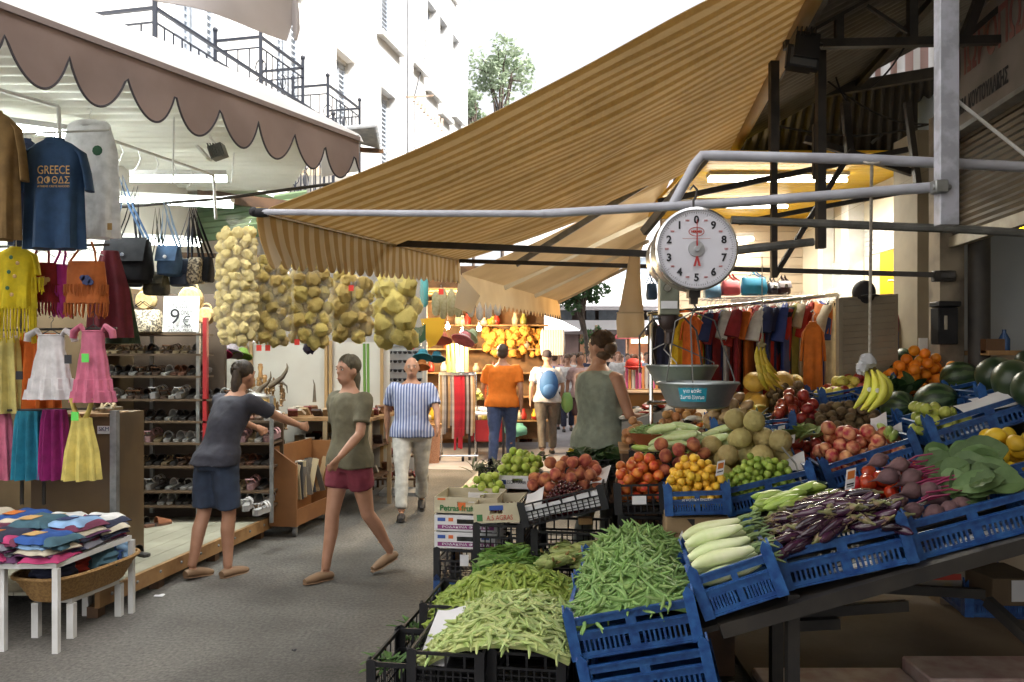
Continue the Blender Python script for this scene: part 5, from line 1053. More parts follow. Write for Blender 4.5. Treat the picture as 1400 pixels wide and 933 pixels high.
        for k in range(3): s = MB(); s.lathe([(.001,-.10),(.003,-.075),(.008,-.055),(.026,-.036),(.040,-.008),(.041,.012),(.030,.032),(.014,.042),(.012,.052)], 16); me = s.mesh(K); me.materials.append(fmat('beet',(.085,.045,.05),(.15,.08,.085),scale=12,rough=.8,bump=.3)); r.append(me)
    elif K == 'runner_bean': r = pods(fmat('runner',(.15,.27,.07),(.22,.34,.11),scale=30,rough=.5), .165, .0074, n=8, flat=.8, curl=.5, taper=.6)
    elif K == 'okra_pod': r = pods(fmat('okra',(.17,.25,.035),(.26,.33,.06),scale=30,rough=.55), .09, .0098, flat=.85, curl=.35, taper=.45)
    elif K == 'pale_bean': r = pods(fmat('palebean',(.44,.48,.20),(.26,.37,.11),scale=22,rough=.5), .14, .0090, flat=.75, beads=.08, curl=.3, taper=.5)
    elif K == 'flat_bean': r = pods(fmat('flatbean',(.09,.19,.03),(.15,.26,.05),scale=14,rough=.5), .17, .013, flat=.3, curl=.3)
    elif K == 'pepper': r = pods(fmat('pepper',(.30,.42,.07),(.38,.5,.12),scale=14,rough=.3), .13, .021, n=10, flat=.85, curl=.35, taper=.25)
    elif K == 'marrow': r = pods(fmat('marrow',(.42,.53,.22),(.50,.60,.32),scale=30,rough=.4), .21, .024, n=12, flat=1, curl=.08, taper=.6)
    elif K == 'banana': r = pods(fmat('banana',(.66,.50,.04),(.58,.50,.08),rough=.5), .18, .018, n=8, flat=.95, curl=.9, taper=.35)
    elif K == 'cucumber': r = pods(fmat('cuke',(.30,.42,.08),(.36,.46,.12),scale=12,rough=.4), .15, .021, n=10, flat=1, curl=.12, taper=.5)
    elif K in ('aubergine','corn_cob','leek'):
        r = None
    MESH[kind] = r; return r
def spawn(kind, M_, label, group, name=None, cat='fruit', sc=1.0):
    me = rs.choice(proto(kind)); o = bpy.data.objects.new(name or kind, me); COL.objects.link(o); o.matrix_world = M_ @ Matrix.Scale(sc,4); tag(o, label, cat, group); return o
def rrot(): return Matrix.Rotation(rs.uniform(0,6.28),4,'Z') @ Matrix.Rotation(rs.uniform(0,6.28),4,'X') @ Matrix.Rotation(rs.uniform(0,6.28),4,'Y')
def drop(n, u0, u1, v0, v1, r, base=.0, slope=.55, K=26, cu=None, cv=None, bias=0.):
    pts = []; cu = (u0+u1)/2 if cu is None else cu; cv = (v0+v1)/2 if cv is None else cv
    for _ in range(n):
        best = None
        for k in range(K):
            u, v = rs.uniform(u0,u1), rs.uniform(v0,v1); z = base+r
            for a, b, c in pts:
                d2 = (a-u)**2+(b-v)**2
                if d2 < 3.9*r*r: z = max(z, c+math.sqrt(max(0,3.9*r*r-d2)))
            cost = z + slope*math.hypot(u-cu,v-cv)
            if best is None or cost < best[0]: best = (cost,u,v,z)
        pts.append(best[1:])
    return pts
def pile(kind, F, n, u0, u1, v0, v1, r, label, group, base=.0, slope=.55, name=None, cat='fruit', scl=.06, upright=False, **k):
    for u, v, z in drop(n,u0,u1,v0,v1,r,base,slope,**k):
        rot = rrot() if not upright else Matrix.Rotation(rs.uniform(0,6.28),4,'Z') @ Matrix.Rotation(rs.uniform(-.6,.6),4,'X')
        spawn(kind, F @ Matrix.Translation((u,v,z)) @ rot, label, group, name, cat, 1+rs.uniform(-scl,scl))
def heap(kind, F, hfn, u0, u1, v0, v1, n, label, group, name=None, cat='vegetable', fill=(.1,.15,.04), nst=160, yaw0=None, spread=PI, lift=.004, tilt=.35):
    "countable pods of the top layer as objects; what lies below is one stuff object"
    name = name or kind
    def place(deep):
        while 1:
            u, v = rs.uniform(u0,u1), rs.uniform(v0,v1); h = hfn(u,v)
            if h is None: continue
            e = .01; hu = (hfn(u+e,v) or h)-h; hv = (hfn(u,v+e) or h)-h
            nrm = V((-hu/e,-hv/e,1)).normalized(); q = nrm.to_track_quat('Z','Y').to_matrix().to_4x4()
            yw = rs.uniform(-spread,spread)+(yaw0 if yaw0 is not None else 0)
            return Matrix.Translation((u,v,h+lift+(rs.uniform(-.014,-.006) if deep else rs.uniform(-.004,.010)))) @ q @ Matrix.Rotation(yw,4,'Z') @ Matrix.Rotation(rs.uniform(-tilt,tilt)*.7,4,'Y') @ Matrix.Rotation(rs.uniform(0,6.28),4,'X')
    for _ in range(n): spawn(kind, F @ place(False), label, group, name, cat, rs.uniform(.85,1.15))
    s = MB(); N_ = 26
    s.sheet(lambda a, b: F @ V((u0-.01+(u1-u0+.02)*a, v0-.01+(v1-v0+.02)*b, (hfn(min(max(u0+(u1-u0)*a,u0),u1), min(max(v0+(v1-v0)*b,v0),v1)) or 0)-.012)), N_, N_, .02)
    mes = proto(kind)
    for _ in range(nst):
        me = rs.choice(mes); Mx = F @ place(True); s.add([Mx @ w.co for w in me.vertices], [tuple(p.vertices) for p in me.polygons])
    o = s.build(name+'_heap', mes[0].materials[0], org=F.translation); tag(o, 'lower layers of the ' + label, cat, kind='stuff'); return o

# ---- bench, legs, beams
bench_m = M('bench_black', (.022,.02,.02), (.04,.035,.03), scale=6, rough=.6)
bz = lambda x, y: .70+.30*(x-1.04)+.08*(y-3.1)
t = thing('stall_bench', 'dark sloping bench on steel legs carrying the blue crates', 'bench', (1.1,3.2,0))
s = MB()
for k in range(9):
    y0 = 3.08+k*.33; a = V((.62+.156*(y0-3.1), y0, 0)); c = V((3.2,y0-.1,0)); a.z = bz(a.x,a.y)-.03; c.z = bz(c.x,c.y)-.03; d = V((.048,.31,.025)); s.par(a, c-a, d, V((0,0,.024)))
s.build('plank', bench_m, t, smooth=False)
s = MB(); s.bar(P(985,862,3.06), P(1430,736,3.0), .04, .055); s.build('beam', bench_m, t, smooth=False)
for a, b, w_ in ((P(1083,812,3.1), P(1083,925,3.1), .045), (P(1061,800,3.55), P(1061,868,3.55), .05)): s = MB(); b = V((a.x,a.y,0)); s.bar(b, a, w_); s.build('leg', bench_m, t, smooth=False)
for a, b in ((P(975,846,3.5), P(1240,828,3.5)), (P(1090,855,3.45), P(1147,852,3.45)), (P(1130,800,3.9), P(1400,815,3.8)), (P(1350,822,3.4), P(1440,905,3.1)), (P(1130,792,4.2), P(1390,790,4.2))): s = MB(); s.bar(a, b, .035, .045); s.build('rail', bench_m, t, smooth=False)
# things stored under the bench
crate('blue', frw(2.25,3.95,.36,0), .3, .4, .14, 'blue crate stored in the dark under the stall bench')
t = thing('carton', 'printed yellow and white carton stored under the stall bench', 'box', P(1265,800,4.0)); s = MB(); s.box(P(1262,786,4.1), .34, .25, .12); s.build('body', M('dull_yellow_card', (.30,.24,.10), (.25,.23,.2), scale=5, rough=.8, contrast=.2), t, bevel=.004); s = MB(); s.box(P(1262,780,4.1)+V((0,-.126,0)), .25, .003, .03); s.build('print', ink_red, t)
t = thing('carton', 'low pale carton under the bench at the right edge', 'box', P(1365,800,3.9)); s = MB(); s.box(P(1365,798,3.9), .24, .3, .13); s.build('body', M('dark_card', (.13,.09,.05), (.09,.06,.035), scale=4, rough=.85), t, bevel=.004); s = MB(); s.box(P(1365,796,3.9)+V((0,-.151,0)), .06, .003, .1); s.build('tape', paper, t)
s = MB(); s.sheet(lambda u, v: V((.98+.12*u, 3.86+.09*v, .03+.02*math.sin(5*u)*math.cos(4*v))), 8, 6, .002); o = s.build('paper_scrap', paper); tag(o, 'crumpled white paper scrap on the ground under the bench', 'paper')

# ---- front row: blue crates
F_b1 = frame(785,905,3.1,12.5); F_b2 = F_b1 @ Matrix.Translation((.005,.535,0))
crate('blue', F_b1, .50, .52, .165, 'front blue crate heaped with thin green beans'); crate('blue', F_b2, .50, .52, .165, 'blue crate behind the front one under the back half of the green beans')
crate('blue', F_b1 @ Matrix.Translation((.015,-.02,-.185)), .50, .52, .165, 'empty blue crate directly under the front bean crate'); crate('blue', F_b1 @ Matrix.Translation((.03,-.03,-.375)), .50, .52, .165, 'lowest blue crate of the bean stack at the bottom edge')
crate('blue', F_b2 @ Matrix.Translation((.01,0,-.185)), .50, .52, .165, 'blue crate under the rear bean crate'); crate('black', frw(-.02+.32,3.25,.0), .50, .52, .23, 'black crate on the ground under the blue bean stack')
crate('black', frw(.42,3.8,.0), .50, .52, .28, 'black crate on the ground under the rear bean crate')
def hb(u, v):
    a, b = (u-.26)/.27, (v-.62)/.66
    return .12+.17*max(0,1-a*a)*max(0,1-b*b)**.8+.014*noise.noise(V((u*14,v*14,1)))
heap('runner_bean', F_b1, hb, .03,.47,.03,1.02, 290, 'thin green bean heaped in the front blue crates', 'thin green beans in the blue crates', 'green_bean', nst=420)
F_lk = frame(966,849,3.05,21)
crate('blue', F_lk, .32, .50, .17, 'small tilted blue crate packed with pale marrows')
F_eg = frame(1074,809,3.1,15.5); crate('blue', F_eg, .50, .40, .155, 'blue crate full of aubergines on the sloping beam')
F_bt = frame(1253,768,3.1,17.5); crate('blue', F_bt, .50, .40, .155, 'blue crate of beetroot and greens at the right of the front row')
F_pl = frame(911,706,4.0,3.5); crate('blue', F_pl, .315, .40, .12, 'blue crate of yellow plums standing on a cardboard box')
F_ml = frame(997,707,4.0,15); crate('blue', F_ml, .45, .50, .14, 'blue crate of green plums and netted melons')
F_nc = frame(1136,671,4.1,20); crate('blue', F_nc, .48, .46, .13, 'blue crate filled with red and yellow nectarines')
F_pr = frame(1279,614,4.0,19); crate('blue', F_pr, .60, .46, .13, 'blue crate with green pears and empty paper liners')
F_lm = frame(1322,690,3.62,17); crate('blue', F_lm, .50, .36, .12, 'blue crate of yellow round melons behind the beet leaves')
t = thing('carton', 'cardboard box under the yellow plum crate', 'box', P(950,740,4.02)); s = MB(); o_ = P(911,742,4.03); s.par(o_, (.31,-.04,.012), (.05,.38,0), (0,0,.125)); s.build('body', card, t, bevel=.004)
s = MB(); s.prism([(0,0),(.1,0),(.05,-.06)], o_+V((.1,-.018,.122)), X, Z, V((0,.003,0))); s.build('notch', ink_black, t); text('CITRUS EXTRA', .04, o_+V((.155,-.0225,.035)), V((1,-.13,0)), Z, wood_dark, t, squeeze=.24)
s = MB(); a = P(915,745,4.15); s.par((a.x,a.y,0), (.33,-.04,0), (.04,.3,0), (0,0,a.z)); o = s.build('wooden_block', wood_dark, smooth=False); tag(o, 'dark wooden trestle block under the cardboard box', 'block')
text('ΑΓΡΟΤΙΚΗ ΕΝΩΣΗ', .017, F_pl @ V((.155,-.0095,.078)), F_pl.to_3x3() @ X, F_pl.to_3x3() @ Z, ink_white, None).name = 'crate_lettering'
tag(bpy.data.objects['crate_lettering'], 'small white Greek lettering on the yellow plum crate', 'lettering')
# marrows (pale, laid across), with tops
def marrow_things():
    gm = fmat('marrowtop',(.10,.17,.05),(.16,.22,.08)); fl = M('dry_flower', (.25,.17,.06), (.18,.12,.04), scale=20, rough=.9)
    base = None
    for i, (v, z, yw, L) in enumerate(((.05,.13,2,1),(.13,.15,-4,1.05),(.21,.155,3,1),(.30,.16,-3,1.02),(.38,.165,4,1),(.46,.165,0,.95),(.09,.185,-3,1),(.18,.20,3,1.02),(.27,.21,-2,1),(.36,.21,5,1.02),(.44,.20,-8,1),(.22,.245,4,.95),(.33,.25,-4,1),(.13,.10,6,.9),(.25,.11,-6,.9),(.37,.12,3,.9))):
        Mx = F_lk @ Matrix.Translation((.145,v,z)) @ Matrix.Rotation(R(yw),4,'Z') @ Matrix.Scale(L,4)
        if base is None:
            r = thing('marrow', 'pale green marrow laid across the small tilted blue crate', 'vegetable', (0,0,0), 'marrows in the tilted crate')
            pts = [(-.125+.25*k/12, .006*math.sin(k*.5), .004*math.sin(k*.4)) for k in range(13)]; rad = [.013,.020,.026,.029,.031,.031,.030,.028,.026,.023,.020,.016,.011]
            s = MB(); s.tube(pts, rad, 12); s.build('body', fmat('palemarrow',(.52,.60,.30),(.62,.66,.42),scale=18,rough=.4), r, local=True)
            s = MB(); s.tube([(.12,0,0),(.145,.003,.004),(.165,.0,.0)], [.013,.009,.011], 7); s.build('stem', gm, r, local=True)
            s = MB()
            for k in range(5): a = k*1.26; s.tube([(.16,0,0),(.19,.012*math.cos(a),.012*math.sin(a)),(.215,.026*math.cos(a),.026*math.sin(a)-.01)], [.003,.006,.002], 4)
            s.build('flower', gm, r, local=True); base = r; r.matrix_world = Mx
        else: dup(base, treelist(base), Mx)
marrow_things()
def aub():
    r = thing('aubergine', 'glossy dark purple aubergine heaped in the blue crate', 'vegetable', (0,0,0), 'aubergines in the blue crate')
    pts = [(-.085+.17*k/12, .016*((k/12-.5)**2*4), 0) for k in range(13)]; rad = [.006,.014,.019,.0215,.0225,.0225,.022,.021,.0195,.018,.0165,.015,.010]
    s = MB(); s.tube(pts, rad, 12); s.build('body', M('aubergine_skin', (.016,.005,.014), (.045,.011,.034), scale=9, rough=.22, rnd=.5, coat=.3, contrast=.7), r, local=True)
    s = MB(); s.cur = 0
    s.tube([(.068,.011,0),(.082,.015,0),(.092,.017,0),(.112,.022,.004)], [.0165,.013,.006,.0045], 8)
    for k in range(5): a = k*1.26; s.tube([(.078,.014,0),(.062,.011+.018*math.cos(a),.018*math.sin(a)),(.046,.006+.021*math.cos(a),.021*math.sin(a))], [.006,.005,.001], 4)
    s.build('calyx', fmat('calyx',(.16,.19,.06),(.20,.13,.08)), r, local=True); return r
ab = aub(); tr_ = treelist(ab); first = True
he = lambda u, v: .10+.16*max(0,1-((u-.27)/.30)**2)*max(0,1-((v-.2)/.30)**2)
for k in range(105):
    if k < 42: u, v = rs.uniform(.05,.46), rs.uniform(.0,.12)*1.0; yw = rs.gauss(8 if u < .26 else -35,16)
    else: u, v = rs.uniform(.06,.47), rs.uniform(.06,.36); yw = rs.gauss(-10,30)
    z = he(u,v)+rs.uniform(-.03,.022)
    Mx = F_eg @ Matrix.Translation((u,v,z)) @ Matrix.Rotation(R(yw+(180 if rs.random() < .5 else 0)),4,'Z') @ Matrix.Rotation(R(rs.gauss(0,9)+ (u-.27)*40),4,'Y') @ Matrix.Rotation(rs.uniform(0,6.28),4,'X') @ Matrix.Scale(rs.uniform(.82,1.02),4)
    if first: ab.matrix_world = Mx; first = False
    else: dup(ab, tr_, Mx)
# long pale peppers behind aubergines
for k in range(26):
    u, v, z = rs.uniform(-.02,.34), rs.uniform(.34,.62), .20+rs.uniform(-.02,.04)
    if u < .06: v = rs.uniform(.1,.5); z = .10+rs.uniform(0,.05)
    spawn('pepper', F_eg @ Matrix.Translation((u,v,z+.03*(1-abs(u-.15)*4))) @ Matrix.Rotation(R(rs.gauss(8,22)),4,'Z') @ Matrix.Rotation(rs.uniform(0,6.28),4,'X'), 'long pale green pepper lying behind the aubergines', 'pale peppers behind the aubergines', None, 'vegetable', rs.uniform(1,1.35))
# beetroot bunches with stems and leaves
stem_m = M('beet_stem', (.26,.012,.085), (.20,.02,.06), scale=20, rough=.4)
bleaf = M('beet_leaf', (.06,.12,.035), (.11,.18,.065), scale=9, rough=.6, transl=.2, bump=.5, bscale=25, rnd=.4)
def leaf_mesh(s, base, tip, w, n=7, curl=.25, up=Z):
    base, tip = V(base), V(tip); d = tip-base; L = d.length; sd = d.cross(up).normalized(); nn = sd.cross(d).normalized()
    def f(u, v):
        x = (v-.5)*2; ww = w*math.sin(PI*min(1,u*.93+.05))**.7
        return base+d*u+sd*x*ww*.5+nn*(curl*L*(u*(1-u))-abs(x)*ww*-.18+.03*w*math.sin(u*23+x*3))
    s.sheet(f, n, 4, .001)
beets = [(.03,.05,.18),(.10,.04,.15),(.16,.05,.15),(.0,.12,.21),(.07,.13,.235),(.13,.12,.22),(.02,.2,.30),(.08,.22,.33),(.10,.2,.27),(.17,.15,.18),(-.02,.08,.13),(.21,.07,.14),(.02,.27,.36)]
for i, (u, v, z) in enumerate(beets):
    o = spawn('beetroot', F_bt @ Matrix.Translation((u+.03,v,z)) @ Matrix.Rotation(R(90+rs.uniform(-15,15)),4,'Y') @ Matrix.Rotation(R(rs.uniform(-25,25)),4,'X'), 'dusty purple beetroot piled at the left of its crate', 'beetroots piled in the blue crate', None, 'vegetable', rs.uniform(.72,.98))
for i in range(40):
    u, v, z = rs.uniform(.07,.15), rs.uniform(.08,.34), 0; z = .17+v*.38+rs.uniform(-.02,.03); a = V((u,v,z)); e = a+V((rs.uniform(.12,.2),rs.uniform(-.03,.05),rs.uniform(-.05,.02)))
    s = MB(); s.tube([F_bt @ a, F_bt @ (a.lerp(e,.5)+V((0,0,.012))), F_bt @ e], [.0045,.004,.0035], 5); o = s.build('beet_stalk', stem_m, org=F_bt @ a); tag(o, 'thin magenta beet stalk between the beetroots and their leaves', 'stalk', 'magenta beet stalks')
for i in range(60):
    u, v = rs.uniform(.2,.36), rs.uniform(.06,.36); z = .15+v*.26+rs.uniform(-.01,.05); a = V((u,v,z)); e = a+V((rs.uniform(.08,.18),rs.uniform(-.09,.06),rs.uniform(-.05,.04)))
    s = MB(); leaf_mesh(s, F_bt @ a, F_bt @ e, rs.uniform(.09,.15), up=V((rs.uniform(-1,1),rs.uniform(-1,-.2),rs.uniform(.3,1)))); o = s.build('beet_leaf', bleaf, org=F_bt @ a); tag(o, 'crinkled dark green beet leaf in the right of the crate', 'leaf', 'dark green beet leaves')
s = MB(); c = F_bt @ V((-.05,.16,.19)); s.ball(c, .055, .05, .045, 22, 14, fn=lambda d: 1+.12*noise.noise(d*9)); o = s.build('broccoli', M('broccoli_green', (.03,.07,.045), (.05,.10,.06), scale=50, rough=.8, bump=.8, bscale=120), org=c); tag(o, 'dark bluish green broccoli head beside the beetroots', 'vegetable')
F_tm = F_bt @ Matrix.Translation((-.06,.40,.12))
pile('tomato', F_tm, 26, .0,.34,0,.25,.035,'glossy red tomato behind the beetroots','tomatoes behind the beetroots', base=.02, slope=.3, cat='vegetable')
# plums, melons etc.
pile('yellow_plum', F_pl, 190, .03,.29,.025,.34,.021,'yellow plum piled in the small blue crate','yellow plums in the blue crate', base=.03, slope=.75, cv=.17)
pile('peach', F_pl, 16, .0,.25,.36,.52,.042,'dull reddish peach heaped behind the yellow plums','peaches behind the yellow plums', base=.10, slope=.3)
pile('green_plum', F_ml, 160, .04,.36,.03,.21,.0185,'small green plum at the front of the melon crate','green plums in the melon crate', base=.06, slope=.5)
pile('cantaloupe', F_ml @ Matrix.Translation((0,.22,.05)), 27, .02,.38,.04,.40,.059,'netted beige melon stacked behind the green plums','netted melons stacked behind the plums', slope=.65, scl=.05)
pile('nectarine', F_nc, 44, .05,.43,.05,.40,.039,'red and yellow nectarine in the blue crate','nectarines in the blue crate', base=.03, slope=.7, cu=.2)
pile('red_apple', F_nc @ Matrix.Translation((-.1,.36,.08)), 12, .0,.2,0,.14,.037,'dark red apple behind the nectarines','dark apples behind the nectarines')
for k in range(4): spawn('cucumber', F_nc @ Matrix.Translation((.42,.14+k*.05,.14+.02*(k%2))) @ Matrix.Rotation(R(62+k*8),4,'Z') @ Matrix.Rotation(R(-12),4,'Y'), 'yellowish green marrow lying in the corner of the nectarine crate', 'yellow green marrows in the nectarine crate', 'marrow', 'vegetable')
pile('green_pear', F_pr, 22, .0,.20,.03,.28,.034,'green pear in the left end of the paper lined crate','green pears in the paper lined crate', base=.05, slope=.5, cu=.06)
pile('lemon_melon', F_lm, 40, .04,.48,.04,.34,.042,'bright yellow round melon behind the beet leaves','yellow melons behind the beet leaves', base=.03, slope=.35)
bp_ = M('blue_tissue', (.02,.09,.38), (.03,.13,.45), scale=9, rough=.5)
for k, (u, v) in enumerate(((-.06,.30),(.02,.33))):
    s = MB(); c = F_bt @ V((.24+u,.40+v*.2,.16)); s.ball(c, .05, .03, .05, 14, 10, fn=lambda d, k=k: 1+.3*noise.noise(d*4+V((k,0,0)))); o = s.build('tissue', bp_, org=c); tag(o, 'crumpled blue tissue by the ' + ('left' if k == 0 else 'front') + ' corner of the yellow melons', 'tissue')
# paper liners and labels
def liner(F, a, b, c, label, nm='paper_liner', mt=None):
    a, b, c = F @ V(a), F @ V(b), F @ V(c); s = MB(); s.sheet(lambda u, v: a+(b-a)*u+(c-a)*v+V((0,0,.006*math.sin(5*u+3*v))), 8, 6, .0015); o = s.build(nm, mt or paper, org=a); tag(o, label, 'paper'); return o
for k in range(3): liner(F_pr, (.22+.1*k,.06+.06*k,.09), (.46+.07*k,.04+.06*k,.09), (.20+.1*k,.16+.06*k,.15), 'white paper liner in the pear crate, ' + ('nearest the front' if k == 0 else 'second from the front' if k == 1 else 'farthest back'))
liner(F_nc, (-.0+.36,.38,.10), (.44,.34,.11), (.40,.40,.22), 'folded white paper at the back corner of the nectarine crate'); liner(F_nc, (.38,.24,.08), (.48,.24,.08), (.42,.30,.16), 'white paper wedge between nectarines and marrows')
liner(F_ml, (.33,.20,.11), (.45,.18,.12), (.36,.32,.17), 'crumpled white paper at the right end of the melon crate')
for k, (v, z) in enumerate(((.12,.16),(.40,.17),(.68,.17),(.93,.17))): liner(F_b1, (-.005,v,z-.05), (.05,v-.02,z-.07), (.02,v+.12,z+.01), 'white paper edge along the bean crate rim, ' + ('nearest' if k == 0 else 'second' if k == 1 else 'third' if k == 2 else 'farthest'))
for k, (v, z) in enumerate(((.3,.17),(.55,.17),(.8,.18))): liner(F_b1, (.47,v,z-.06), (.51,v-.02,z-.02), (.48,v+.12,z+.0), 'white paper edge on the right rim of the bean crate, ' + ('nearest' if k == 0 else 'middle' if k == 1 else 'farthest'))
liner(F_lm, (-.10,.06,.03), (.0,.03,.03), (-.08,.10,.13), 'white paper wedge left of the yellow melons'); liner(F_lm, (-.02,-.02,.04), (.08,-.04,.04), (.0,.03,.12), 'white paper wedge in front of the yellow melons')
def tagcard(px, py, w, h, Y, label, lines, lean=15, mt=paper, clip=True):
    c = P(px,py,Y); k = Y/FOC; u = V((1,.15,.22)).normalized(); v = V((.18,.2,1)).normalized(); t = thing('price_tag', label, 'price tag', c)
    s = MB(); s.par(c-u*w*k/2-v*h*k/2, u*w*k, v*h*k, u.cross(v)*-.003); s.build('card', mt, t, smooth=False)
    f = -u.cross(v)*-.001
    for dy, hh, m_ in lines: s = MB(); s.par(c-u*w*k*.38+v*h*k*dy-v*h*k*hh/2 + u.cross(v)*.0006, u*w*k*.76, v*h*k*hh, u.cross(v)*.001); s.build('print', m_, t, smooth=False)
    return t
tagcard(1163,655,14,28,3.25, 'small white price tag with orange picture above the aubergines', [(.2,.4,fm['orange']),(-.25,.08,ink_black),(-.36,.05,ink_black)])
tagcard(985,640,11,20,3.95, 'small white price tag stuck between plums and melons', [(.15,.4,fm['orange']),(-.25,.08,ink_black)])
tagcard(1074,603,28,12,4.35, 'cream card with black figures standing behind the netted melons', [(0,.3,ink_black)])
tagcard(1205,590,16,26,4.5, 'blank white card tilted beside the kiwis', [])
tagcard(1068,590,10,16,4.6, 'small cream block behind the cream card', [(0,.1,ink_black)])
# rear loose piles on the bench
def FB(px, py, Y, tilt=14): return frame(px,py,Y,tilt)
pile('kiwi', FB(1118,610,4.6), 90, 0,.38,0,.36,.030,'brown kiwi heaped behind the nectarines','kiwis behind the nectarines', slope=.5)
pile('red_apple', FB(1075,602,4.8), 46, 0,.24,0,.36,.037,'shiny red apple left of the kiwis','red apples left of the kiwis', slope=.5)
pile('kiwi', FB(1062,565,5.5), 34, 0,.24,0,.2,.032,'dark brown kiwi between the yellow melons','kiwis between the yellow melons', slope=.5)
pile('yellow_melon', FB(1044,570,5.6,8), 9, -.02,.3,.05,.35,.083,'yellow melon stacked at the back below the bananas','yellow melons at the back', slope=.5)
pile('potato', FB(970,590,4.9,5), 30, 0,.25,0,.2,.035,'brown potato behind the netted melons','potatoes behind the melons', cat='vegetable')
for k in range(26): spawn('banana', FB(975,585,5.2,6) @ Matrix.Translation((rs.uniform(0,.36),rs.uniform(0,.3),.03+rs.uniform(0,.08))) @ Matrix.Rotation(rs.uniform(0,6),4,'Z') @ Matrix.Rotation(R(rs.uniform(-30,30)),4,'X'), 'short yellow banana lying in the pile behind the potatoes', 'bananas lying at the back', None, 'fruit', .8)
for kd, n_, lab in (('yellow_apple',24,'yellow apple mixed with dark ones below the louvred panel'), ('red_apple',18,'dark red apple mixed with yellow ones below the louvred panel')): pile(kd, FB(1128,548,5.3,12), n_, 0,.42,0,.34,.037, lab, lab.split(' mixed')[0]+'s below the louvred panel', slope=.6)
Fo = FB(1234,552,5.1,12); pile('orange', Fo, 64, 0,.36,0,.30,.037,'bright orange stacked beside the watermelons','oranges stacked by the watermelons', slope=.75)
def melon(kind, px, py, Y, rpx, label, rot=(0,0)):
    r0 = .13 if kind == 'watermelon' else .138; spawn(kind, Matrix.Translation(P(px,py,Y)) @ Matrix.Rotation(R(rot[0]),4,'X') @ Matrix.Rotation(R(rot[1]),4,'Y'), label, None, 'watermelon', 'watermelon', rpx*Y/FOC/r0)
for a in (('watermelon',1280,551,4.5,28,'striped watermelon behind the green pears',(70,40)), ('watermelon',1229,558,4.65,24,'striped watermelon half hidden left of the pears',(80,10)), ('watermelon',1311,517,5.0,23,'striped watermelon with pale spot beside the oranges',(60,70)), ('watermelon',1234,494,5.6,18,'smaller striped watermelon at the left behind the oranges',(70,20)), ('watermelon',1221,497,5.8,13,'smallest watermelon at the far left of the orange stack',(70,80)), ('watermelon',1224,512,5.5,14,'watermelon low beside the left foot of the orange stack',(20,20)), ('watermelon',1328,522,5.25,17,'watermelon half hidden behind the pale spotted one',(40,20)),
          ('dark_watermelon',1362,514,4.3,26,'plain dark watermelon on the right, left of its neighbour',(80,10)), ('dark_watermelon',1386,521,4.1,28,'plain dark watermelon in the middle of the right group',(70,30)), ('dark_watermelon',1412,532,3.9,27,'plain dark watermelon cut off by the right edge',(60,0)), ('dark_watermelon',1408,498,4.6,20,'plain dark watermelon high at the right edge',(60,0))): melon(*a)
# crates carrying rear watermelons
crate('blue', frame(1345,562,4.15,14), .50, .5, .10, 'blue crate under the plain dark watermelons'); crate('blue', frame(1230,590,4.45,15), .50, .46, .08, 'blue crate under the striped watermelons'); crate('black', frame(1232,560,5.0,12), .50, .46, .08, 'dark crate under the orange stack')
crate('blue', frame(1116,618,4.55,15), .48, .46, .07, 'shallow blue crate under the kiwis'); crate('blue', frame(975,600,4.75,6), .48, .46, .08, 'blue crate under the potatoes behind the melons'); crate('blue', frame(1125,556,5.25,12), .48, .46, .08, 'blue crate under the mixed apples')
# leafy greens beside oranges, behind bananas
lettuce_m = M('dark_lettuce', (.02,.055,.015), (.045,.10,.025), scale=8, rough=.55, transl=.2, rnd=.2)
def leaves(px, py, Y, n, r, label, mat, w=(.05,.09), L=(.08,.15), up=.8, name='leaf', group=None):
    c = P(px,py,Y)
    for i in range(n):
        a = rs.uniform(0,6.28); b_ = c+V((rs.uniform(-r,r),rs.uniform(-r,r)*.8,rs.uniform(0,.03))); d = V((math.cos(a),math.sin(a)-.3,up+rs.uniform(-.4,.3))).normalized()*rs.uniform(*L)
        s = MB(); leaf_mesh(s, b_, b_+d, rs.uniform(*w)); o = s.build(name, mat, org=b_); tag(o, label, 'leaf', group or label)
leaves(1222,540,4.9,34,.10,'dark green lettuce leaf between the bananas and oranges', lettuce_m)
leaves(1190,560,4.5,10,.05,'pale papery onion leaf under the hanging bananas', M('pale_leaf', (.45,.42,.30), (.36,.33,.22), scale=9, rough=.7, transl=.2))
leaves(1100,605,4.5,14,.08,'pale green lettuce leaf beside the red apples', M('pale_lettuce', (.24,.33,.10), (.32,.40,.16), scale=9, rough=.6, transl=.25))
leaves(1040,585,5.0,24,.09,'narrow blue green leaf of the pineapple tops', M('pine_leaf', (.05,.10,.06), (.08,.14,.08), scale=9, rough=.5), (.015,.025), (.1,.16), .6)
# green plastic pot between the crates
t = thing('plastic_pot', 'green plastic bucket wedged between melon and nectarine crates', 'bucket', P(1110,690,3.95)); s = MB(); c = P(1112,668,3.95); s.lathe([(.04,-.10),(.06,.02),(.066,.03),(.06,.03),(.05,-.02)], 16, c); s.build('body', M('green_bucket', (.03,.10,.07), rough=.4), t)
s = MB(); s.tube([c+V((-.06,0,.03)), c+V((-.08,.02,.12)), c+V((-.14,.05,.2))], .005, 5); s.build('handle', galv, t)
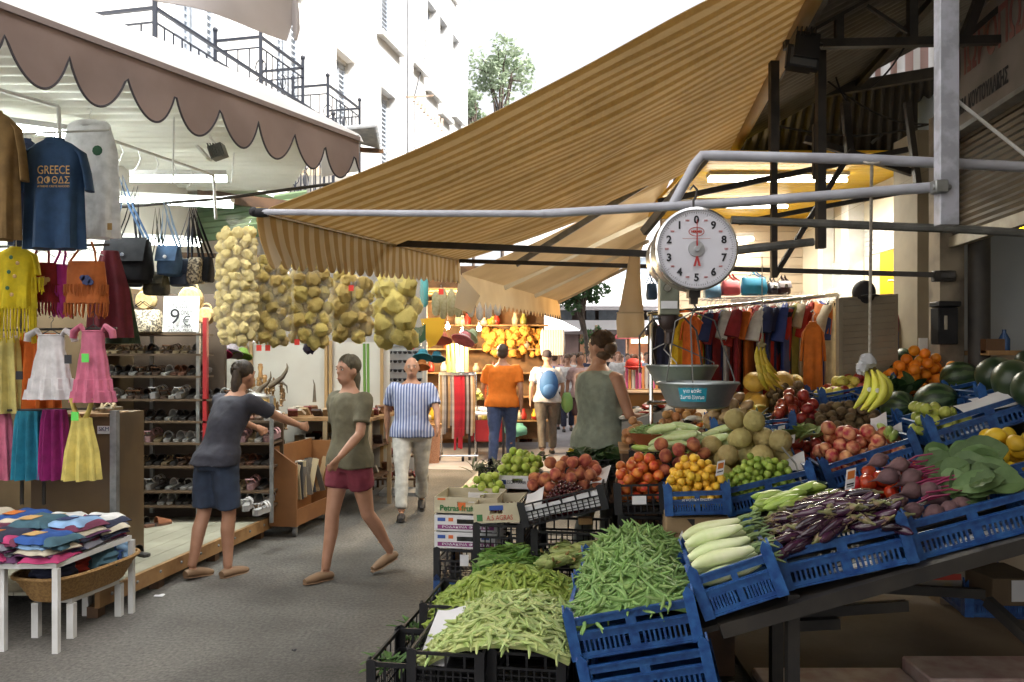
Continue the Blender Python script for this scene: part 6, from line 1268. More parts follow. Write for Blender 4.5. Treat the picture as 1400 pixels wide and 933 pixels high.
# marrows at back left (green white) and misc
for k in range(30): spawn('marrow', FB(905,625,4.55,0) @ Matrix.Translation((rs.uniform(.0,.34),rs.uniform(0,.3),.04+rs.uniform(0,.12)*(1-abs(rs.uniform(-1,1))*.3))) @ Matrix.Rotation(R(rs.gauss(150,20)),4,'Z') @ Matrix.Rotation(R(rs.gauss(14,8)),4,'Y'), 'pale green courgette piled behind the yellow plums', 'pale courgettes behind the yellow plums', 'courgette', 'vegetable', 1.0)
crate('black', frw(.80,4.5,.80,3), .42, .44, .13, 'black crate under the pale courgettes')
# ================================================================ black crates on the lane side
BW, BD, BH = .325, .50, .19
for nm, px, py, lab in (('F1',558,890,'of the left front pair'), ('F2',668,885,'of the right front pair')):
    p = P(px,py,3.4); 
    crate('black', frw(p.x,p.y,.205), BW, BD, BH, 'upper black crate %s, full of pale beans' % lab); crate('black', frw(p.x,p.y,.008), BW, BD, BH, 'lower black crate %s, on the ground' % lab)
p = P(558,890,3.4); F_f = frw(p.x,p.y,.205)
liner(F_f, (.02,.06,.10), (.16,.03,.13), (.03,.40,.24), 'large white paper liner at the left of the pale beans')
heap('pale_bean', F_f, lambda u, v: .12+.20*max(0,1-((u-.42)/.40)**2)*max(0,1-((v-.34)/.46)**2)**.8+.012*noise.noise(V((u*13,v*13,5))), .05,.68,.03,.52, 285, 'pale podded bean heaped over the two front black crates', 'pale beans in the front black crates', nst=330)
p = P(575,852,4.0); F_o = frw(p.x,p.y,.19)
crate('black', frw(p.x,p.y,.215), .39, .46, BH, 'black crate left under the okra heap'); crate('black', frw(p.x+.395,p.y-.06,.215), .39, .46, BH, 'black crate right under the okra heap'); crate('black', frw(p.x,p.y,.01), .39, .46, BH, 'black crate on the ground under the left okra crate'); crate('black', frw(p.x+.395,p.y-.06,.01), .39, .46, BH, 'black crate on the ground under the right okra crate')
heap('okra_pod', F_o, lambda u, v: .12+.23*max(0,1-((u-.46)/.48)**2)*max(0,1-((v-.24)/.34)**2)+.01*noise.noise(V((u*13,v*13,9))), .03,.78,-.02,.48, 290, 'green okra pod heaped in the middle black crates', 'okra pods in the black crates', 'okra', nst=330)
p = P(640,812,4.5); F_fl = frw(p.x,p.y,.30); crate('black', frw(p.x,p.y,.21), .40, .42, BH, 'black crate under the dark flat beans'); crate('black', frw(p.x,p.y,.01), .40, .42, BH, 'black crate on the ground under the flat bean crate')
heap('flat_bean', F_fl, lambda u, v: .10+.12*max(0,1-((u-.22)/.26)**2)*max(0,1-((v-.2)/.3)**2), .03,.40,.0,.38, 110, 'broad flat dark green bean behind the okra', 'flat beans behind the okra', nst=60, yaw0=.2, spread=.7, tilt=.15)
p = P(730,800,4.35); F_c = frw(p.x,p.y,.36,4)
crate('black', frw(p.x,p.y,.20), .40, .42, BH, 'black crate under the corn cobs'); crate('black', frw(p.x,p.y,.01), .40, .42, BH, 'black crate on the ground under the corn crate')
hk = fmat('husk',(.25,.32,.09),(.36,.40,.15),scale=30,rough=.6); silk = M('silk', (.30,.20,.07), (.2,.12,.04), scale=20, rough=.9); cr = None
for i in range(26):
    u, v = rs.uniform(.05,.36), rs.uniform(.02,.36); z = .07+.13*max(0,1-((u-.2)/.24)**2)*max(0,1-((v-.18)/.26)**2)
    Mx = F_c @ Matrix.Translation((u,v,z)) @ Matrix.Rotation(R(rs.gauss(-55,28)),4,'Z') @ Matrix.Rotation(R(rs.gauss(-12,9)),4,'Y') @ Matrix.Rotation(rs.uniform(0,6.28),4,'X')
    if cr is None:
        cr = thing('corn_cob', 'green husked corn cob heaped between okra and bean crate', 'vegetable', (0,0,0), 'corn cobs beside the bean crate')
        s = MB(); s.tube([(-.10+.2*k/10, 0, .006*math.sin(k*.4)) for k in range(11)], [.010,.018,.024,.027,.028,.028,.026,.022,.017,.011,.006], 10); s.build('husk', hk, cr, local=True)
        s = MB()
        for q in range(3): a = q*2.1; s.tube([(-.09,.012*math.cos(a),.012*math.sin(a)),(0,.029*math.cos(a),.029*math.sin(a)),(.12,.017*math.cos(a),.017*math.sin(a))], [.006,.010,.001], 5, flat=.4)
        s.build('outer_leaf', hk, cr, local=True); s = MB(); s.tube([(.095,0,0),(.115,.006,.004),(.13,.016,0)], [.006,.008,.002], 5); s.build('silk', silk, cr, local=True); s = MB(); s.tube([(-.1,0,0),(-.125,0,0)], [.009,.008], 7); s.build('stalk', hk, cr, local=True); cr.matrix_world = Mx
    else: dup(cr, treelist(cr), Mx)
liner(frw(p.x+.1,p.y-.04,.36), (.1,.0,.0), (.40,-.03,.03), (.12,.06,.01), 'white card edge in front of the corn cobs')
# low crates at the far left bottom
for px, py, Y, lab in ((503,905,3.5,'nearest low black crate at the bottom left with green herbs'), (545,862,3.98,'second low black crate left of the okra'), (580,830,4.45,'third low black crate beside the blue crate stack')):
    p = P(px,py,Y); crate('black', frw(p.x,p.y,p.z-.285), .30, .45, .285, lab)
    a = P(px+25,py,Y+.1); leaves(px+34, py+8, Y+.16, 26, .10, 'narrow green herb leaf in the ' + lab.split(' low')[0] + ' low black crate', leafm, (.015,.03), (.07,.14), .4)
def carton(px, py, Y, w, h, d, label, kind='white', tilt=0, yaw=YAW):
    F = frame(px,py,Y,tilt,0,yaw); t = thing('fruit_carton', label, 'carton', (0,0,0)); t.matrix_world = F; mw = {'white': paper, 'cream': M('cream_card', (.52,.47,.34), (.44,.39,.27), scale=4, rough=.8)}[kind]
    s = MB(); hh = .45*h
    s.par((0,0,0), (w,0,0), (0,.004,0), (0,0,hh)); s.par((0,0,hh+.03), (w,0,0), (0,.004,0), (0,0,h-hh-.03)); s.par((0,0,hh), (w*.36,0,0), (0,.004,0), (0,0,.03)); s.par((w*.64,0,hh), (w*.36,0,0), (0,.004,0), (0,0,.03)); s.build('front_panel', mw, t, smooth=False, local=True)
    s = MB(); s.par((0,.0045,0), (.004,0,0), (0,d,0), (0,0,h)); s.build('side_panel', mw, t, smooth=False, local=True); s = MB(); s.par((w-.004,.0045,0), (.004,0,0), (0,d,0), (0,0,h)); s.build('side_panel', mw, t, smooth=False, local=True)
    s = MB(); s.par((.0045,d,0), (w-.009,0,0), (0,.004,0), (0,0,h)); s.build('back_panel', mw, t, smooth=False, local=True); s = MB(); s.par((.0045,.0045,.002), (w-.009,0,0), (0,d-.006,0), (0,0,.004)); s.build('base', mw, t, smooth=False, local=True)
    return t, F
blue_ink = M('blue_ink', (.03,.08,.32), rough=.7); purple_ink = M('purple_ink', (.22,.04,.16), rough=.7); green_ink = M('green_ink', (.04,.16,.05), rough=.7); or_ink = M('orange_ink', (.60,.13,.03), rough=.7)
def mark(t, x, z, w, h, m_, nm='print'): s = MB(); s.par((x,-.002,z), (w,0,0), (0,.0015,0), (0,0,h)); s.build(nm, m_, t, smooth=False, local=True)
sx0 = P(594,0,5.0).x
crate('blue', frw(sx0,5.0,.006), .40, .50, .235, 'blue crate at the bottom of the carton stack beside the lane'); crate('black', frw(sx0,5.0,.245), .40, .50, .20, 'black crate with white sticker between blue crate and cartons')
for nm, x, z, w_, h_ in (('sticker',.165,.10,.055,.07), ('sticker',.16,-.13,.06,.06)): s = MB(); F = frw(sx0,5.0,.245); s.par(F @ V((x,-.006,z)), F.to_3x3() @ V((w_,0,0)), F.to_3x3() @ V((0,.002,0)), V((0,0,h_))); o = s.build(nm, paper, smooth=False); tag(o, 'square white sticker on the ' + ('black' if z > 0 else 'blue') + ' crate of the carton stack', 'sticker')
for k, zb in enumerate((.452,.56,.672)):
    t, F = carton(594, HZ+(CAMZ-zb)*FOC/5.0, 5.0, .40, .10, .36, ('lowest', 'middle', 'top')[k] + ' white carton of the stack above the black crate, ' + ('green and orange print' if k == 2 else 'purple band'), 'cream' if k == 2 else 'white')
    if k == 2: tx = text('Petras fruits', .05, (.155,-.002,.03), X, Z, green_ink, t, local=True, squeeze=.24, bold=.0015); mark(t,.15,.018,.05,.05,or_ink); mark(t,.02,.08,.05,.012,or_ink)
    else: mark(t,.02,.012,.36,.026,purple_ink); tx = text('ΡΟΔΑΚΙΝΑ ΦΡΕΣΚΑ', .02, (.2,-.0035,.025), X, Z, ink_white, t, local=True, squeeze=.3); mark(t,.02,.06,.05,.022,blue_ink); mark(t,.09,.06,.03,.022,or_ink); mark(t,.3,.06,.05,.022,blue_ink)
x2 = P(648,0,4.8).x
for k in range(3): crate('black', frw(x2,4.8,.006+k*.213), .30, .40, .21, ('lowest', 'middle', 'topmost')[k] + ' black crate of the stack under the red lettered carton')
t, F = carton(648, HZ+(CAMZ-.645)*FOC/4.8, 4.8, .28, .115, .36, 'cream carton of dark fruit with red lettering next to the cherry tray', 'cream', 4)
text('A.5 AGRAS', .042, (.16,-.002,.028), X, Z, ink_red, t, local=True, squeeze=.16); mark(t,.02,.012,.035,.04,green_ink); mark(t,.10,.075,.085,.028,blue_ink)
pile('cherry', F, 70, .02,.26,.03,.32,.0108,'dark cherry in the red lettered cream carton','cherries in the cream carton', base=.05, slope=.1)
F_ch = frame(716,722,4.5,14.5); crate('black', F_ch, .49, .50, .13, 'tilted black tray of dark cherries and peaches')
pile('cherry', F_ch, 228, .12,.40,.02,.19,.0108,'dark red cherry heaped in the tilted black tray','dark cherries in the tilted tray', base=.08, slope=.8)
s = MB(); s.ball((0,0,0), .13, .075, .07, 20, 12); me_o = s.build('cherry_heap', MATS['fruit_cherry'], smooth=True); me_o.matrix_world = F_ch @ Matrix.Translation((.26,.11,.055)); tag(me_o, 'hidden core of the dark cherry heap in the tray', 'fruit', kind='stuff')
pile('peach', F_ch @ Matrix.Translation((0,.2,.04)), 44, .04,.46,.02,.36,.042,'dull red fuzzy peach behind the cherries','fuzzy peaches behind the cherries', base=.03, slope=.45)
liner(F_ch, (.02,.04,.09), (.13,.02,.11), (.03,.22,.15), 'white paper at the left end of the cherry tray'); liner(F_ch, (.02,.012,.03), (.47,.012,.03), (.02,.012,.11), 'white printed paper seen through the slots of the cherry tray'); liner(F_ch, (.40,.25,.12), (.5,.2,.12), (.44,.42,.18), 'dark edged paper at the right of the peaches')
x3 = P(727,0,4.62).x
for k in range(3): crate('black', frw(x3,4.62,.006+k*.213), .44, .42, .21, ('lowest', 'middle', 'topmost')[k] + ' black crate of the stack under the cherry tray')
s = MB(); s.box(P(800,712,4.6), .08, .05, .04); o = s.build('wooden_wedge', wood, bevel=.004); tag(o, 'small wooden wedge under the cherry tray', 'wedge')
F_ap = frame(842,704,4.3,3); crate('black', F_ap, .27, .40, .16, 'black crate of red apricots with white label'); pile('red_apricot', F_ap, 70, .03,.24,.03,.36,.030,'red and orange apricot in the black crate','apricots in the black crate', base=.05, slope=.5)
s = MB(); s.par(F_ap @ V((.09,-.012,.055)), F_ap.to_3x3() @ V((.075,0,0)), (0,.002,0), (0,0,.045)); o = s.build('crate_label', paper, smooth=False); tag(o, 'white label on the front of the apricot crate', 'label')
x4 = P(846,0,4.4).x
for k in range(3): crate('black', frw(x4,4.4,.004+k*.26), .30, .40, .25, ('lowest', 'middle', 'topmost')[k] + ' black crate of the stack under the apricots')
# trestle and rear row
t = thing('trestle_table', 'plain trestle table carrying the rear cartons of fruit', 'table', (0.1,5.6,0)); s = MB(); s.par((-.42,5.35,.68), (1.25,-.1,0), (.15,1.0,.02), (0,0,.03)); s.build('top', wood_dark, t, smooth=False)
for x, y in ((-.36,5.42),(.75,5.36),(-.25,6.25),(.9,6.15)): s = MB(); s.box((x,y,.34), .05, .05, .68); s.build('leg', wood_dark, t, smooth=False)
t, F = carton(682, 668, 5.5, .26, .09, .36, 'white carton of green apples behind the cream carton', 'white'); text('FRESCA MARIA L.E.', .035, (.13,-.002,.045), X, Z, ink_black, t, local=True, squeeze=.2); mark(t,.02,.03,.03,.03,blue_ink)
pile('green_apple', F, 60, .0,.25,.04,.34,.029,'light green apple in the white carton','green apples in the white carton', base=.05, slope=.6)
t, F = carton(640, 690, 5.3, .22, .08, .34, 'white carton of green figs left of the green apples', 'white'); pile('green_apple', F, 28, .03,.19,.04,.3,.029,'green fig in the low white carton','green figs in the low white carton', base=.03, slope=.4)
t, F = carton(612, 692, 5.35, .22, .075, .3, 'cream carton of tiny green plums above the cartons stack', 'cream'); pile('green_plum', F, 50, .02,.2,.03,.28,.0185,'tiny green plum in the cream carton','tiny plums in the cream carton', base=.03, slope=.3)
crate('black', frw(P(655,0,5.9).x,5.9,.72), .40, .42, .11, 'black crate of dried herbs behind the green apples'); leaves(672,646,5.9,60,.16,'grey green dried herb sprig beside the green apples', M('dry_herb', (.16,.17,.10), (.10,.12,.06), scale=9, rough=.8), (.012,.02), (.06,.12), .7, 'herb_sprig')
crate('black', frame(770,655,5.6,4), .48, .40, .12, 'black crate of leafy greens behind the peaches'); leaves(815,632,5.7,60,.17,'dark green spinach leaf behind the peaches', lettuce_m, (.05,.09), (.08,.15), .7); leaves(725,632,5.9,30,.14,'small green herb leaf behind the fuzzy peaches', leafm, (.02,.035), (.05,.1), .5); leaves(790,622,6.1,12,.08,'yellow flower leaf behind the leafy greens', M('yellow_leaf', (.6,.5,.05), rough=.7), (.03,.05), (.04,.07), .6)
crate('black', frame(862,645,5.0,3), .40, .38, .12, 'black crate of light green peppers beside the clay bowl'); 
for k in range(26): spawn('cucumber', frame(870,636,5.0,3) @ Matrix.Translation((rs.uniform(.02,.34),rs.uniform(.0,.3),.04+rs.uniform(0,.08))) @ Matrix.Rotation(R(rs.gauss(150,30)),4,'Z') @ Matrix.Rotation(R(rs.gauss(20,12)),4,'Y'), 'short light green pepper before the clay bowl', 'light green peppers before the clay bowl', 'pepper', 'vegetable', .9)
t = thing('pedestal', 'plain wooden box stand under the clay bowl', 'stand', (.95,5.4,0)); s = MB(); s.par((.72,5.2,0), (.5,-.05,0), (.05,.5,0), (0,0,1.02)); s.build('body', wood_dark, t, smooth=False); s = MB(); s.par((.70,5.18,1.02), (.54,-.05,0), (.06,.54,0), (0,0,.02)); s.build('top', wood, t, smooth=False)
t = thing('clay_bowl', 'wide terracotta bowl of thin green beans', 'bowl', P(893,612,5.2)); c = P(893,612,5.2); s = MB(); s.lathe([(.0,.0),(.09,.0),(.13,.05),(.158,.095),(.165,.10),(.15,.10),(.12,.05),(0,.03)], 28, c); s.build('body', M('terracotta', (.30,.085,.03), (.24,.06,.02), scale=5, rough=.7), t)
for k in range(110):
    a, rr = rs.uniform(0,6.28), .135*math.sqrt(rs.random()); spawn('runner_bean', Matrix.Translation(c+V((rr*math.cos(a),rr*math.sin(a),.095+.05*(1-(rr/.14)**2)))) @ Matrix.Rotation(rs.uniform(0,6.28),4,'Z') @ Matrix.Rotation(R(rs.uniform(-20,20)),4,'Y'), 'thin dark green bean heaped in the terracotta bowl', 'green beans in the terracotta bowl', 'green_bean', 'vegetable', .55)
pile('onion', frame(855,612,5.4,0), 16, 0,.1,0,.3,.033,'orange brown onion beside the clay bowl','onions beside the clay bowl', cat='vegetable'); pile('onion', frame(905,585,5.7,0), 18, 0,.26,0,.14,.033,'reddish onion behind the clay bowl','onions behind the clay bowl', cat='vegetable')
# ================================================================ hanging scales
SYc = 3.2
dialw = M('dial_white', (.66,.66,.72), (.60,.60,.66), scale=3, rough=.35); pan_m = M('zinc_pan', (.33,.36,.37), (.22,.25,.26), scale=7, rough=.38, metal=.75, detail=7)
def scale(label, c, dial=True, r=.163):
    t = thing('hanging_scale', label, 'scale', c)
    s = MB(); s.lathe([(r*.9,-.05),(r*.99,-.045),(r,-.03),(r,.05),(r*.93,.065),(.02,.07)], 48, c, YA); s.build('housing', galv, t)
    s = MB(); s.lathe([(r*.93,-.052),(r*.96,-.062),(r*1.01,-.058),(r*1.015,-.04),(r*1.0,-.038)], 48, c, YA, caps=False); s.build('rim', chrome, t)
    return t
c = P(948,343,SYc); t = scale('large round white dial scale hanging from the pole', c); r = .163
s = MB(); s.lathe([(r*.93,0),(.01,-.0005)], 48, c+V((0,-.0525,0)), (0,1,0)); d_ = s.build('dial', dialw, t)
fy = -.0545
for k in range(10):
    a = PI/2 + 2*PI*k/10; text(str(k), .042, c+V((math.cos(a)*r*.70,fy,math.sin(a)*r*.70)), X, Z, ink_black, d_, 'numeral', bold=.0012)
    a2 = a+PI/10; text('500', .010, c+V((math.cos(a2)*r*.72,fy,math.sin(a2)*r*.72)), X, Z, ink_red, d_, 'small_numeral')
s = MB()
for k in range(100):
    a = 2*PI*k/100; L_ = .013 if k % 10 == 0 else (.010 if k % 5 == 0 else .006); p = lambda q: c+V((math.cos(a)*q,fy,math.sin(a)*q)); s.bar(p(r*.90-L_), p(r*.90), .0011, .001, up=YA)
s.build('graduation', ink_black, d_, smooth=False)
s = MB(); s.tube([c+V((math.cos(a)*.030,fy,.068+math.sin(a)*.017)) for a in [2*PI*k/24 for k in range(25)]], .0012, 4); s.build('emblem', ink_red, d_); text('HERMES', .012, c+V((0,fy,.068)), X, Z, ink_red, d_, 'emblem_text', bold=.0006)
s = MB(); s.bar(c+V((-.055,fy,.041)), c+V((.055,fy,.041)), .001, .001, up=YA); s.build('scale_line', ink_red, d_, smooth=False)
s = MB(); s.lathe([(.033,0),(.031,-.006),(.012,-.008),(.01,-.016),(.001,-.016)], 24, c+V((0,-.053,0)), YA); s.build('hub', M('hub_grey', (.42,.43,.45), rough=.3, metal=.5), t)
red = M('needle_red', (.38,.03,.03), rough=.4); s = MB(); s.prism([(-.0035,0),(.0035,0),(.001,.115),(-.001,.115)], c+V((0,-.064,.0)), X, Z, V((0,-.0015,0))); s.prism([(-.004,-.03),(.004,-.03),(.015,-.07),(.006,-.07),(0,-.045),(-.006,-.07),(-.015,-.07)], c+V((0,-.064,0)), X, Z, V((0,-.0015,0))); s.build('needle', red, t, smooth=False)
s = MB(); s.tube([c+V((.0,0,.16)), c+V((0,0,.20)), c+V((.012,0,.22)), c+V((.014,0,.245)), c+V((0,0,.262)), c+V((-.014,0,.245))], .005, 6); s.build('top_hook', dark_steel, t)
s = MB(); s.box(c+V((0,0,-.175)), .045, .05, .03); s.box(c+V((0,0,-.2)), .03, .03, .03); s.tube([c+V((0,0,-.21)), c+V((.012,0,-.23)), c+V((0,0,-.245)), c+V((-.012,0,-.235))], .004, 6); s.build('lower_hook', dark_steel, t, smooth=False)
def pan(t, cc, hk, rp=.163, h=.105, rods=True):
    s = MB(); s.lathe([(.0,-h),(rp*.62,-h),(rp*.74,-h*.92),(rp*.93,-.01),(rp*1.0,.0),(rp*1.02,-.006),(rp*.95,-.02),(rp*.76,-h*.84),(rp*.6,-h+.008),(0,-h+.008)], 44, cc); s.build('pan', pan_m, t)
    s = MB()
    for a in (R(250), R(10), R(130)): e = cc+V((math.cos(a)*rp*.97,math.sin(a)*rp*.97,.0)); k = hk+V((math.cos(a)*rp*.55,math.sin(a)*rp*.55,-.035)); s.tube([hk, k, e+Z*.01, e-Z*.02], .0032, 5)
    s.build('rod', M('rod_steel', (.2,.2,.2), rough=.35, metal=.8), t)
hk = c+V((0,0,-.245)); pc = P(954,522,3.22); pan(t, pc, hk)
stk = M('cyan_sticker', (.015,.26,.38), (.03,.33,.45), scale=14, rough=.5); s = MB()
def st(u, v): a = R(228+42*u); h = -.012-.062*v; q = .163*(.94-.2*((-h-.01)/.09)); return pc+V((math.cos(a)*(q+.004), math.sin(a)*(q+.004), h))
s.sheet(st, 12, 3, .001); so_ = s.build('sticker', stk, t)
for i, tx in enumerate(('για κάθε', 'Σωστό ζύγισμα')): a = R(248); text(tx, .02, pc+V((math.cos(a)*.163*.93, math.sin(a)*.163*.93-.012, -.032-i*.024)), V((-math.sin(a),math.cos(a),0)), Z, ink_white, so_, 'sticker_text', squeeze=.07+.02*i)
c2 = P(915,375,3.75); t = scale('second scale turned away behind the large dial with box and chain', P(926,352,3.75), r=.14)
s = MB(); s.box(P(914,406,3.7), .09, .06, .17); s.build('body_box', M('greenish_box', (.20,.21,.16), (.14,.15,.11), scale=8, rough=.5), t, smooth=False, bevel=.005); s = MB(); s.lathe([(.018,0),(.016,-.008),(0,-.008)], 16, P(912,394,3.665), YA); s.build('knob', chrome, t); s = MB(); s.box(P(915,417,3.665), .075, .003, .035); s.build('plate', paper, t, smooth=False)
s = MB(); s.box(P(914,440,3.72), .035, .04, .1); s.ball(P(914,436,3.72), .05, .04, .06, 10, 8); s.tube([P(914,450,3.72), P(914,470,3.72)], .02, 8); s.build('swivel', M('greasy_iron', (.03,.016,.014), rough=.5), t)
hk2 = P(912,468,3.72); pc2 = P(932,499,3.72); pan(t, pc2, hk2, .165, .10)
s = MB(); s.tube([P(875,510,3.7), P(874,460,3.7), P(893,436,3.7), P(935,434,3.7), P(952,452,3.7), P(962,515,3.7)], .005, 6); s.build('yoke', dark_steel, t)
# ================================================================ hanging bananas and rope
def banana_bunch(label, c, n, sc, side=1, mat=None, fan=1.0, rows=1):
    t = thing('banana_bunch', label, 'bananas', c); m_ = mat or fmat('banana_hang',(.46,.50,.05),(.62,.56,.07),scale=7,rough=.5)
    for i in range(n):
        f = (i/(n-1)-.5) if n > 1 else 0; row = i % rows; L = .19*sc; a0 = f*1.5*fan; yoff = -.035*((i*7) % 3) + row*.03
        pts = []; 
        for k in range(11): q = k/10; pts.append(c+V((f*(.05+.05*q)*sc*fan*1.5 - side*.05*q + side*(.035+.03*f)*math.sin(PI*q), yoff-.045*math.sin(PI*q*.8), -L*q*(1-.12*abs(f))-.01-row*.045)))
        s = MB(); s.tube(pts, [.006*sc,.009*sc,.014*sc,.0185*sc,.0205*sc,.021*sc,.0205*sc,.019*sc,.016*sc,.011*sc,.005*sc], 7, flat=.95); s.build('banana', m_, t, angle=70)
        if rows == 1 and i < 2: s = MB(); s.lathe([(.011,0),(.01,.002)], 10, pts[5]+V((0,-.021,0)), (0,-1,0)); s.build('sticker', paper, t)
    s = MB(); s.ball(c, .03*sc, .03*sc, .02*sc, 10, 7, wob=.4); s.tube([c, c+Z*.035], .012*sc, 7); s.build('stalk', M('banana_stalk', (.16,.13,.05), rough=.8), t); return t
bc = P(1189,503,3.55); banana_bunch('hanging bunch of large greenish yellow bananas on a rope', bc, 5, .95, 1, fan=.45)
s = MB(); s.tube([P(1192,222,3.18), P(1191,280,3.3), bc+Z*.03], .0065, 6); s.tube([P(1192,222,3.18)+V((math.cos(a)*.03,math.sin(a)*.03,.012*math.sin(a))) for a in [2*PI*k/12 for k in range(13)]], .005, 5); o = s.build('rope', rope_m, org=bc); tag(o, 'pale twisted rope tying the bananas to the upper pipe', 'rope')
s = MB(); s.ball(bc+V((-.02,-.02,.03)), .035, .03, .035, 16, 10, fn=lambda d: 1+.5*noise.noise(d*3.5)); s.ball(bc+V((-.05,-.03,-.0)), .025, .02, .03, 14, 9, fn=lambda d: 1+.5*noise.noise(d*4)); o = s.build('plastic_wrap', M('clear_plastic', (.6,.62,.66), rough=.15, alpha=.55), org=bc); tag(o, 'knotted clear plastic bag at the top of the banana bunch', 'plastic bag')
banana_bunch('small hanging hand of ripe bananas before the shirts', P(1042,472,4.6), 9, .85, -1, fmat('banana_ripe',(.50,.36,.025),(.40,.30,.03),scale=9), .9, 3)
s = MB(); s.tube([P(1042,472,4.6), P(1042,350,4.6)], .003, 5); o = s.build('string', rope_m, org=P(1042,472,4.6)); tag(o, 'thin string holding the small ripe bananas', 'string')
# ================================================================ clothes rack under the yellow ceiling
fluor('fluorescent_lamp', 'bright fluorescent lamp under the near part of the yellow ceiling', V((1.7,6.9,3.18)), V((2.9,6.9,3.18)), 27, (1,.95,.82), .14)
fluor('fluorescent_lamp', 'bright fluorescent lamp under the far part of the yellow ceiling', V((1.5,8.1,3.18)), V((2.8,8.1,3.18)), 23, (1,.95,.82), .14)
fluor('fluorescent_lamp', 'dim fluorescent lamp on the rear cream wall', P(998,328,9.1), P(1030,327,9.1), 4, (1,.95,.82), .05)
area('yellow_room_glow', (4.0,6.9,3.05), .8, .3, 26, (1,.95,.8))
RY = 6.15
t = thing('clothes_rail', 'long chrome clothes rail packed with coloured shirts', 'rack', P(1010,600,RY)); s = MB()
for a, b in ((P(885,430,RY-.25), P(1145,403,RY+.1)), (P(1145,403,RY+.1), P(1145,600,RY+.1)), (P(890,430,RY-.25), P(890,600,RY-.25)), (P(1000,534,RY), P(1130,533,RY)), (P(885,551,RY-.3), P(1100,549,RY-.1))): s.tube([a, b], .016, 8)
s.build('rail', chrome, t)
rc = random.Random(77); pal = {'red':(.42,.03,.02),'crimson':(.25,.015,.02),'navy':(.02,.03,.10),'white':(.62,.60,.55),'cream':(.5,.42,.3),'orange':(.62,.16,.02),'blue':(.04,.07,.26),'black':(.015,.014,.015),'yellow':(.66,.42,.02),'olive':(.28,.27,.06),'brown':(.13,.05,.03),'purple':(.10,.04,.14),'grey':(.3,.3,.3)}
def edge_shirt(px, py0, py1, Y, col, label, group, w=.42):
    c = P(px,py0,Y); h = (py1-py0)*Y/FOC; t = thing('shirt', label, 'shirt', c, group); mt = cloth('r_'+col, pal[col]); d = w/2
    s = MB(); yw = R(rc.uniform(52,84)); u = V((math.cos(yw),math.sin(yw)*.9,0)); n_ = V((u.y,-u.x,0)); rr_ = []
    for f, hw, th in ((0,.16,.6),(.03,.5,.8),(.09,.95,1),(.3,.93,1.1),(.6,.95,1.2),(.85,.97,1.3),(1,.99,1.2)): rr_.append([c-Z*(h*f)+u*math.cos(a)*d*hw+n_*math.sin(a)*.028*th*(1+.35*math.sin(3*a+f*5)) for a in [2*PI*j/18 for j in range(18)]])
    s.rings(rr_); s.build('fabric', mt, t)
    for q in (-1,1):
        s = MB(); a = c-Z*(h*.06)+u*q*d*.8; s.tube([a, a+u*q*.07-n_*.02-Z*h*.12, a+u*q*.10-n_*.05-Z*h*.30], [.04,.05,.06], 8, flat=.45); s.build('sleeve', mt, t)
    s = MB(); s.tube([c+u*d*.6-Z*.02, c+Z*.02, c-u*d*.6-Z*.02], .004, 5); s.tube([c+Z*.02,c+Z*.06,c+V((.015,0,.085))], .003, 5); s.build('hanger', white_paint, t)
seq = ['red','navy','white','crimson','navy','white','red','crimson','white','red','orange','brown','crimson','white','navy','yellow','red','navy','white','blue','red','black','olive','cream','black','red','orange','blue','orange','black','cream','black']
for i, cn in enumerate(seq):
    px = 966+i*5.75+rc.uniform(-1.5,1.5); edge_shirt(px, 425-i*.45+rc.uniform(-2,2), rc.uniform(508,564), RY+rc.uniform(-.1,.12)+i*.008, cn, cn+' shirt seen edge on along the crowded chrome rail', cn+' shirts on the chrome rail')
tee('yellow shirt facing out at the left end of the chrome rail', cloth('rk_y', (.70,.46,.02)), 916, 942, 430, 500, 5.95, .8)
tee('bright orange printed shirt facing out next to the yellow one', cloth('rk_o', (.72,.15,.02)), 930, 964, 432, 505, 5.9, .7)
tee('lime green shirt behind the large scale rods', cloth('rk_l', (.40,.50,.04)), 948, 964, 432, 500, 6.0, .5)
tee('orange long shirt slipping off near the louvred panel', cloth('rk_o2', (.60,.17,.02)), 1095, 1128, 440, 548, 5.8, .8)
tee('navy dark shirt at the far left end of the rail', cloth('rk_n', (.02,.03,.08)), 896, 918, 440, 520, 6.1, .7)
tee('black top hanging above the lane stall beside the cream strip', cloth('rk_k', (.02,.02,.025)), 884, 902, 438, 500, 6.6, .5); tee('pink top hanging beside the black one', cloth('rk_p', (.62,.12,.20)), 890, 908, 445, 490, 6.8, .5)
tee('dark blue and red shirt hanging right of the louvred panel', M('clo_br', (.02,.03,.12), (.20,.02,.03), scale=5, rough=.85, contrast=.2), 1221, 1252, 425, 520, 5.9, .7); tee('white shirt hanging in the yellow room', cloth('rk_w', (.66,.66,.62)), 1237, 1262, 392, 470, 6.6, .6)
# lower rail with small belts / shorts
for i in range(26):
    px = 992+i*5.2; c = P(px,536+rc.uniform(-1,1),RY); cn = rc.choice(['yellow','orange','white','olive','red','cream']); s = MB(); s.loft([(c-Z*.16,.018,.12,.2,3),(c-Z*.06,.02,.11,.2,3),(c,.014,.09)], 14); o = s.build('folded_shorts', cloth('r_'+cn, pal[cn]), org=c); tag(o, cn+' garment hung edge on along the lower rail', 'shorts', cn+' garments on the lower rail')
for i in range(24):
    px = 985+i*4.8; c = P(px,553,RY-.15); cn = rc.choice(['navy','grey','orange','brown','black','navy','olive']); s = MB(); s.loft([(c-Z*.24,.022,.13,.2,3),(c-Z*.1,.02,.11,.2,3),(c,.012,.08)], 14); o = s.build('hung_trousers', cloth('r_'+cn, pal[cn]), org=c); tag(o, cn+' trousers hung edge on along the lowest rail', 'trousers', cn+' trousers on the lowest rail')
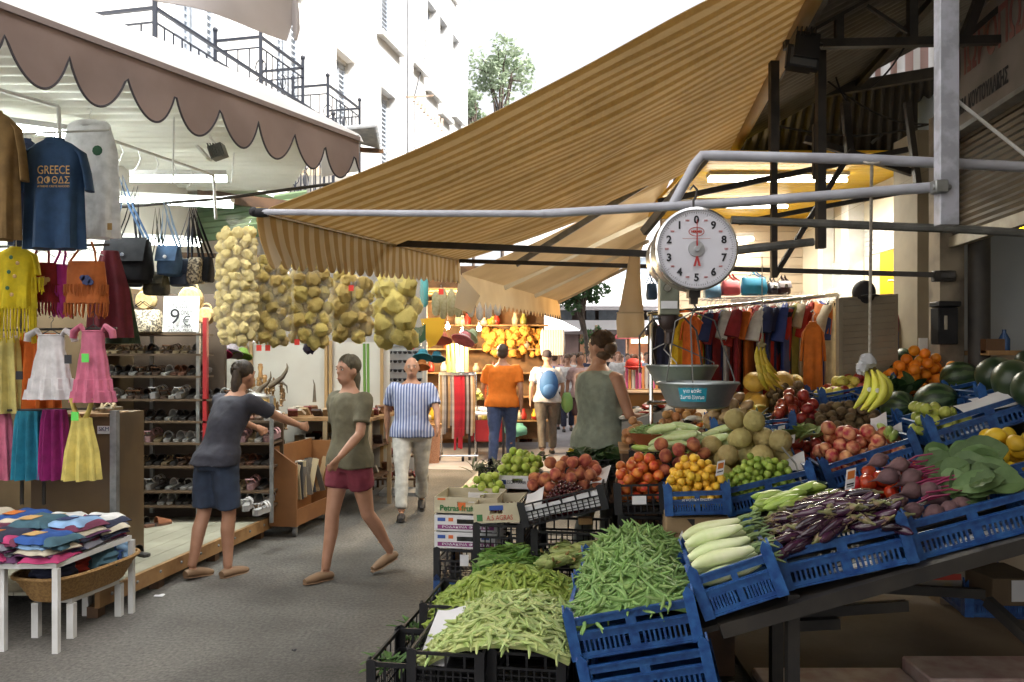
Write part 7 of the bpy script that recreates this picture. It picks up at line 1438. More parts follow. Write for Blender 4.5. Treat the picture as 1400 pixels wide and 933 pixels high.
# bag shelf
t = thing('bag_shelf', 'white wire shelf carrying coloured handbags above the shirts', 'shelf', P(1030,405,6.8)); s = MB()
for k in range(6): s.tube([P(955,409,6.6+k*.07), P(1150,403,6.8+k*.07)], .006, 5)
for k in range(18): a = P(960+k*11,408-k*.3,6.6); s.tube([a, a+V((0,.36,.0))], .004, 4)
s.build('wire', white_paint, t); s = MB(); s.par(P(1000,470,6.9), (.7,0,0), (0,.02,0), (0,0,.4)); s.build('mesh_panel', M('pale_panel', (.55,.52,.46), rough=.7), t, smooth=False)
for lb_, col_, x0, x1, y0, y1 in (('coral pink handbag on the wire shelf', (.62,.10,.12), 986, 1011, 384, 404), ('turquoise handbag, the widest on the wire shelf', (.02,.30,.52), 1013, 1048, 380, 404), ('dark navy rucksack on the wire shelf', (.03,.025,.04), 1049, 1061, 388, 403), ('dark maroon rucksack at the right of the wire shelf', (.05,.02,.025), 1061, 1079, 386, 403), ('sky blue flat bag behind the scale dial', (.12,.30,.50), 962, 985, 388, 409)): bag(lb_, M('bagc_'+lb_[:6].replace(' ','_'), col_, tuple(x*.7 for x in col_), scale=8, rough=.5), x0, x1, y0, y1, 6.7, ((x0+x1)/2, y0-9), flap='rucksack' in lb_, n=2, depth=.08)
bag('blue bag hanging beside the cream canvas strip', denim, 884, 898, 388, 410, 6.3, (891,372), flap=False)
# louvred panel
t = thing('louvred_panel', 'tall beige louvred shutter panel standing behind the bananas', 'panel', P(1188,560,5.45)); s = MB(); lm = M('louvre_beige', (.30,.26,.19), (.25,.21,.15), scale=4, rough=.6)
a, b, w_ = P(1147,408,5.45), P(1147,570,5.45), P(1228,402,5.5)-P(1147,408,5.45); hgt = a.z-b.z
s.par(b, w_*.06, V((0,.05,0)), Z*hgt); s.par(b+w_*.94, w_*.06, V((0,.05,0)), Z*hgt); s.par(a-Z*.04+w_*.06, w_*.88, V((0,.05,0)), Z*.04); s.build('frame', lm, t, smooth=False); s = MB()
for k in range(18): s.par(b+w_*.06+Z*(hgt*k/18.5), w_*.88, V((0,.045,.025)), Z*.012+V((0,-.012,.035)))
s.build('slat', lm, t, smooth=False)
t = thing('cap', 'dark cap resting on top of the louvred panel', 'cap', P(1180,403,5.5)); s = MB(); c = P(1181,400,5.5); s.ball(c, .075, .09, .085, 16, 10); s.build('crown', M('cap_black', (.02,.018,.02), rough=.8), t); s = MB(); s.ball(c+V((-.0,-.1,-.03)), .06, .07, .01, 14, 6); s.build('peak', MATS['cap_black'], t)
# low table with fish-like packets left of the pans
t = thing('goods_counter', 'orange brown wooden counter beside the hanging pans', 'counter', P(880,600,6.6)); s = MB(); a = P(848,560,6.6); s.par((a.x,6.6,0), (.62,-.05,0), (.05,.5,0), (0,0,P(0,540,6.6).z)); s.build('body', M('orange_wood', (.50,.25,.07), (.42,.20,.05), scale=4, rough=.5), t, smooth=False); s = MB(); s.par((a.x-.02,6.58,P(0,540,6.6).z), (.66,-.05,0), (.05,.54,0), (0,0,.02)); s.build('top', wood, t, smooth=False)
t = thing('grey_tray', 'grey sloping tray of mixed wrapped goods beneath the pans', 'tray', P(890,590,5.9)); s = MB(); s.par(P(850,592,5.9), (.44,0,.13), (.05,.4,.04), (0,0,.07)); s.build('box', M('tray_grey', (.30,.30,.28), rough=.6), t, smooth=False); s = MB(); a = P(858,600,6.0); s.par((a.x,6.0,0), (.4,0,0), (0,.3,0), (0,0,a.z-.02)); s.build('stand', wood_dark, t, smooth=False)
for k in range(34):
    c = P(852+rc.uniform(0,60), 0, 5.98+rc.uniform(0,.3)); c.z = P(0,582,5.9).z + (c.x-P(850,0,5.9).x)*.3+rc.uniform(0,.06); cn = rc.choice(['white','red','cream','white','black','crimson']); s = MB(); s.ball(c, .06, .04, .018, 12, 8, Matrix.Rotation(rc.uniform(0,3),3,'Z') @ Matrix.Rotation(rc.uniform(-.5,.5),3,'X'), fn=lambda d: 1+.3*noise.noise(d*3)); o = s.build('wrapped_packet', M('pk_'+cn, pal[cn], rough=.35), org=c); tag(o, cn+' crumpled packet in the grey sloping tray', 'packet', cn+' packets in the grey tray')
for k in range(26):
    px = 925+rc.uniform(0,55); c = P(px, 572+rc.uniform(0,18), 5.5); cn = rc.choice(['brown','white','red','cream','black','orange']); s = MB(); s.ball(c, .05, .035, .02, 12, 8, Matrix.Rotation(rc.uniform(0,3),3,'Z') @ Matrix.Rotation(rc.uniform(-.6,.6),3,'X'), fn=lambda d: 1+.25*noise.noise(d*3)); o = s.build('wrapped_packet', M('pk_'+cn, pal[cn], rough=.35), org=c); tag(o, cn+' packet lying below the front scale pan', 'packet', cn+' packets below the front pan')
t = thing('packet_box', 'open wooden box of packets behind the courgettes', 'box', P(950,600,5.55)); s = MB(); a = P(918,598,5.5); s.par(a-Z*.06, (.36,0,.02), (.05,.36,.03), (0,0,.06)); s.build('tray', wood, t, smooth=False); s = MB(); s.par((a.x+.02,5.55,0), (.3,0,0), (0,.3,0), (0,0,a.z-.07)); s.build('stand', wood_dark, t, smooth=False)
# pencil-like sticks display and red ball at left of pans
t = thing('incense_rack', 'rack of pink and orange stick packets behind the counter', 'rack', P(872,545,8)); s = MB(); s.par(P(853,536,8), (.36,0,0), (0,.2,0), (0,0,.03)); s.build('shelf', wood, t, smooth=False)
for k in range(10): s = MB(); c = P(855+k*4.6,536,8.0); s.par(c+Z*.03, (.024,0,0), (0,.02,0), (0,0,.22+.03*rc.random())); s.build('packet', M('stick_%d' % (k % 4), [(.62,.12,.30),(.65,.25,.08),(.55,.50,.48),(.35,.05,.15)][k % 4], rough=.5), t, smooth=False)
s = MB(); c = P(866,498,8.0); s.ball(c, .085, .085, .06, 16, 10); s.lathe([(.1,-.03),(.09,-.02)], 16, c); o = s.build('red_hat', M('hat_red', (.50,.03,.02), rough=.7), org=c); tag(o, 'small red hat behind the far scale pan', 'hat')
# ================================================================ sponge bags
rb = random.Random(9)
spm = M('sponge', (.80,.62,.21), (.64,.47,.12), scale=26, rough=.95, bump=1., bscale=60, rnd=.22, hue=.01, detail=6)
spp = M('pale_sponge', (.86,.74,.36), (.76,.62,.25), scale=26, rough=.95, bump=.5, bscale=90, rnd=.16)
film = M('clear_film', (.85,.85,.82), rough=.12, alpha=.10)
def sponge_meshes(nm, m_, big):
    r = []
    for k in range(4):
        s = MB(); s.ball((0,0,0), 1, .85, .8, 20, 13, fn=lambda d, k=k: 1+.34*noise.noise(d*1.5+V((k*5.,0,0)))+.17*noise.noise(d*4.5+V((k,0,0)))+.07*noise.noise(d*11)); me = s.mesh(nm); me.materials.append(m_); r.append(me)
    return r
def sponge_bag(label, px0, px1, py0, py1, Y, size, mat, n, dy=.13):
    k = Y/FOC; cx = (px0+px1)/2; c = P(cx,py1,Y); W = (px1-px0)*k/2; H = (py1-py0)*k; t = thing('sponge_bag', label, 'sponge bag', c)
    ms = sponge_meshes('sponge', mat, 0); placed = []; tries = 0
    while len(placed) < n and tries < 9000:
        tries += 1; a = rb.uniform(PI*1.02,PI*1.98); z = rb.uniform(.02,.97)*H; f = z/H; prof = min(1,.72+f*1.6) if f < .2 else (1 if f < .8 else 1-(f-.8)*1.6)
        q = V((math.cos(a)*(W-.7*size)*prof, math.sin(a)*(dy-.3*size)*prof, z)); sc = size*rb.uniform(.8,1.25)
        if any((q-p).length < (sc+s_)*.70 for p, s_ in placed): continue
        placed.append((q,sc)); o = bpy.data.objects.new('sponge', rb.choice(ms)); COL.objects.link(o); o.parent = t; o.location = q; o.rotation_euler = (rb.uniform(0,6),rb.uniform(0,6),rb.uniform(0,6)); o.scale = (sc,)*3
    s = MB(); s.loft([(c+Z*H*f, (W-.5*size)*p*.9, dy*p*.8) for f, p in ((.0,.55),(.05,.75),(.3,.86),(.7,.86),(.9,.7),(1,.3))], 24); core = s.build('core', mat, t); core['kind'] = 'stuff'
    s = MB(); s.loft([(c+Z*H*f, W*p, dy*p, .05, 9) for f, p in ((-.02,.6),(.02,.85),(.15,1.02),(.5,1.04),(.85,1.0),(.95,.7),(1.0,.35),(1.06,.55),(1.09,.6))], 40, caps=False); s.build('film', film, t)
    return t
def red_tag(px, py, Y, label):
    t = thing('red_label', label, 'label', P(px,py,Y)); s = MB(); s.par(P(px-3.5,py+4,Y), V((7*Y/FOC,0,0)), V((0,.002,0)), V((0,0,8*Y/FOC))); s.build('card', M('fluor_red', (.75,.05,.03), rough=.6), t, smooth=False); s = MB(); s.tube([P(px,py-4,Y), P(px,py-9,Y)], .002, 4); s.build('string', white_paint, t)
sponge_bag('tall pale bag of many small sponges, leftmost and longest of the hanging bags', 298, 354, 312, 470, 5.3, .042, spp, 98, .15)
sponge_bag('long bag of medium sponges directly beside the pale one', 349, 400, 352, 472, 5.5, .050, spm, 72, .14)
sponge_bag('bag of sponges ending in a red label in the middle of the row', 395, 455, 356, 470, 5.8, .056, spm, 70, .14)
sponge_bag('short bag of rounder sponges carrying a red sticker', 451, 511, 376, 462, 6.1, .070, spm, 46, .15)
sponge_bag('bag of large crumpled sponges at the lane end of the row', 509, 578, 372, 466, 6.4, .092, M('green_sponge', (.74,.62,.21), (.60,.49,.13), scale=26, rough=.95, bump=.6, bscale=90, rnd=.18), 34, .17)
for a in ((354,476,5.3,'red label under the long medium sponge bag'), (366,476,5.4,'red label with long string under the medium sponge bag'), (406,468,5.55,'red label under the middle sponge bag'), (480,394,5.9,'red sticker card on the short sponge bag'), (563,474,6.8,'red label hanging above the sunglasses stand'), (603,399,8,'red label between the sponges and the loofahs')): red_tag(*a)
s = MB(); s.ball(P(424,474,5.9), .05, .03, .05, 14, 10, fn=lambda d: 1+.7*noise.noise(d*4)); o = s.build('net_puff', M('dark_net', (.04,.03,.06), rough=.8), org=P(424,474,5.9)); tag(o, 'dark ragged net puff hanging below the sponge bags', 'puff'); s = MB(); s.ball(P(444,453,6.2), .03, .02, .025, 12, 8); o = s.build('net_puff', M('cyan_net', (.03,.25,.38), rough=.8), org=P(444,453,6.2)); tag(o, 'small cyan puff between two sponge bags', 'puff')
# loofahs
lf = M('loofah_skin', (.40,.36,.19), (.50,.46,.28), scale=30, rough=.9, bump=.5); lw = M('white_net', (.66,.63,.57), (.55,.52,.46), scale=40, rough=.9, bump=.4); lt = M('teal_net', (.10,.36,.36), rough=.8)
for i, (px, y0, y1, m_, lab) in enumerate(((580,378,420,lt,'teal net sponge tube at the left of the loofahs'), (596,398,432,lf,'short greenish loofah at the left of the row'), (606,394,436,lf,'greenish loofah second in the row'), (617,395,433,lf,'greenish loofah third in the row'), (627,398,434,lf,'greenish loofah beside the white ones'), (644,398,434,lw,'white loofah roll next to the greenish ones'), (656,396,438,lw,'longest white loofah roll'), (668,400,436,lw,'white loofah roll near the zigzag valance'), (680,406,432,lw,'rightmost white loofah roll'))):
    Y = 8.2+i*.12; k = Y/FOC; c = P(px,y1,Y); H = (y1-y0)*k; s = MB(); s.loft([(c,.02,.02),(c+Z*.03,.04,.04,.1,5),(c+Z*H*.5,.046,.046,.1,5),(c+Z*H*.85,.04,.04,.1,5),(c+Z*H,.012,.012)], 16); o = s.build('loofah', m_, org=c); tag(o, lab, 'loofah')
# ================================================================ trinket and leather goods shop
t = thing('board_partition', 'pale board partition with wooden battens behind the horns', 'partition', P(430,560,9.2)); s = MB(); s.par(P(268,640,9.25), (2.5*.9,0,0), (0,.03,0), (0,0,P(0,468,9.25).z-P(0,640,9.25).z)); s.build('board', M('pale_board', (.55,.53,.47), (.5,.47,.41), scale=2, rough=.7), t, smooth=False); s = MB()
for px in (283,336,343,446,452,522): s.bar(P(px,640,9.2), P(px,466,9.2), .035)
s.build('batten', M('batten', (.36,.23,.10), rough=.6), t, smooth=False)
t = thing('display_box', 'orange brown wooden display box on castors with slanted side', 'display stand', G(390,733)); dw = M('orange_ply', (.24,.105,.036), (.18,.075,.025), scale=3, rough=.45)
bx = V((-2.22,7.28,.10)); dvx, dvy = V((.26,-.03,0)), V((.16,.85,0)); s = MB(); s.add([bx, bx+dvx, bx+dvx+Z*.56, bx+Z*.74]+[q+V((.004,.022,0)) for q in (bx, bx+dvx, bx+dvx+Z*.56, bx+Z*.74)], [(0,1,2,3),(7,6,5,4),(0,4,5,1),(1,5,6,2),(2,6,7,3),(3,7,4,0)]); s.build('end_panel', dw, t, smooth=False)
s = MB(); s.par(bx+dvy, dvx, V((.004,.022,0)), Z*.7); s.build('end_panel', dw, t, smooth=False); s = MB(); s.par(bx+V((.004,.025,0)), dvx*.97, dvy*.97, Z*.02); s.build('base', dw, t, smooth=False); s = MB(); s.par(bx+V((.004,.025,.02)), V((.02,0,0)), dvy*.96, Z*.7); s.build('back_panel', dw, t, smooth=False); s = MB(); s.par(bx+dvx*.93+V((.0,.03,.02)), V((.015,0,0)), dvy*.94, Z*.13); s.build('front_lip', dw, t, smooth=False)
for f in (.06,.94):
    s = MB(); c = bx+dvx*.85+dvy*f+V((0,0,-.052)); s.lathe([(.01,-.016),(.04,-.016),(.045,-.01),(.045,.01),(.04,.016),(.01,.016)], 14, c, X); s.box(c+V((0,0,.045)), .05, .05, .012); s.build('castor', M('castor_grey', (.12,.12,.12), rough=.4), t)
# fans / wooden goods leaning in the box
for k in range(16):
    f = k/16; c = bx+dvx*.5+dvy*(.08+.85*f)+V((rb.uniform(-.05,.05),0,.35)); cn = rb.choice([(.45,.36,.22),(.12,.10,.08),(.30,.2,.1),(.55,.52,.46),(.05,.05,.05)]); s = MB(); rt = Matrix.Rotation(rb.uniform(-.25,.25),3,'Y') @ Matrix.Rotation(rb.uniform(-.3,.3),3,'X'); s.box(c, .05, .018, .30, rt); s.box(c+rt @ V((0,0,.17)), .06, .02, .06, rt); o = s.build('folding_fan', M('fan_%d' % int(cn[0]*100), cn, rough=.6), org=c); tag(o, {45:'straw coloured',12:'dark grey',30:'brown',55:'white',5:'black'}[int(cn[0]*100+.5)] + ' folding fan standing in the orange brown display box', 'fan', 'folding fans in the display box')
# small display case on top + horns etc.
tY = 7.6; t = thing('display_plinth', 'narrow wooden plinth with yellow front below the horns', 'plinth', P(346,560,tY)); s = MB(); s.par(P(330,574,tY), (.24,0,0), (0,.3,0), (0,0,.19)); s.build('box', M('yellow_wood', (.50,.34,.12), (.4,.26,.08), scale=3, rough=.5), t, smooth=False); s = MB(); a = P(332,574,tY); s.par((a.x,tY+.01,0), (.22,0,0), (0,.28,0), (0,0,a.z)); s.build('pedestal', wood_dark, t, smooth=False)
t = thing('goods_table', 'long table of leather and wooden souvenirs along the lane', 'table', (-1.7,8.8,0)); s = MB(); s.par((-2.6,8.35,.98), (1.15,-.1,0), (.2,1.4,0), (0,0,.03)); s.build('top', wood, t, smooth=False)
for z in (.35,.68): s = MB(); s.par((-2.55,8.38,z), (1.08,-.1,0), (.2,1.35,0), (0,0,.02)); s.build('shelf', wood_dark, t, smooth=False)
for x, y in ((-2.56,8.4),(-1.48,8.3),(-2.38,9.7),(-1.28,9.6),(-1.95,8.32),(-1.38,8.95)): s = MB(); s.box((x,y,.49), .045, .045, .98); s.build('leg', M('post_wood', (.30,.22,.12), (.2,.14,.08), scale=5, rough=.6), t, smooth=False)
hm_ = M('horn', (.05,.038,.03), (.22,.17,.11), scale=3, rough=.3)
def horn(label, pts, r0, Y): pts = [P(x,y,Y) for x, y in pts]; n = len(pts); s = MB(); s.tube(pts, [r0*(1-.88*k/(n-1)) for k in range(n)], 10); o = s.build('horn', hm_, org=pts[0]); tag(o, label, 'horn')
horn('dark curved horn rising highest behind the souvenirs', [(368,528),(378,522),(386,516),(391,508),(393,502),(392,497)], .035, 7.8); horn('horn curling left above the yellow plinth', [(352,540),(340,534),(332,528),(327,520),(324,515)], .035, 7.7); horn('horn pointing up right above the yellow plinth', [(352,538),(358,530),(366,524),(370,516),(370,508)], .03, 7.65); horn('broad horn bending down in front of the pale board', [(366,526),(376,524),(386,523),(392,528),(393,538)], .026, 7.9); horn('upright short dark horn before the pale board', [(430,550),(430,538),(430,526),(428,519)], .022, 8.6)
s = MB(); c = P(350,543,7.65); s.ball(c, .12, .06, .045, 18, 12, fn=lambda d: 1+.2*noise.noise(d*3)); o = s.build('skull_cap', M('silver_horn', (.35,.34,.32), rough=.35, metal=.5), org=c); tag(o, 'pale metal mounted base joining the horns', 'mount')
wt = M('turned_wood', (.42,.25,.10), (.30,.16,.06), scale=14, rough=.5)
for i, (px, py, h) in enumerate(((362,522,.10),(354,524,.09),(346,525,.09),(340,527,.08),(338,530,.07),(356,515,.16))):
    c = P(px,py+4,8.0); s = MB(); s.lathe([(.022,0),(.026,.01),(.018,h*.5),(.027,h*.75),(.02,h*.9),(.024,h*.95),(.01,h)], 12, c); o = s.build('turned_jar', wt, org=c); tag(o, 'tall turned wooden pepper mill behind the horns' if i == 5 else 'small turned wooden jar in the row behind the horns', 'jar', None if i == 5 else 'turned jars behind the horns')
bz_m = M('bronze', (.32,.19,.08), (.14,.09,.05), scale=30, rough=.4, metal=.5)
for i in range(36):
    px, py = rb.uniform(356,392), rb.uniform(528,582); c = P(px,py+6,7.7+rb.uniform(0,.4)); h = rb.uniform(.08,.14); s = MB(); s.lathe([(.02,0),(.018,.012),(.010,.02),(.014,h*.35),(.018,h*.6),(.009,h*.72),(.012,h*.85),(.004,h)], 9, c); s.tube([c+Z*h*.6, c+V((rb.uniform(-.03,.03),-.01,h*.8))], .005, 5); o = s.build('figurine', bz_m, org=c); tag(o, 'small bronze coloured figurine in the crowded cluster below the horns', 'figurine', 'bronze figurines below the horns')
leath = [M('leather_%d' % i, c_, tuple(x*.6 for x in c_), scale=14, rough=.4, bump=.15) for i, c_ in enumerate(((.20,.09,.04),(.05,.03,.025),(.32,.22,.12),(.15,.03,.03),(.45,.40,.32)))]; ln = ('brown','dark brown','tan','wine red','cream')
for z, n_, lab in ((1.015,34,'on the long souvenir table'), (.375,26,'on the lowest shelf of the souvenir table'), (.705,30,'on the middle shelf of the souvenir table')):
    for k in range(n_):
        i = rb.randrange(5); u, v = rb.uniform(.05,1.08), rb.uniform(.03,1.2); c = V((-2.6+u+.14*v, 8.38-.08*u+v, z)); rt = Matrix.Rotation(rb.uniform(-.3,.3),3,'Z') @ Matrix.Rotation(rb.uniform(.4,1.2),3,'X'); q = MB(); q.box(c+Z*.045, .10, .025, .10, rt); q.box(c+Z*.045+rt @ V((0,-.014,-.01)), .102, .006, .02, rt); q.ball(c+Z*.045+rt @ V((0,-.018,-.01)), .008, nu=8, nv=5); o = q.build('wallet', leath[i], org=c, bevel=0); tag(o, ln[i]+' leather wallet '+lab, 'wallet', ln[i]+' wallets '+lab)
# shiny wrapped pouches stand near the white trousered man
t = thing('pouch_stand', 'stepped stand of shiny wrapped purses beside the lane', 'stand', G(545,668)); s = MB(); a = G(545,672)
for k in range(4): s.par(a+V((-.35+.03*k,.08+.2*k,.12+.26*k)), (.55,0,0), (0,.2,0), (0,0,.02)); s.par(a+V((-.35+.03*k,.09+.2*k,0)), (.03,0,0), (0,.03,0), (0,0,.12+.26*k)); s.par(a+V((.17+.03*k,.09+.2*k,0)), (.03,0,0), (0,.03,0), (0,0,.12+.26*k))
s.build('step', wood_dark, t, smooth=False)
for k in range(4):
    for i in range(9):
        c = a+V((-.30+.03*k+i*.06,.16+.2*k,.18+.26*k+rb.uniform(0,.03))); j = rb.randrange(3); s = MB(); s.ball(c, .034, .05, .045, 12, 9, Matrix.Rotation(rb.uniform(-.5,.5),3,'Z'), fn=lambda d: 1+.2*noise.noise(d*4)); o = s.build('wrapped_purse', M('purse_%d' % j, [(.25,.06,.05),(.45,.42,.42),(.14,.07,.05)][j], rough=.12, coat=1), org=c); tag(o, ['wine red','silver grey','brown'][j]+' wrapped purse on the stepped stand', 'purse', ['wine red','silver grey','brown'][j]+' purses on the stepped stand')
# sunglasses stand
t = thing('sunglasses_stand', 'grey perforated stand holding rows of sunglasses', 'stand', G(550,655)); gY = 9.6; s = MB(); s.par(P(523,556,gY), P(578,474,gY)-P(523,474,gY), (0,.05,0), Z*(P(0,474,gY).z-P(0,556,gY).z)); s.build('panel', M('stand_grey', (.42,.42,.41), (.36,.36,.36), scale=5, rough=.5), t, smooth=False); s = MB(); c = P(550,556,gY+.025); s.bar((c.x,c.y,0), c, .06); s.box((c.x,c.y,.02), .5, .4, .04); s.build('post', galv, t, smooth=False); s = MB(); s.box(P(550,471,gY), .45, .06, .05); s.build('header', galv, t, smooth=False)
proto_g = None
for r_ in range(6):
    for q in range(4):
        Mx = Matrix.Translation(P(530+q*13.5,482+r_*12.5,gY-.03))
        if proto_g is None:
            g_ = thing('sunglasses', 'dark sunglasses clipped to the grey stand', 'sunglasses', (0,0,0), 'sunglasses on the grey stand')
            for e in (-1,1): s = MB(); s.ball((e*.028,0,0), .024, .006, .019, 12, 8); s.build('lens', M('dark_lens', (.012,.012,.014), rough=.1), g_, local=True)
            s = MB(); s.tube([(-.058,.01,.012),(-.05,-.004,.014),(0,-.006,.012),(.05,-.004,.014),(.058,.01,.012)], .004, 5); s.build('frame', ink_black, g_, local=True); g_.matrix_world = Mx; proto_g = g_
        else: dup(proto_g, treelist(proto_g), Mx)
# hats
def hat(label, px, py, Y, r, col, tilt=0, band=None):
    c = P(px,py,Y); t = thing('sun_hat', label, 'hat', c); m_ = M('hat_'+label[:9].replace(' ','_'), col, tuple(x*.8 for x in col), scale=20, rough=.8, transl=.2); rt = Matrix.Rotation(R(tilt),3,'Y') @ Matrix.Rotation(R(-25),3,'X'); ax = rt @ Z
    s = MB(); s.lathe([(r*.55,0),(r*.52,r*.25),(r*.42,r*.5),(r*.2,r*.58),(0,r*.6)], 20, c, ax); s.build('crown', m_, t); s = MB(); s.lathe([(r*.5,.0),(r*.75,-.004),(r,-.028),(r*.98,-.036),(r*.72,-.014),(r*.5,-.01)], 24, c, ax, caps=False); s.build('brim', m_, t); s = MB(); s.lathe([(r*.56,.0),(r*.55,r*.14)], 20, c, ax, caps=False); s.build('band', band or m_, t)
hat('salmon sun hat below the yellow pennant', 604,463,9.6,.13,(.66,.19,.12)); hat('pink sun hat with pale band near the bare bulbs', 634,463,9.8,.15,(.66,.24,.26),20,white_paint); hat('pale green sun hat behind the pink one', 645,458,10.0,.12,(.40,.50,.30),40); hat('teal blue straw hat on the sunglasses corner', 578,486,9.4,.12,(.04,.28,.38)); hat('dark teal hat right of the teal straw one', 597,488,9.6,.11,(.02,.16,.24)); hat('orange hat below the teal straw hat', 577,499,9.4,.10,(.60,.22,.06)); hat('pink straw hat under the pale sponge bag', 300,480,8.4,.14,(.55,.05,.20)); hat('white multicolour hat beside the pink straw one', 316,480,8.5,.13,(.5,.45,.5)); hat('green hat at the right of the multicolour one', 332,484,8.6,.11,(.25,.42,.08))
s = MB(); c = P(590,455,9.2); s.prism([(-.13,.16),(.16,.18),(.13,-.02),(.05,-.14),(-.03,-.18),(-.08,-.02)], c, X, Z, V((0,.012,0))); o = s.build('pennant', M('pennant_yellow', (.72,.42,.02), rough=.7, transl=.2), org=c); tag(o, 'yellow orange pennant shaped cloth hanging above the hats', 'pennant'); s = MB(); s.sheet(lambda u, v: P(560+22*u,442+22*v+6*math.sin(3*u),9.0), 8, 6, .004); o = s.build('green_cloth', M('dgreen_cloth', (.02,.06,.02), rough=.8), org=P(565,450,9.0)); tag(o, 'dark green cloth hanging beside the yellow pennant', 'cloth')
s = MB(); c = P(500,470,8.8)
for k in range(2): s.tube([P(499+k*5,560,8.8), P(498+k*5,470,8.8)], .016, 7)
o = s.build('green_mat', M('lime_mat', (.10,.22,.03), rough=.6), org=P(500,560,8.8)); tag(o, 'bright green rolled mats standing beside the pale board', 'mat')
# belts rack
t = thing('belt_rack', 'chrome rack on castors hung with red, grey and tan belts', 'rack', G(625,632)); q0 = G(625,630); zt = P(0,512,q0.y).z; s = MB(); s.tube([q0+V((-.28,0,zt)), q0+V((.28,0,zt))], .014, 7); s.tube([q0+V((-.28,.4,zt)), q0+V((.28,.4,zt))], .014, 7)
for dx in (-.28,.28): s.tube([q0+V((dx,0,.08)), q0+V((dx,0,zt))], .014, 7); s.tube([q0+V((dx,.4,.08)), q0+V((dx,.4,zt))], .014, 7); s.tube([q0+V((dx,0,.08)), q0+V((dx,.4,.08))], .014, 7)
s.tube([q0+V((-.3,-.12,.09)), q0+V((.34,-.12,.09))], .02, 7); s.build('frame', chrome, t)
for dx, dy in ((-.28,-.05),(.30,-.12),(.1,-.12),(-.28,.4),(.28,.4)): s = MB(); s.lathe([(.01,-.02),(.04,-.02),(.045,0),(.04,.02),(.01,.02)], 12, q0+V((dx,dy,.045)), X); s.build('castor', black_pl, t)
for k in range(17):
    f = k/16; cn, cl = [('grey',(.30,.30,.32)),('tan',(.36,.24,.12)),('white',(.6,.58,.55)),('red',(.42,.015,.035)),('red',(.46,.02,.04)),('red',(.40,.015,.03)),('dark brown',(.07,.045,.035)),('cream',(.5,.45,.36))][[1,2,0,6,1,0,2,3,4,5,3,4,6,0,6,7,1][k]]; c = q0+V((-.26+.52*f,rb.uniform(-.03,.03),zt)); L_ = rb.uniform(.8,1.05)*(1 if cn != 'red' else 1.15); s = MB(); s.sheet(lambda u, v: c+V(((u-.5)*.036+.01*math.sin(3*v),-.015-.02*math.sin(2*v),-L_*v)), 2, 8, .004); t = thing('belt', cn+' leather belt hanging on the chrome rack', 'belt', c, cn+' belts on the chrome rack'); s.build('strap', M('belt_'+cn.replace(' ','_'), cl, tuple(x*.7 for x in cl), scale=9, rough=.45), t); s = MB(); s.box(c+V((0,-.02,.01)), .045, .01, .05); s.build('buckle', chrome, t, smooth=False)
t = thing('umbrella_stand', 'upright bundle of coloured rolled goods above the belt rack', 'stand', P(625,512,13)); 
for k, cl in enumerate(((.5,.3,.06),(.10,.28,.08),(.5,.48,.4),(.08,.25,.3),(.4,.2,.1))): s = MB(); a = P(614+k*6,512,13.1); s.tube([a, P(612+k*6.5,470,13.1)], [.035,.028], 8); s.build('roll', M('roll_%d' % k, cl, rough=.7), t)
# dark wall of goods behind, shelves
t = thing('souvenir_wall', 'dark shelf wall of souvenirs behind the belt rack', 'shelf', P(620,560,14.2)); s = MB(); s.par(P(470,600,14.3), (3.6,0,0), (0,.1,0), (0,0,3.1)); s.build('back', M('sv_back', (.20,.11,.05), (.10,.06,.03), scale=6, rough=.8), t, smooth=False); s = MB()
for k in range(6): s.par(P(470,600,14.0)+V((0,0,.3+k*.42)), (3.6,0,0), (0,.3,0), (0,0,.025))
s.build('board', wood, t, smooth=False)
for k in range(90):
    c = V((P(475,0,14).x+rb.uniform(0,3.3), 14.05, P(0,600,14).z+.325+.42*rb.randrange(6))); cn = rb.choice(['red','cream','orange','brown','olive','white','yellow']); h = rb.uniform(.12,.24); s = MB(); s.lathe([(.04,0),(.06,.02),(.065,h*.5),(.03,h*.8),(.035,h)], 10, c); o = s.build('souvenir_jar', M('jar_'+cn, pal[cn], tuple(x*.5 for x in pal[cn]), scale=9, rough=.4), org=c); tag(o, cn+' souvenir jar on the dark shelf wall', 'jar', cn+' souvenir jars on the shelf wall')
# ================================================================ far sponge stall with bare bulbs
t = thing('sponge_stall', 'brightly lit stall of golden sponges with wooden back wall', 'stall', (.0,15,0)); s = MB(); s.par((-1.4,15.2,0), (1.9,.2,0), (0,.1,0), (0,0,2.75)); s.build('back_wall', M('stall_wood', (.42,.20,.06), (.32,.14,.04), scale=3, rough=.6), t, smooth=False); s = MB(); s.par((-1.6,12.8,2.72), (2.4,.1,0), (.2,2.4,0), (0,0,.04)); s.build('roof', M('stall_roof', (.35,.2,.08), rough=.7), t, smooth=False); s = MB(); s.tube([(-1.5,12.9,2.68),(.75,13.1,2.66)], .02, 6); s.build('rail', wood, t)
gs = M('gold_sponge', (.70,.36,.07), (.52,.24,.04), scale=20, rough=.95, bump=.5, bscale=60, rnd=.15); msg = sponge_meshes('gold_sponge', gs, 0)
for k in range(95):
    o = bpy.data.objects.new('sponge', rb.choice(msg)); COL.objects.link(o); o.location = P(664+rb.uniform(0,62), 450+rb.uniform(0,36), 13.9+rb.uniform(0,.4)); o.rotation_euler = (rb.uniform(0,6),rb.uniform(0,6),0); o.scale = (rb.uniform(.06,.085),)*3; tag(o, 'golden sponge in the bright heap behind the orange shirted man', 'sponge', 'golden sponges in the lit stall')
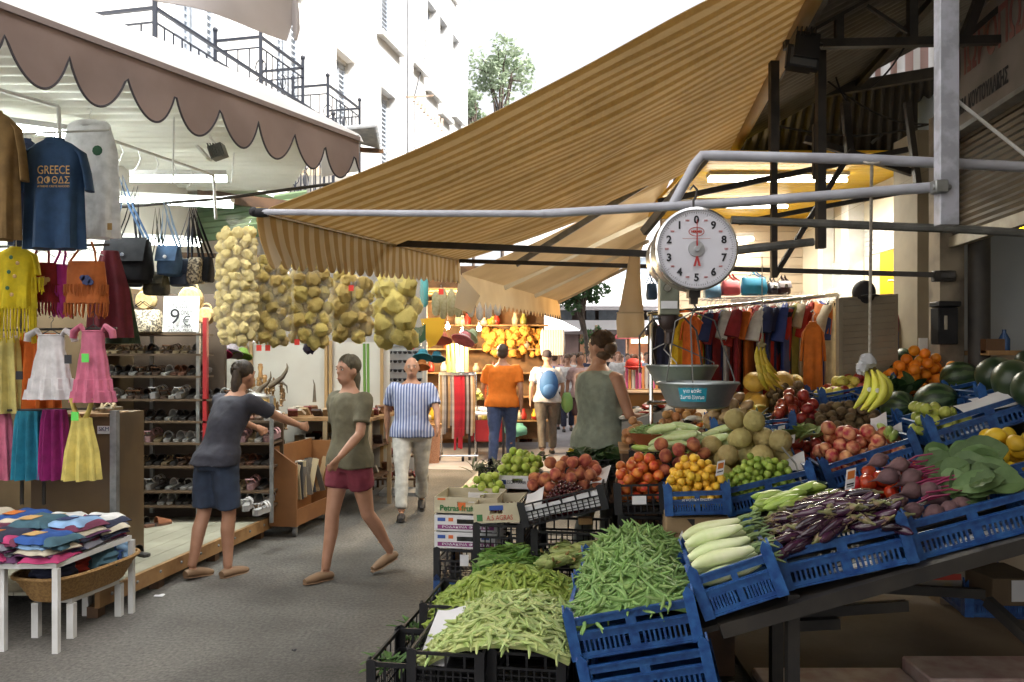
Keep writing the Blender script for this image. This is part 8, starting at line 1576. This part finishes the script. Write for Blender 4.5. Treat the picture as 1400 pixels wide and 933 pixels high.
for k in range(30):
    o = bpy.data.objects.new('sponge', rb.choice(msg)); COL.objects.link(o); o.location = P(722+rb.uniform(0,26), 452+rb.uniform(0,36), 14.0+rb.uniform(0,.3)); o.rotation_euler = (rb.uniform(0,6),rb.uniform(0,6),0); o.scale = (rb.uniform(.05,.07),)*3; tag(o, 'brown gold sponge at the right end of the lit stall', 'sponge', 'brown sponges at the stall end')
for k in range(9): px = 742+k*3.4; c = P(px,486,13.8); s = MB(); s.loft([(c,.03,.03),(c+Z*.2,.05,.05),(c+Z*.4,.035,.035),(c+Z*.46,.01,.01)], 10); o = s.build('loofah', lw, org=c); tag(o, 'white loofah hanging in the row at the right end of the sponge stall', 'loofah', 'white loofahs of the sponge stall')
bulb_m = M('bulb', (1,1,1), emit=(1,.72,.38), estr=90)
for px, py, Y, lab in ((632,455,12.6,'bare glowing bulb nearest the belt rack'), (655,449,12.8,'bare glowing bulb above the golden sponges'), (612,447,13.0,'dim bare bulb behind the sun hats')):
    t = thing('bulb', lab, 'bulb', P(px,py,Y)); c = P(px,py,Y); s = MB(); s.ball(c, .035, .035, .045, 12, 8); s.build('glass', bulb_m, t); s = MB(); s.tube([c+Z*.04, c+Z*.09], .018, 8); s.tube([c+Z*.09, V((c.x,c.y,2.7))], .004, 4); s.build('socket', black_pl, t); point('bulb_glow', c+V((0,-.08,0)), 70, (1,.74,.42), .05)
# tables and boxes along the left of the lane
t = thing('low_table', 'small white clothed table with red front beside the man in orange', 'table', G(655,628)); a = G(640,630); s = MB(); s.par(a+V((0,0,.72)), (.6,0,0), (.1,.8,0), (0,0,.03)); s.build('top', M('blueish_cloth', (.60,.63,.70), rough=.8), t, smooth=False)
for x, y in ((.02,.02),(.56,.02),(.1,.76),(.64,.76)): s = MB(); s.box(a+V((x,y,.36)), .04, .04, .72); s.build('leg', ink_black, t, smooth=False)
s = MB(); s.par(a+V((.04,.03,.30)), (.5,0,0), (0,.02,0), (0,0,.34)); s.build('red_panel', M('panel_red', (.35,.02,.03), rough=.6), t, smooth=False)
for k in range(12): c = a+V((rb.uniform(.06,.5),.1+rb.uniform(0,.4),.80)); s = MB(); s.ball(c, .05, .06, .04, 10, 7, fn=lambda d: 1+.3*noise.noise(d*3)); o = s.build('bundle', M('bundle_pale', (.60,.62,.68), rough=.8), org=c); tag(o, 'pale wrapped bundle on the small clothed table', 'bundle', 'pale bundles on the clothed table')
leaves(655,548,13.2,28,.25,'yellowish green leaf heaped behind the small clothed table', M('olive_leaf', (.22,.26,.05), (.30,.30,.08), scale=6, rough=.7), (.08,.14), (.12,.2), .6)
for px, w_, h_, cl, lab in ((704,.42,.5,(.62,.62,.60),'white plastic crate standing on the lane'), (722,.25,.62,(.28,.04,.03),'red box standing beside the white plastic crate'), (735,.4,.6,(.40,.28,.18),'cardboard box beside the red one')):
    a = G(px-12,605); t = thing('street_box', lab, 'box', a); s = MB(); s.par(a, (w_,0,0), (.05,.5,0), (0,0,h_)); s.build('body', M('sbox_'+str(px), cl, tuple(x*.8 for x in cl), scale=6, rough=.6), t, smooth=False); s = MB(); s.par(a+V((-.005,-.005,h_*.8)), (w_+.01,0,0), (.05,.51,0), (0,0,.02)); s.build('rim', M('srim_'+str(px), tuple(x*.7 for x in cl), rough=.6), t, smooth=False)
s = MB(); c = P(705,588,14.0); s.ball(c, .2, .15, .12, 16, 10, fn=lambda d: 1+.3*noise.noise(d*3)); o = s.build('cloth_bundle', M('mint_cloth', (.18,.50,.42), rough=.8), org=c); tag(o, 'mint green cloth on the white plastic crate', 'cloth')
# luggage trolley-like basket next to the man
t = thing('tall_basket', 'tall woven basket standing behind the striped shirt man', 'basket', G(590,633)); c = G(590,633); s = MB(); s.lathe([(.12,0),(.13,.3),(.15,.6),(.14,.6),(.11,.05)], 18, c); s.build('weave', M('pink_wicker', (.42,.22,.13), (.30,.15,.09), scale=60, rough=.8, bump=.4), t); s = MB(); s.tube([c+V((math.cos(q)*.15,math.sin(q)*.15,.6)) for q in [2*PI*k/16 for k in range(17)]], .014, 6); s.build('rim', wick, t)
# ================================================================ far end of the lane
t = thing('white_block', 'white modern building with window bands closing the far end of the lane', 'building', (5,42,0)); wf = M('bright_facade', (.80,.80,.80), (.72,.72,.73), scale=1, rough=.8)
FYY = 42.; fx = lambda px: (px-700)*FYY/FOC; fz = lambda py: CAMZ+(HZ-py)*FYY/FOC
def slab(name, px0, px1, py0, py1, mat, dy=0, th=.6, par=None): s = MB(); s.par((fx(px0),FYY+dy,fz(py1)), (fx(px1)-fx(px0),0,0), (0,th,0), (0,0,fz(py0)-fz(py1))); return s.build(name, mat, par or t, smooth=False)
glass_d = M('dark_window', (.06,.075,.09), (.10,.12,.14), scale=2, rough=.15); glass_l = M('pale_window', (.30,.36,.42), (.40,.45,.5), scale=2, rough=.2)
slab('wall', 690, 1000, 300, 352, wf); slab('wall', 690, 1000, 376, 424, wf); slab('wall', 690, 1000, 438, 452, wf, .02); slab('core', 690, 1000, 300, 500, M('far_dark', (.10,.07,.06), rough=.8), .7, .5)
for x0, x1 in ((758,782),(786,812),(818,838),(845,872),(876,900),(905,940)): w_ = slab('window', x0, x1, 352, 376, glass_l, .15, .1); slab('sash', (x0+x1)/2-.6, (x0+x1)/2+.6, 352, 376, wf, .1, .1, w_)
for x0, x1 in ((740,760),(766,782),(802,814),(819,846),(851,880),(886,920)): w_ = slab('window', x0, x1, 424, 438, glass_d, .15, .1)
slab('wall', 690, 758, 352, 376, wf, .03); slab('balcony', 700, 900, 404, 421, wf, -1.4, 1.4)
s = MB(); s.sheet(lambda u, v: V((fx(795+90*u), FYY-1.4-1.2*v, fz(409)-.55*v)), 40, 3, .03); s.build('canopy', wf, t)
t = thing('shop_row', 'dark brown row of shop fronts under the white far building', 'shop', (5,41,0))
slab('beam', 690, 990, 452, 458, M('far_fascia', (.06,.045,.04), rough=.7), -1.0, .5, t)
for i, (x0, x1, cl) in enumerate(((700,722,(.25,.2,.16)),(724,745,(.06,.08,.12)),(747,764,(.30,.16,.08)),(766,790,(.10,.06,.05)),(792,812,(.28,.13,.06)),(814,838,(.35,.20,.10)),(840,856,(.05,.05,.07)),(858,884,(.32,.12,.05)),(886,930,(.12,.08,.06)))): m_ = M('far_shop_%d' % i, cl, tuple(x*.6 for x in cl), scale=1.5, rough=.6); slab('bay', x0, x1, 458, 500, m_, -.3-.03*i, .3, t)
for x0, x1, y0, y1 in ((860,882,460,470),(828,838,464,480),(752,758,462,482)): slab('lit_window', x0, x1, y0, y1, M('lit_window', (.7,.6,.4), emit=(1,.8,.5), estr=1.6), -.8, .1, t)
for px in (722,765,812,853,884): slab('pillar', px-1.5, px+1.5, 446, 500, M('far_pillar', (.35,.18,.1), rough=.7), -1.2, .2, t)
s = MB(); t2 = thing('parasol', 'wide white parasol half hidden behind the tank topped person', 'parasol', (4.5,34,0)); c = P(742,440,30); s.lathe([(1.4,-.35),(1.38,-.3),(.7,.05),(.02,.25)], 8, c); s.build('canopy', wf, t2, smooth=False); s = MB(); s.tube([V((c.x,c.y,0)), c], .03, 8); s.build('pole', wood, t2)
c = P(858,452,28); t2 = thing('parasol', 'dull red parasol above the far shop fronts', 'parasol', (c.x,c.y,0)); s = MB(); s.lathe([(.5,-.3),(.49,-.27),(.25,.05),(.02,.2)], 8, c); s.build('canopy', M('dull_red', (.35,.06,.06), rough=.8), t2, smooth=False); s = MB(); s.tube([V((c.x,c.y,0)), c], .03, 8); s.build('pole', wood, t2)
def tree(label, base, trunk_h, cc, rad, n, lw, mats, seed):
    r = random.Random(seed); t = thing('tree', label, 'tree', base); cc = V(cc); s = MB(); tb = V(base); top = V((cc.x,cc.y,cc.z-rad[2]*.3)); s.tube([tb, tb.lerp(top,.5)+X*.1, top], [.10,.08,.05], 9)
    for k in range(9): a = r.uniform(0,6.28); e = cc+V((math.cos(a)*rad[0]*.7, math.sin(a)*rad[1]*.7, r.uniform(-.4,.6)*rad[2])); s.tube([tb.lerp(top,.7+.03*k), top.lerp(e,.5)+Z*.15, e], [.06,.04,.015], 6)
    s.build('trunk', M('bark', (.12,.09,.07), (.07,.055,.045), scale=9, rough=.9, bump=.5), t); clumps = []
    for k in range(26):
        d = V((r.gauss(0,1),r.gauss(0,1),r.gauss(0,1))).normalized()*r.uniform(.35,1); clumps.append((cc+V((d.x*rad[0],d.y*rad[1],d.z*rad[2])), r.uniform(.22,.42)*rad[0]))
    vs = []; fs = []; mi = []
    for k in range(n):
        c, q = r.choice(clumps); d = V((r.gauss(0,1),r.gauss(0,1),r.gauss(0,.8))).normalized()*q*r.uniform(.5,1); p = c+d; u = V((r.uniform(-1,1),r.uniform(-1,1),r.uniform(-.6,.6))).normalized()*lw*r.uniform(.6,1.3); w_ = u.cross(V((r.uniform(-1,1),r.uniform(-1,1),r.uniform(-1,1)))).normalized()*lw*.55; b = len(vs); vs += [p-u, p+w_*.9, p+u, p-w_*.9]; fs.append((b,b+1,b+2,b+3)); mi.append(r.randrange(len(mats)))
    s = MB(); s.v = vs; s.f = fs; s.m = mi; s.build('crown', mats, t, smooth=False)
ld = [M('foliage_a', (.035,.085,.03), (.06,.12,.04), scale=2, rough=.6, transl=.3), M('foliage_b', (.06,.13,.05), (.09,.17,.06), scale=2, rough=.6, transl=.3)]
lp = [M('foliage_hazy', (.24,.31,.20), (.30,.37,.25), scale=2, rough=.6, transl=.45), M('foliage_hazy2', (.30,.37,.25), (.36,.42,.30), scale=2, rough=.6, transl=.45)]  # haze and overexposure put into the leaf colour as paleness
c = P(792,400,24); tree('dark green street tree hanging below the cream awning', (c.x+.4,24.5,0), 3, c+V((0,0,.15)), (.85,.85,.85), 2600, .085, ld, 3)
c = P(684,104,34); tree('pale tree rising above the striped awning beside the white building', (c.x,34,0), 9, c, (1.5,1.4,1.35), 1700, .12, lp, 5)
c = P(645,145,40); tree('small pale tree crown close to the white building corner', (c.x,40,0), 9, c, (.7,.8,1.0), 1000, .13, lp, 8)
c = P(812,468,26); tree('small green shrub in front of the far shop fronts', (c.x,26,0), .6, c, (.42,.4,.55), 900, .06, ld, 9)
# unused copies of the shoe prototypes and bookkeeping properties
for r, lab, used in shoes:
    if not used[0]:
        for c_ in list(r.children): bpy.data.objects.remove(c_)
        bpy.data.objects.remove(r)
for o in SC.objects:
    for q in ('org','W'):
        if q in o: del o[q]
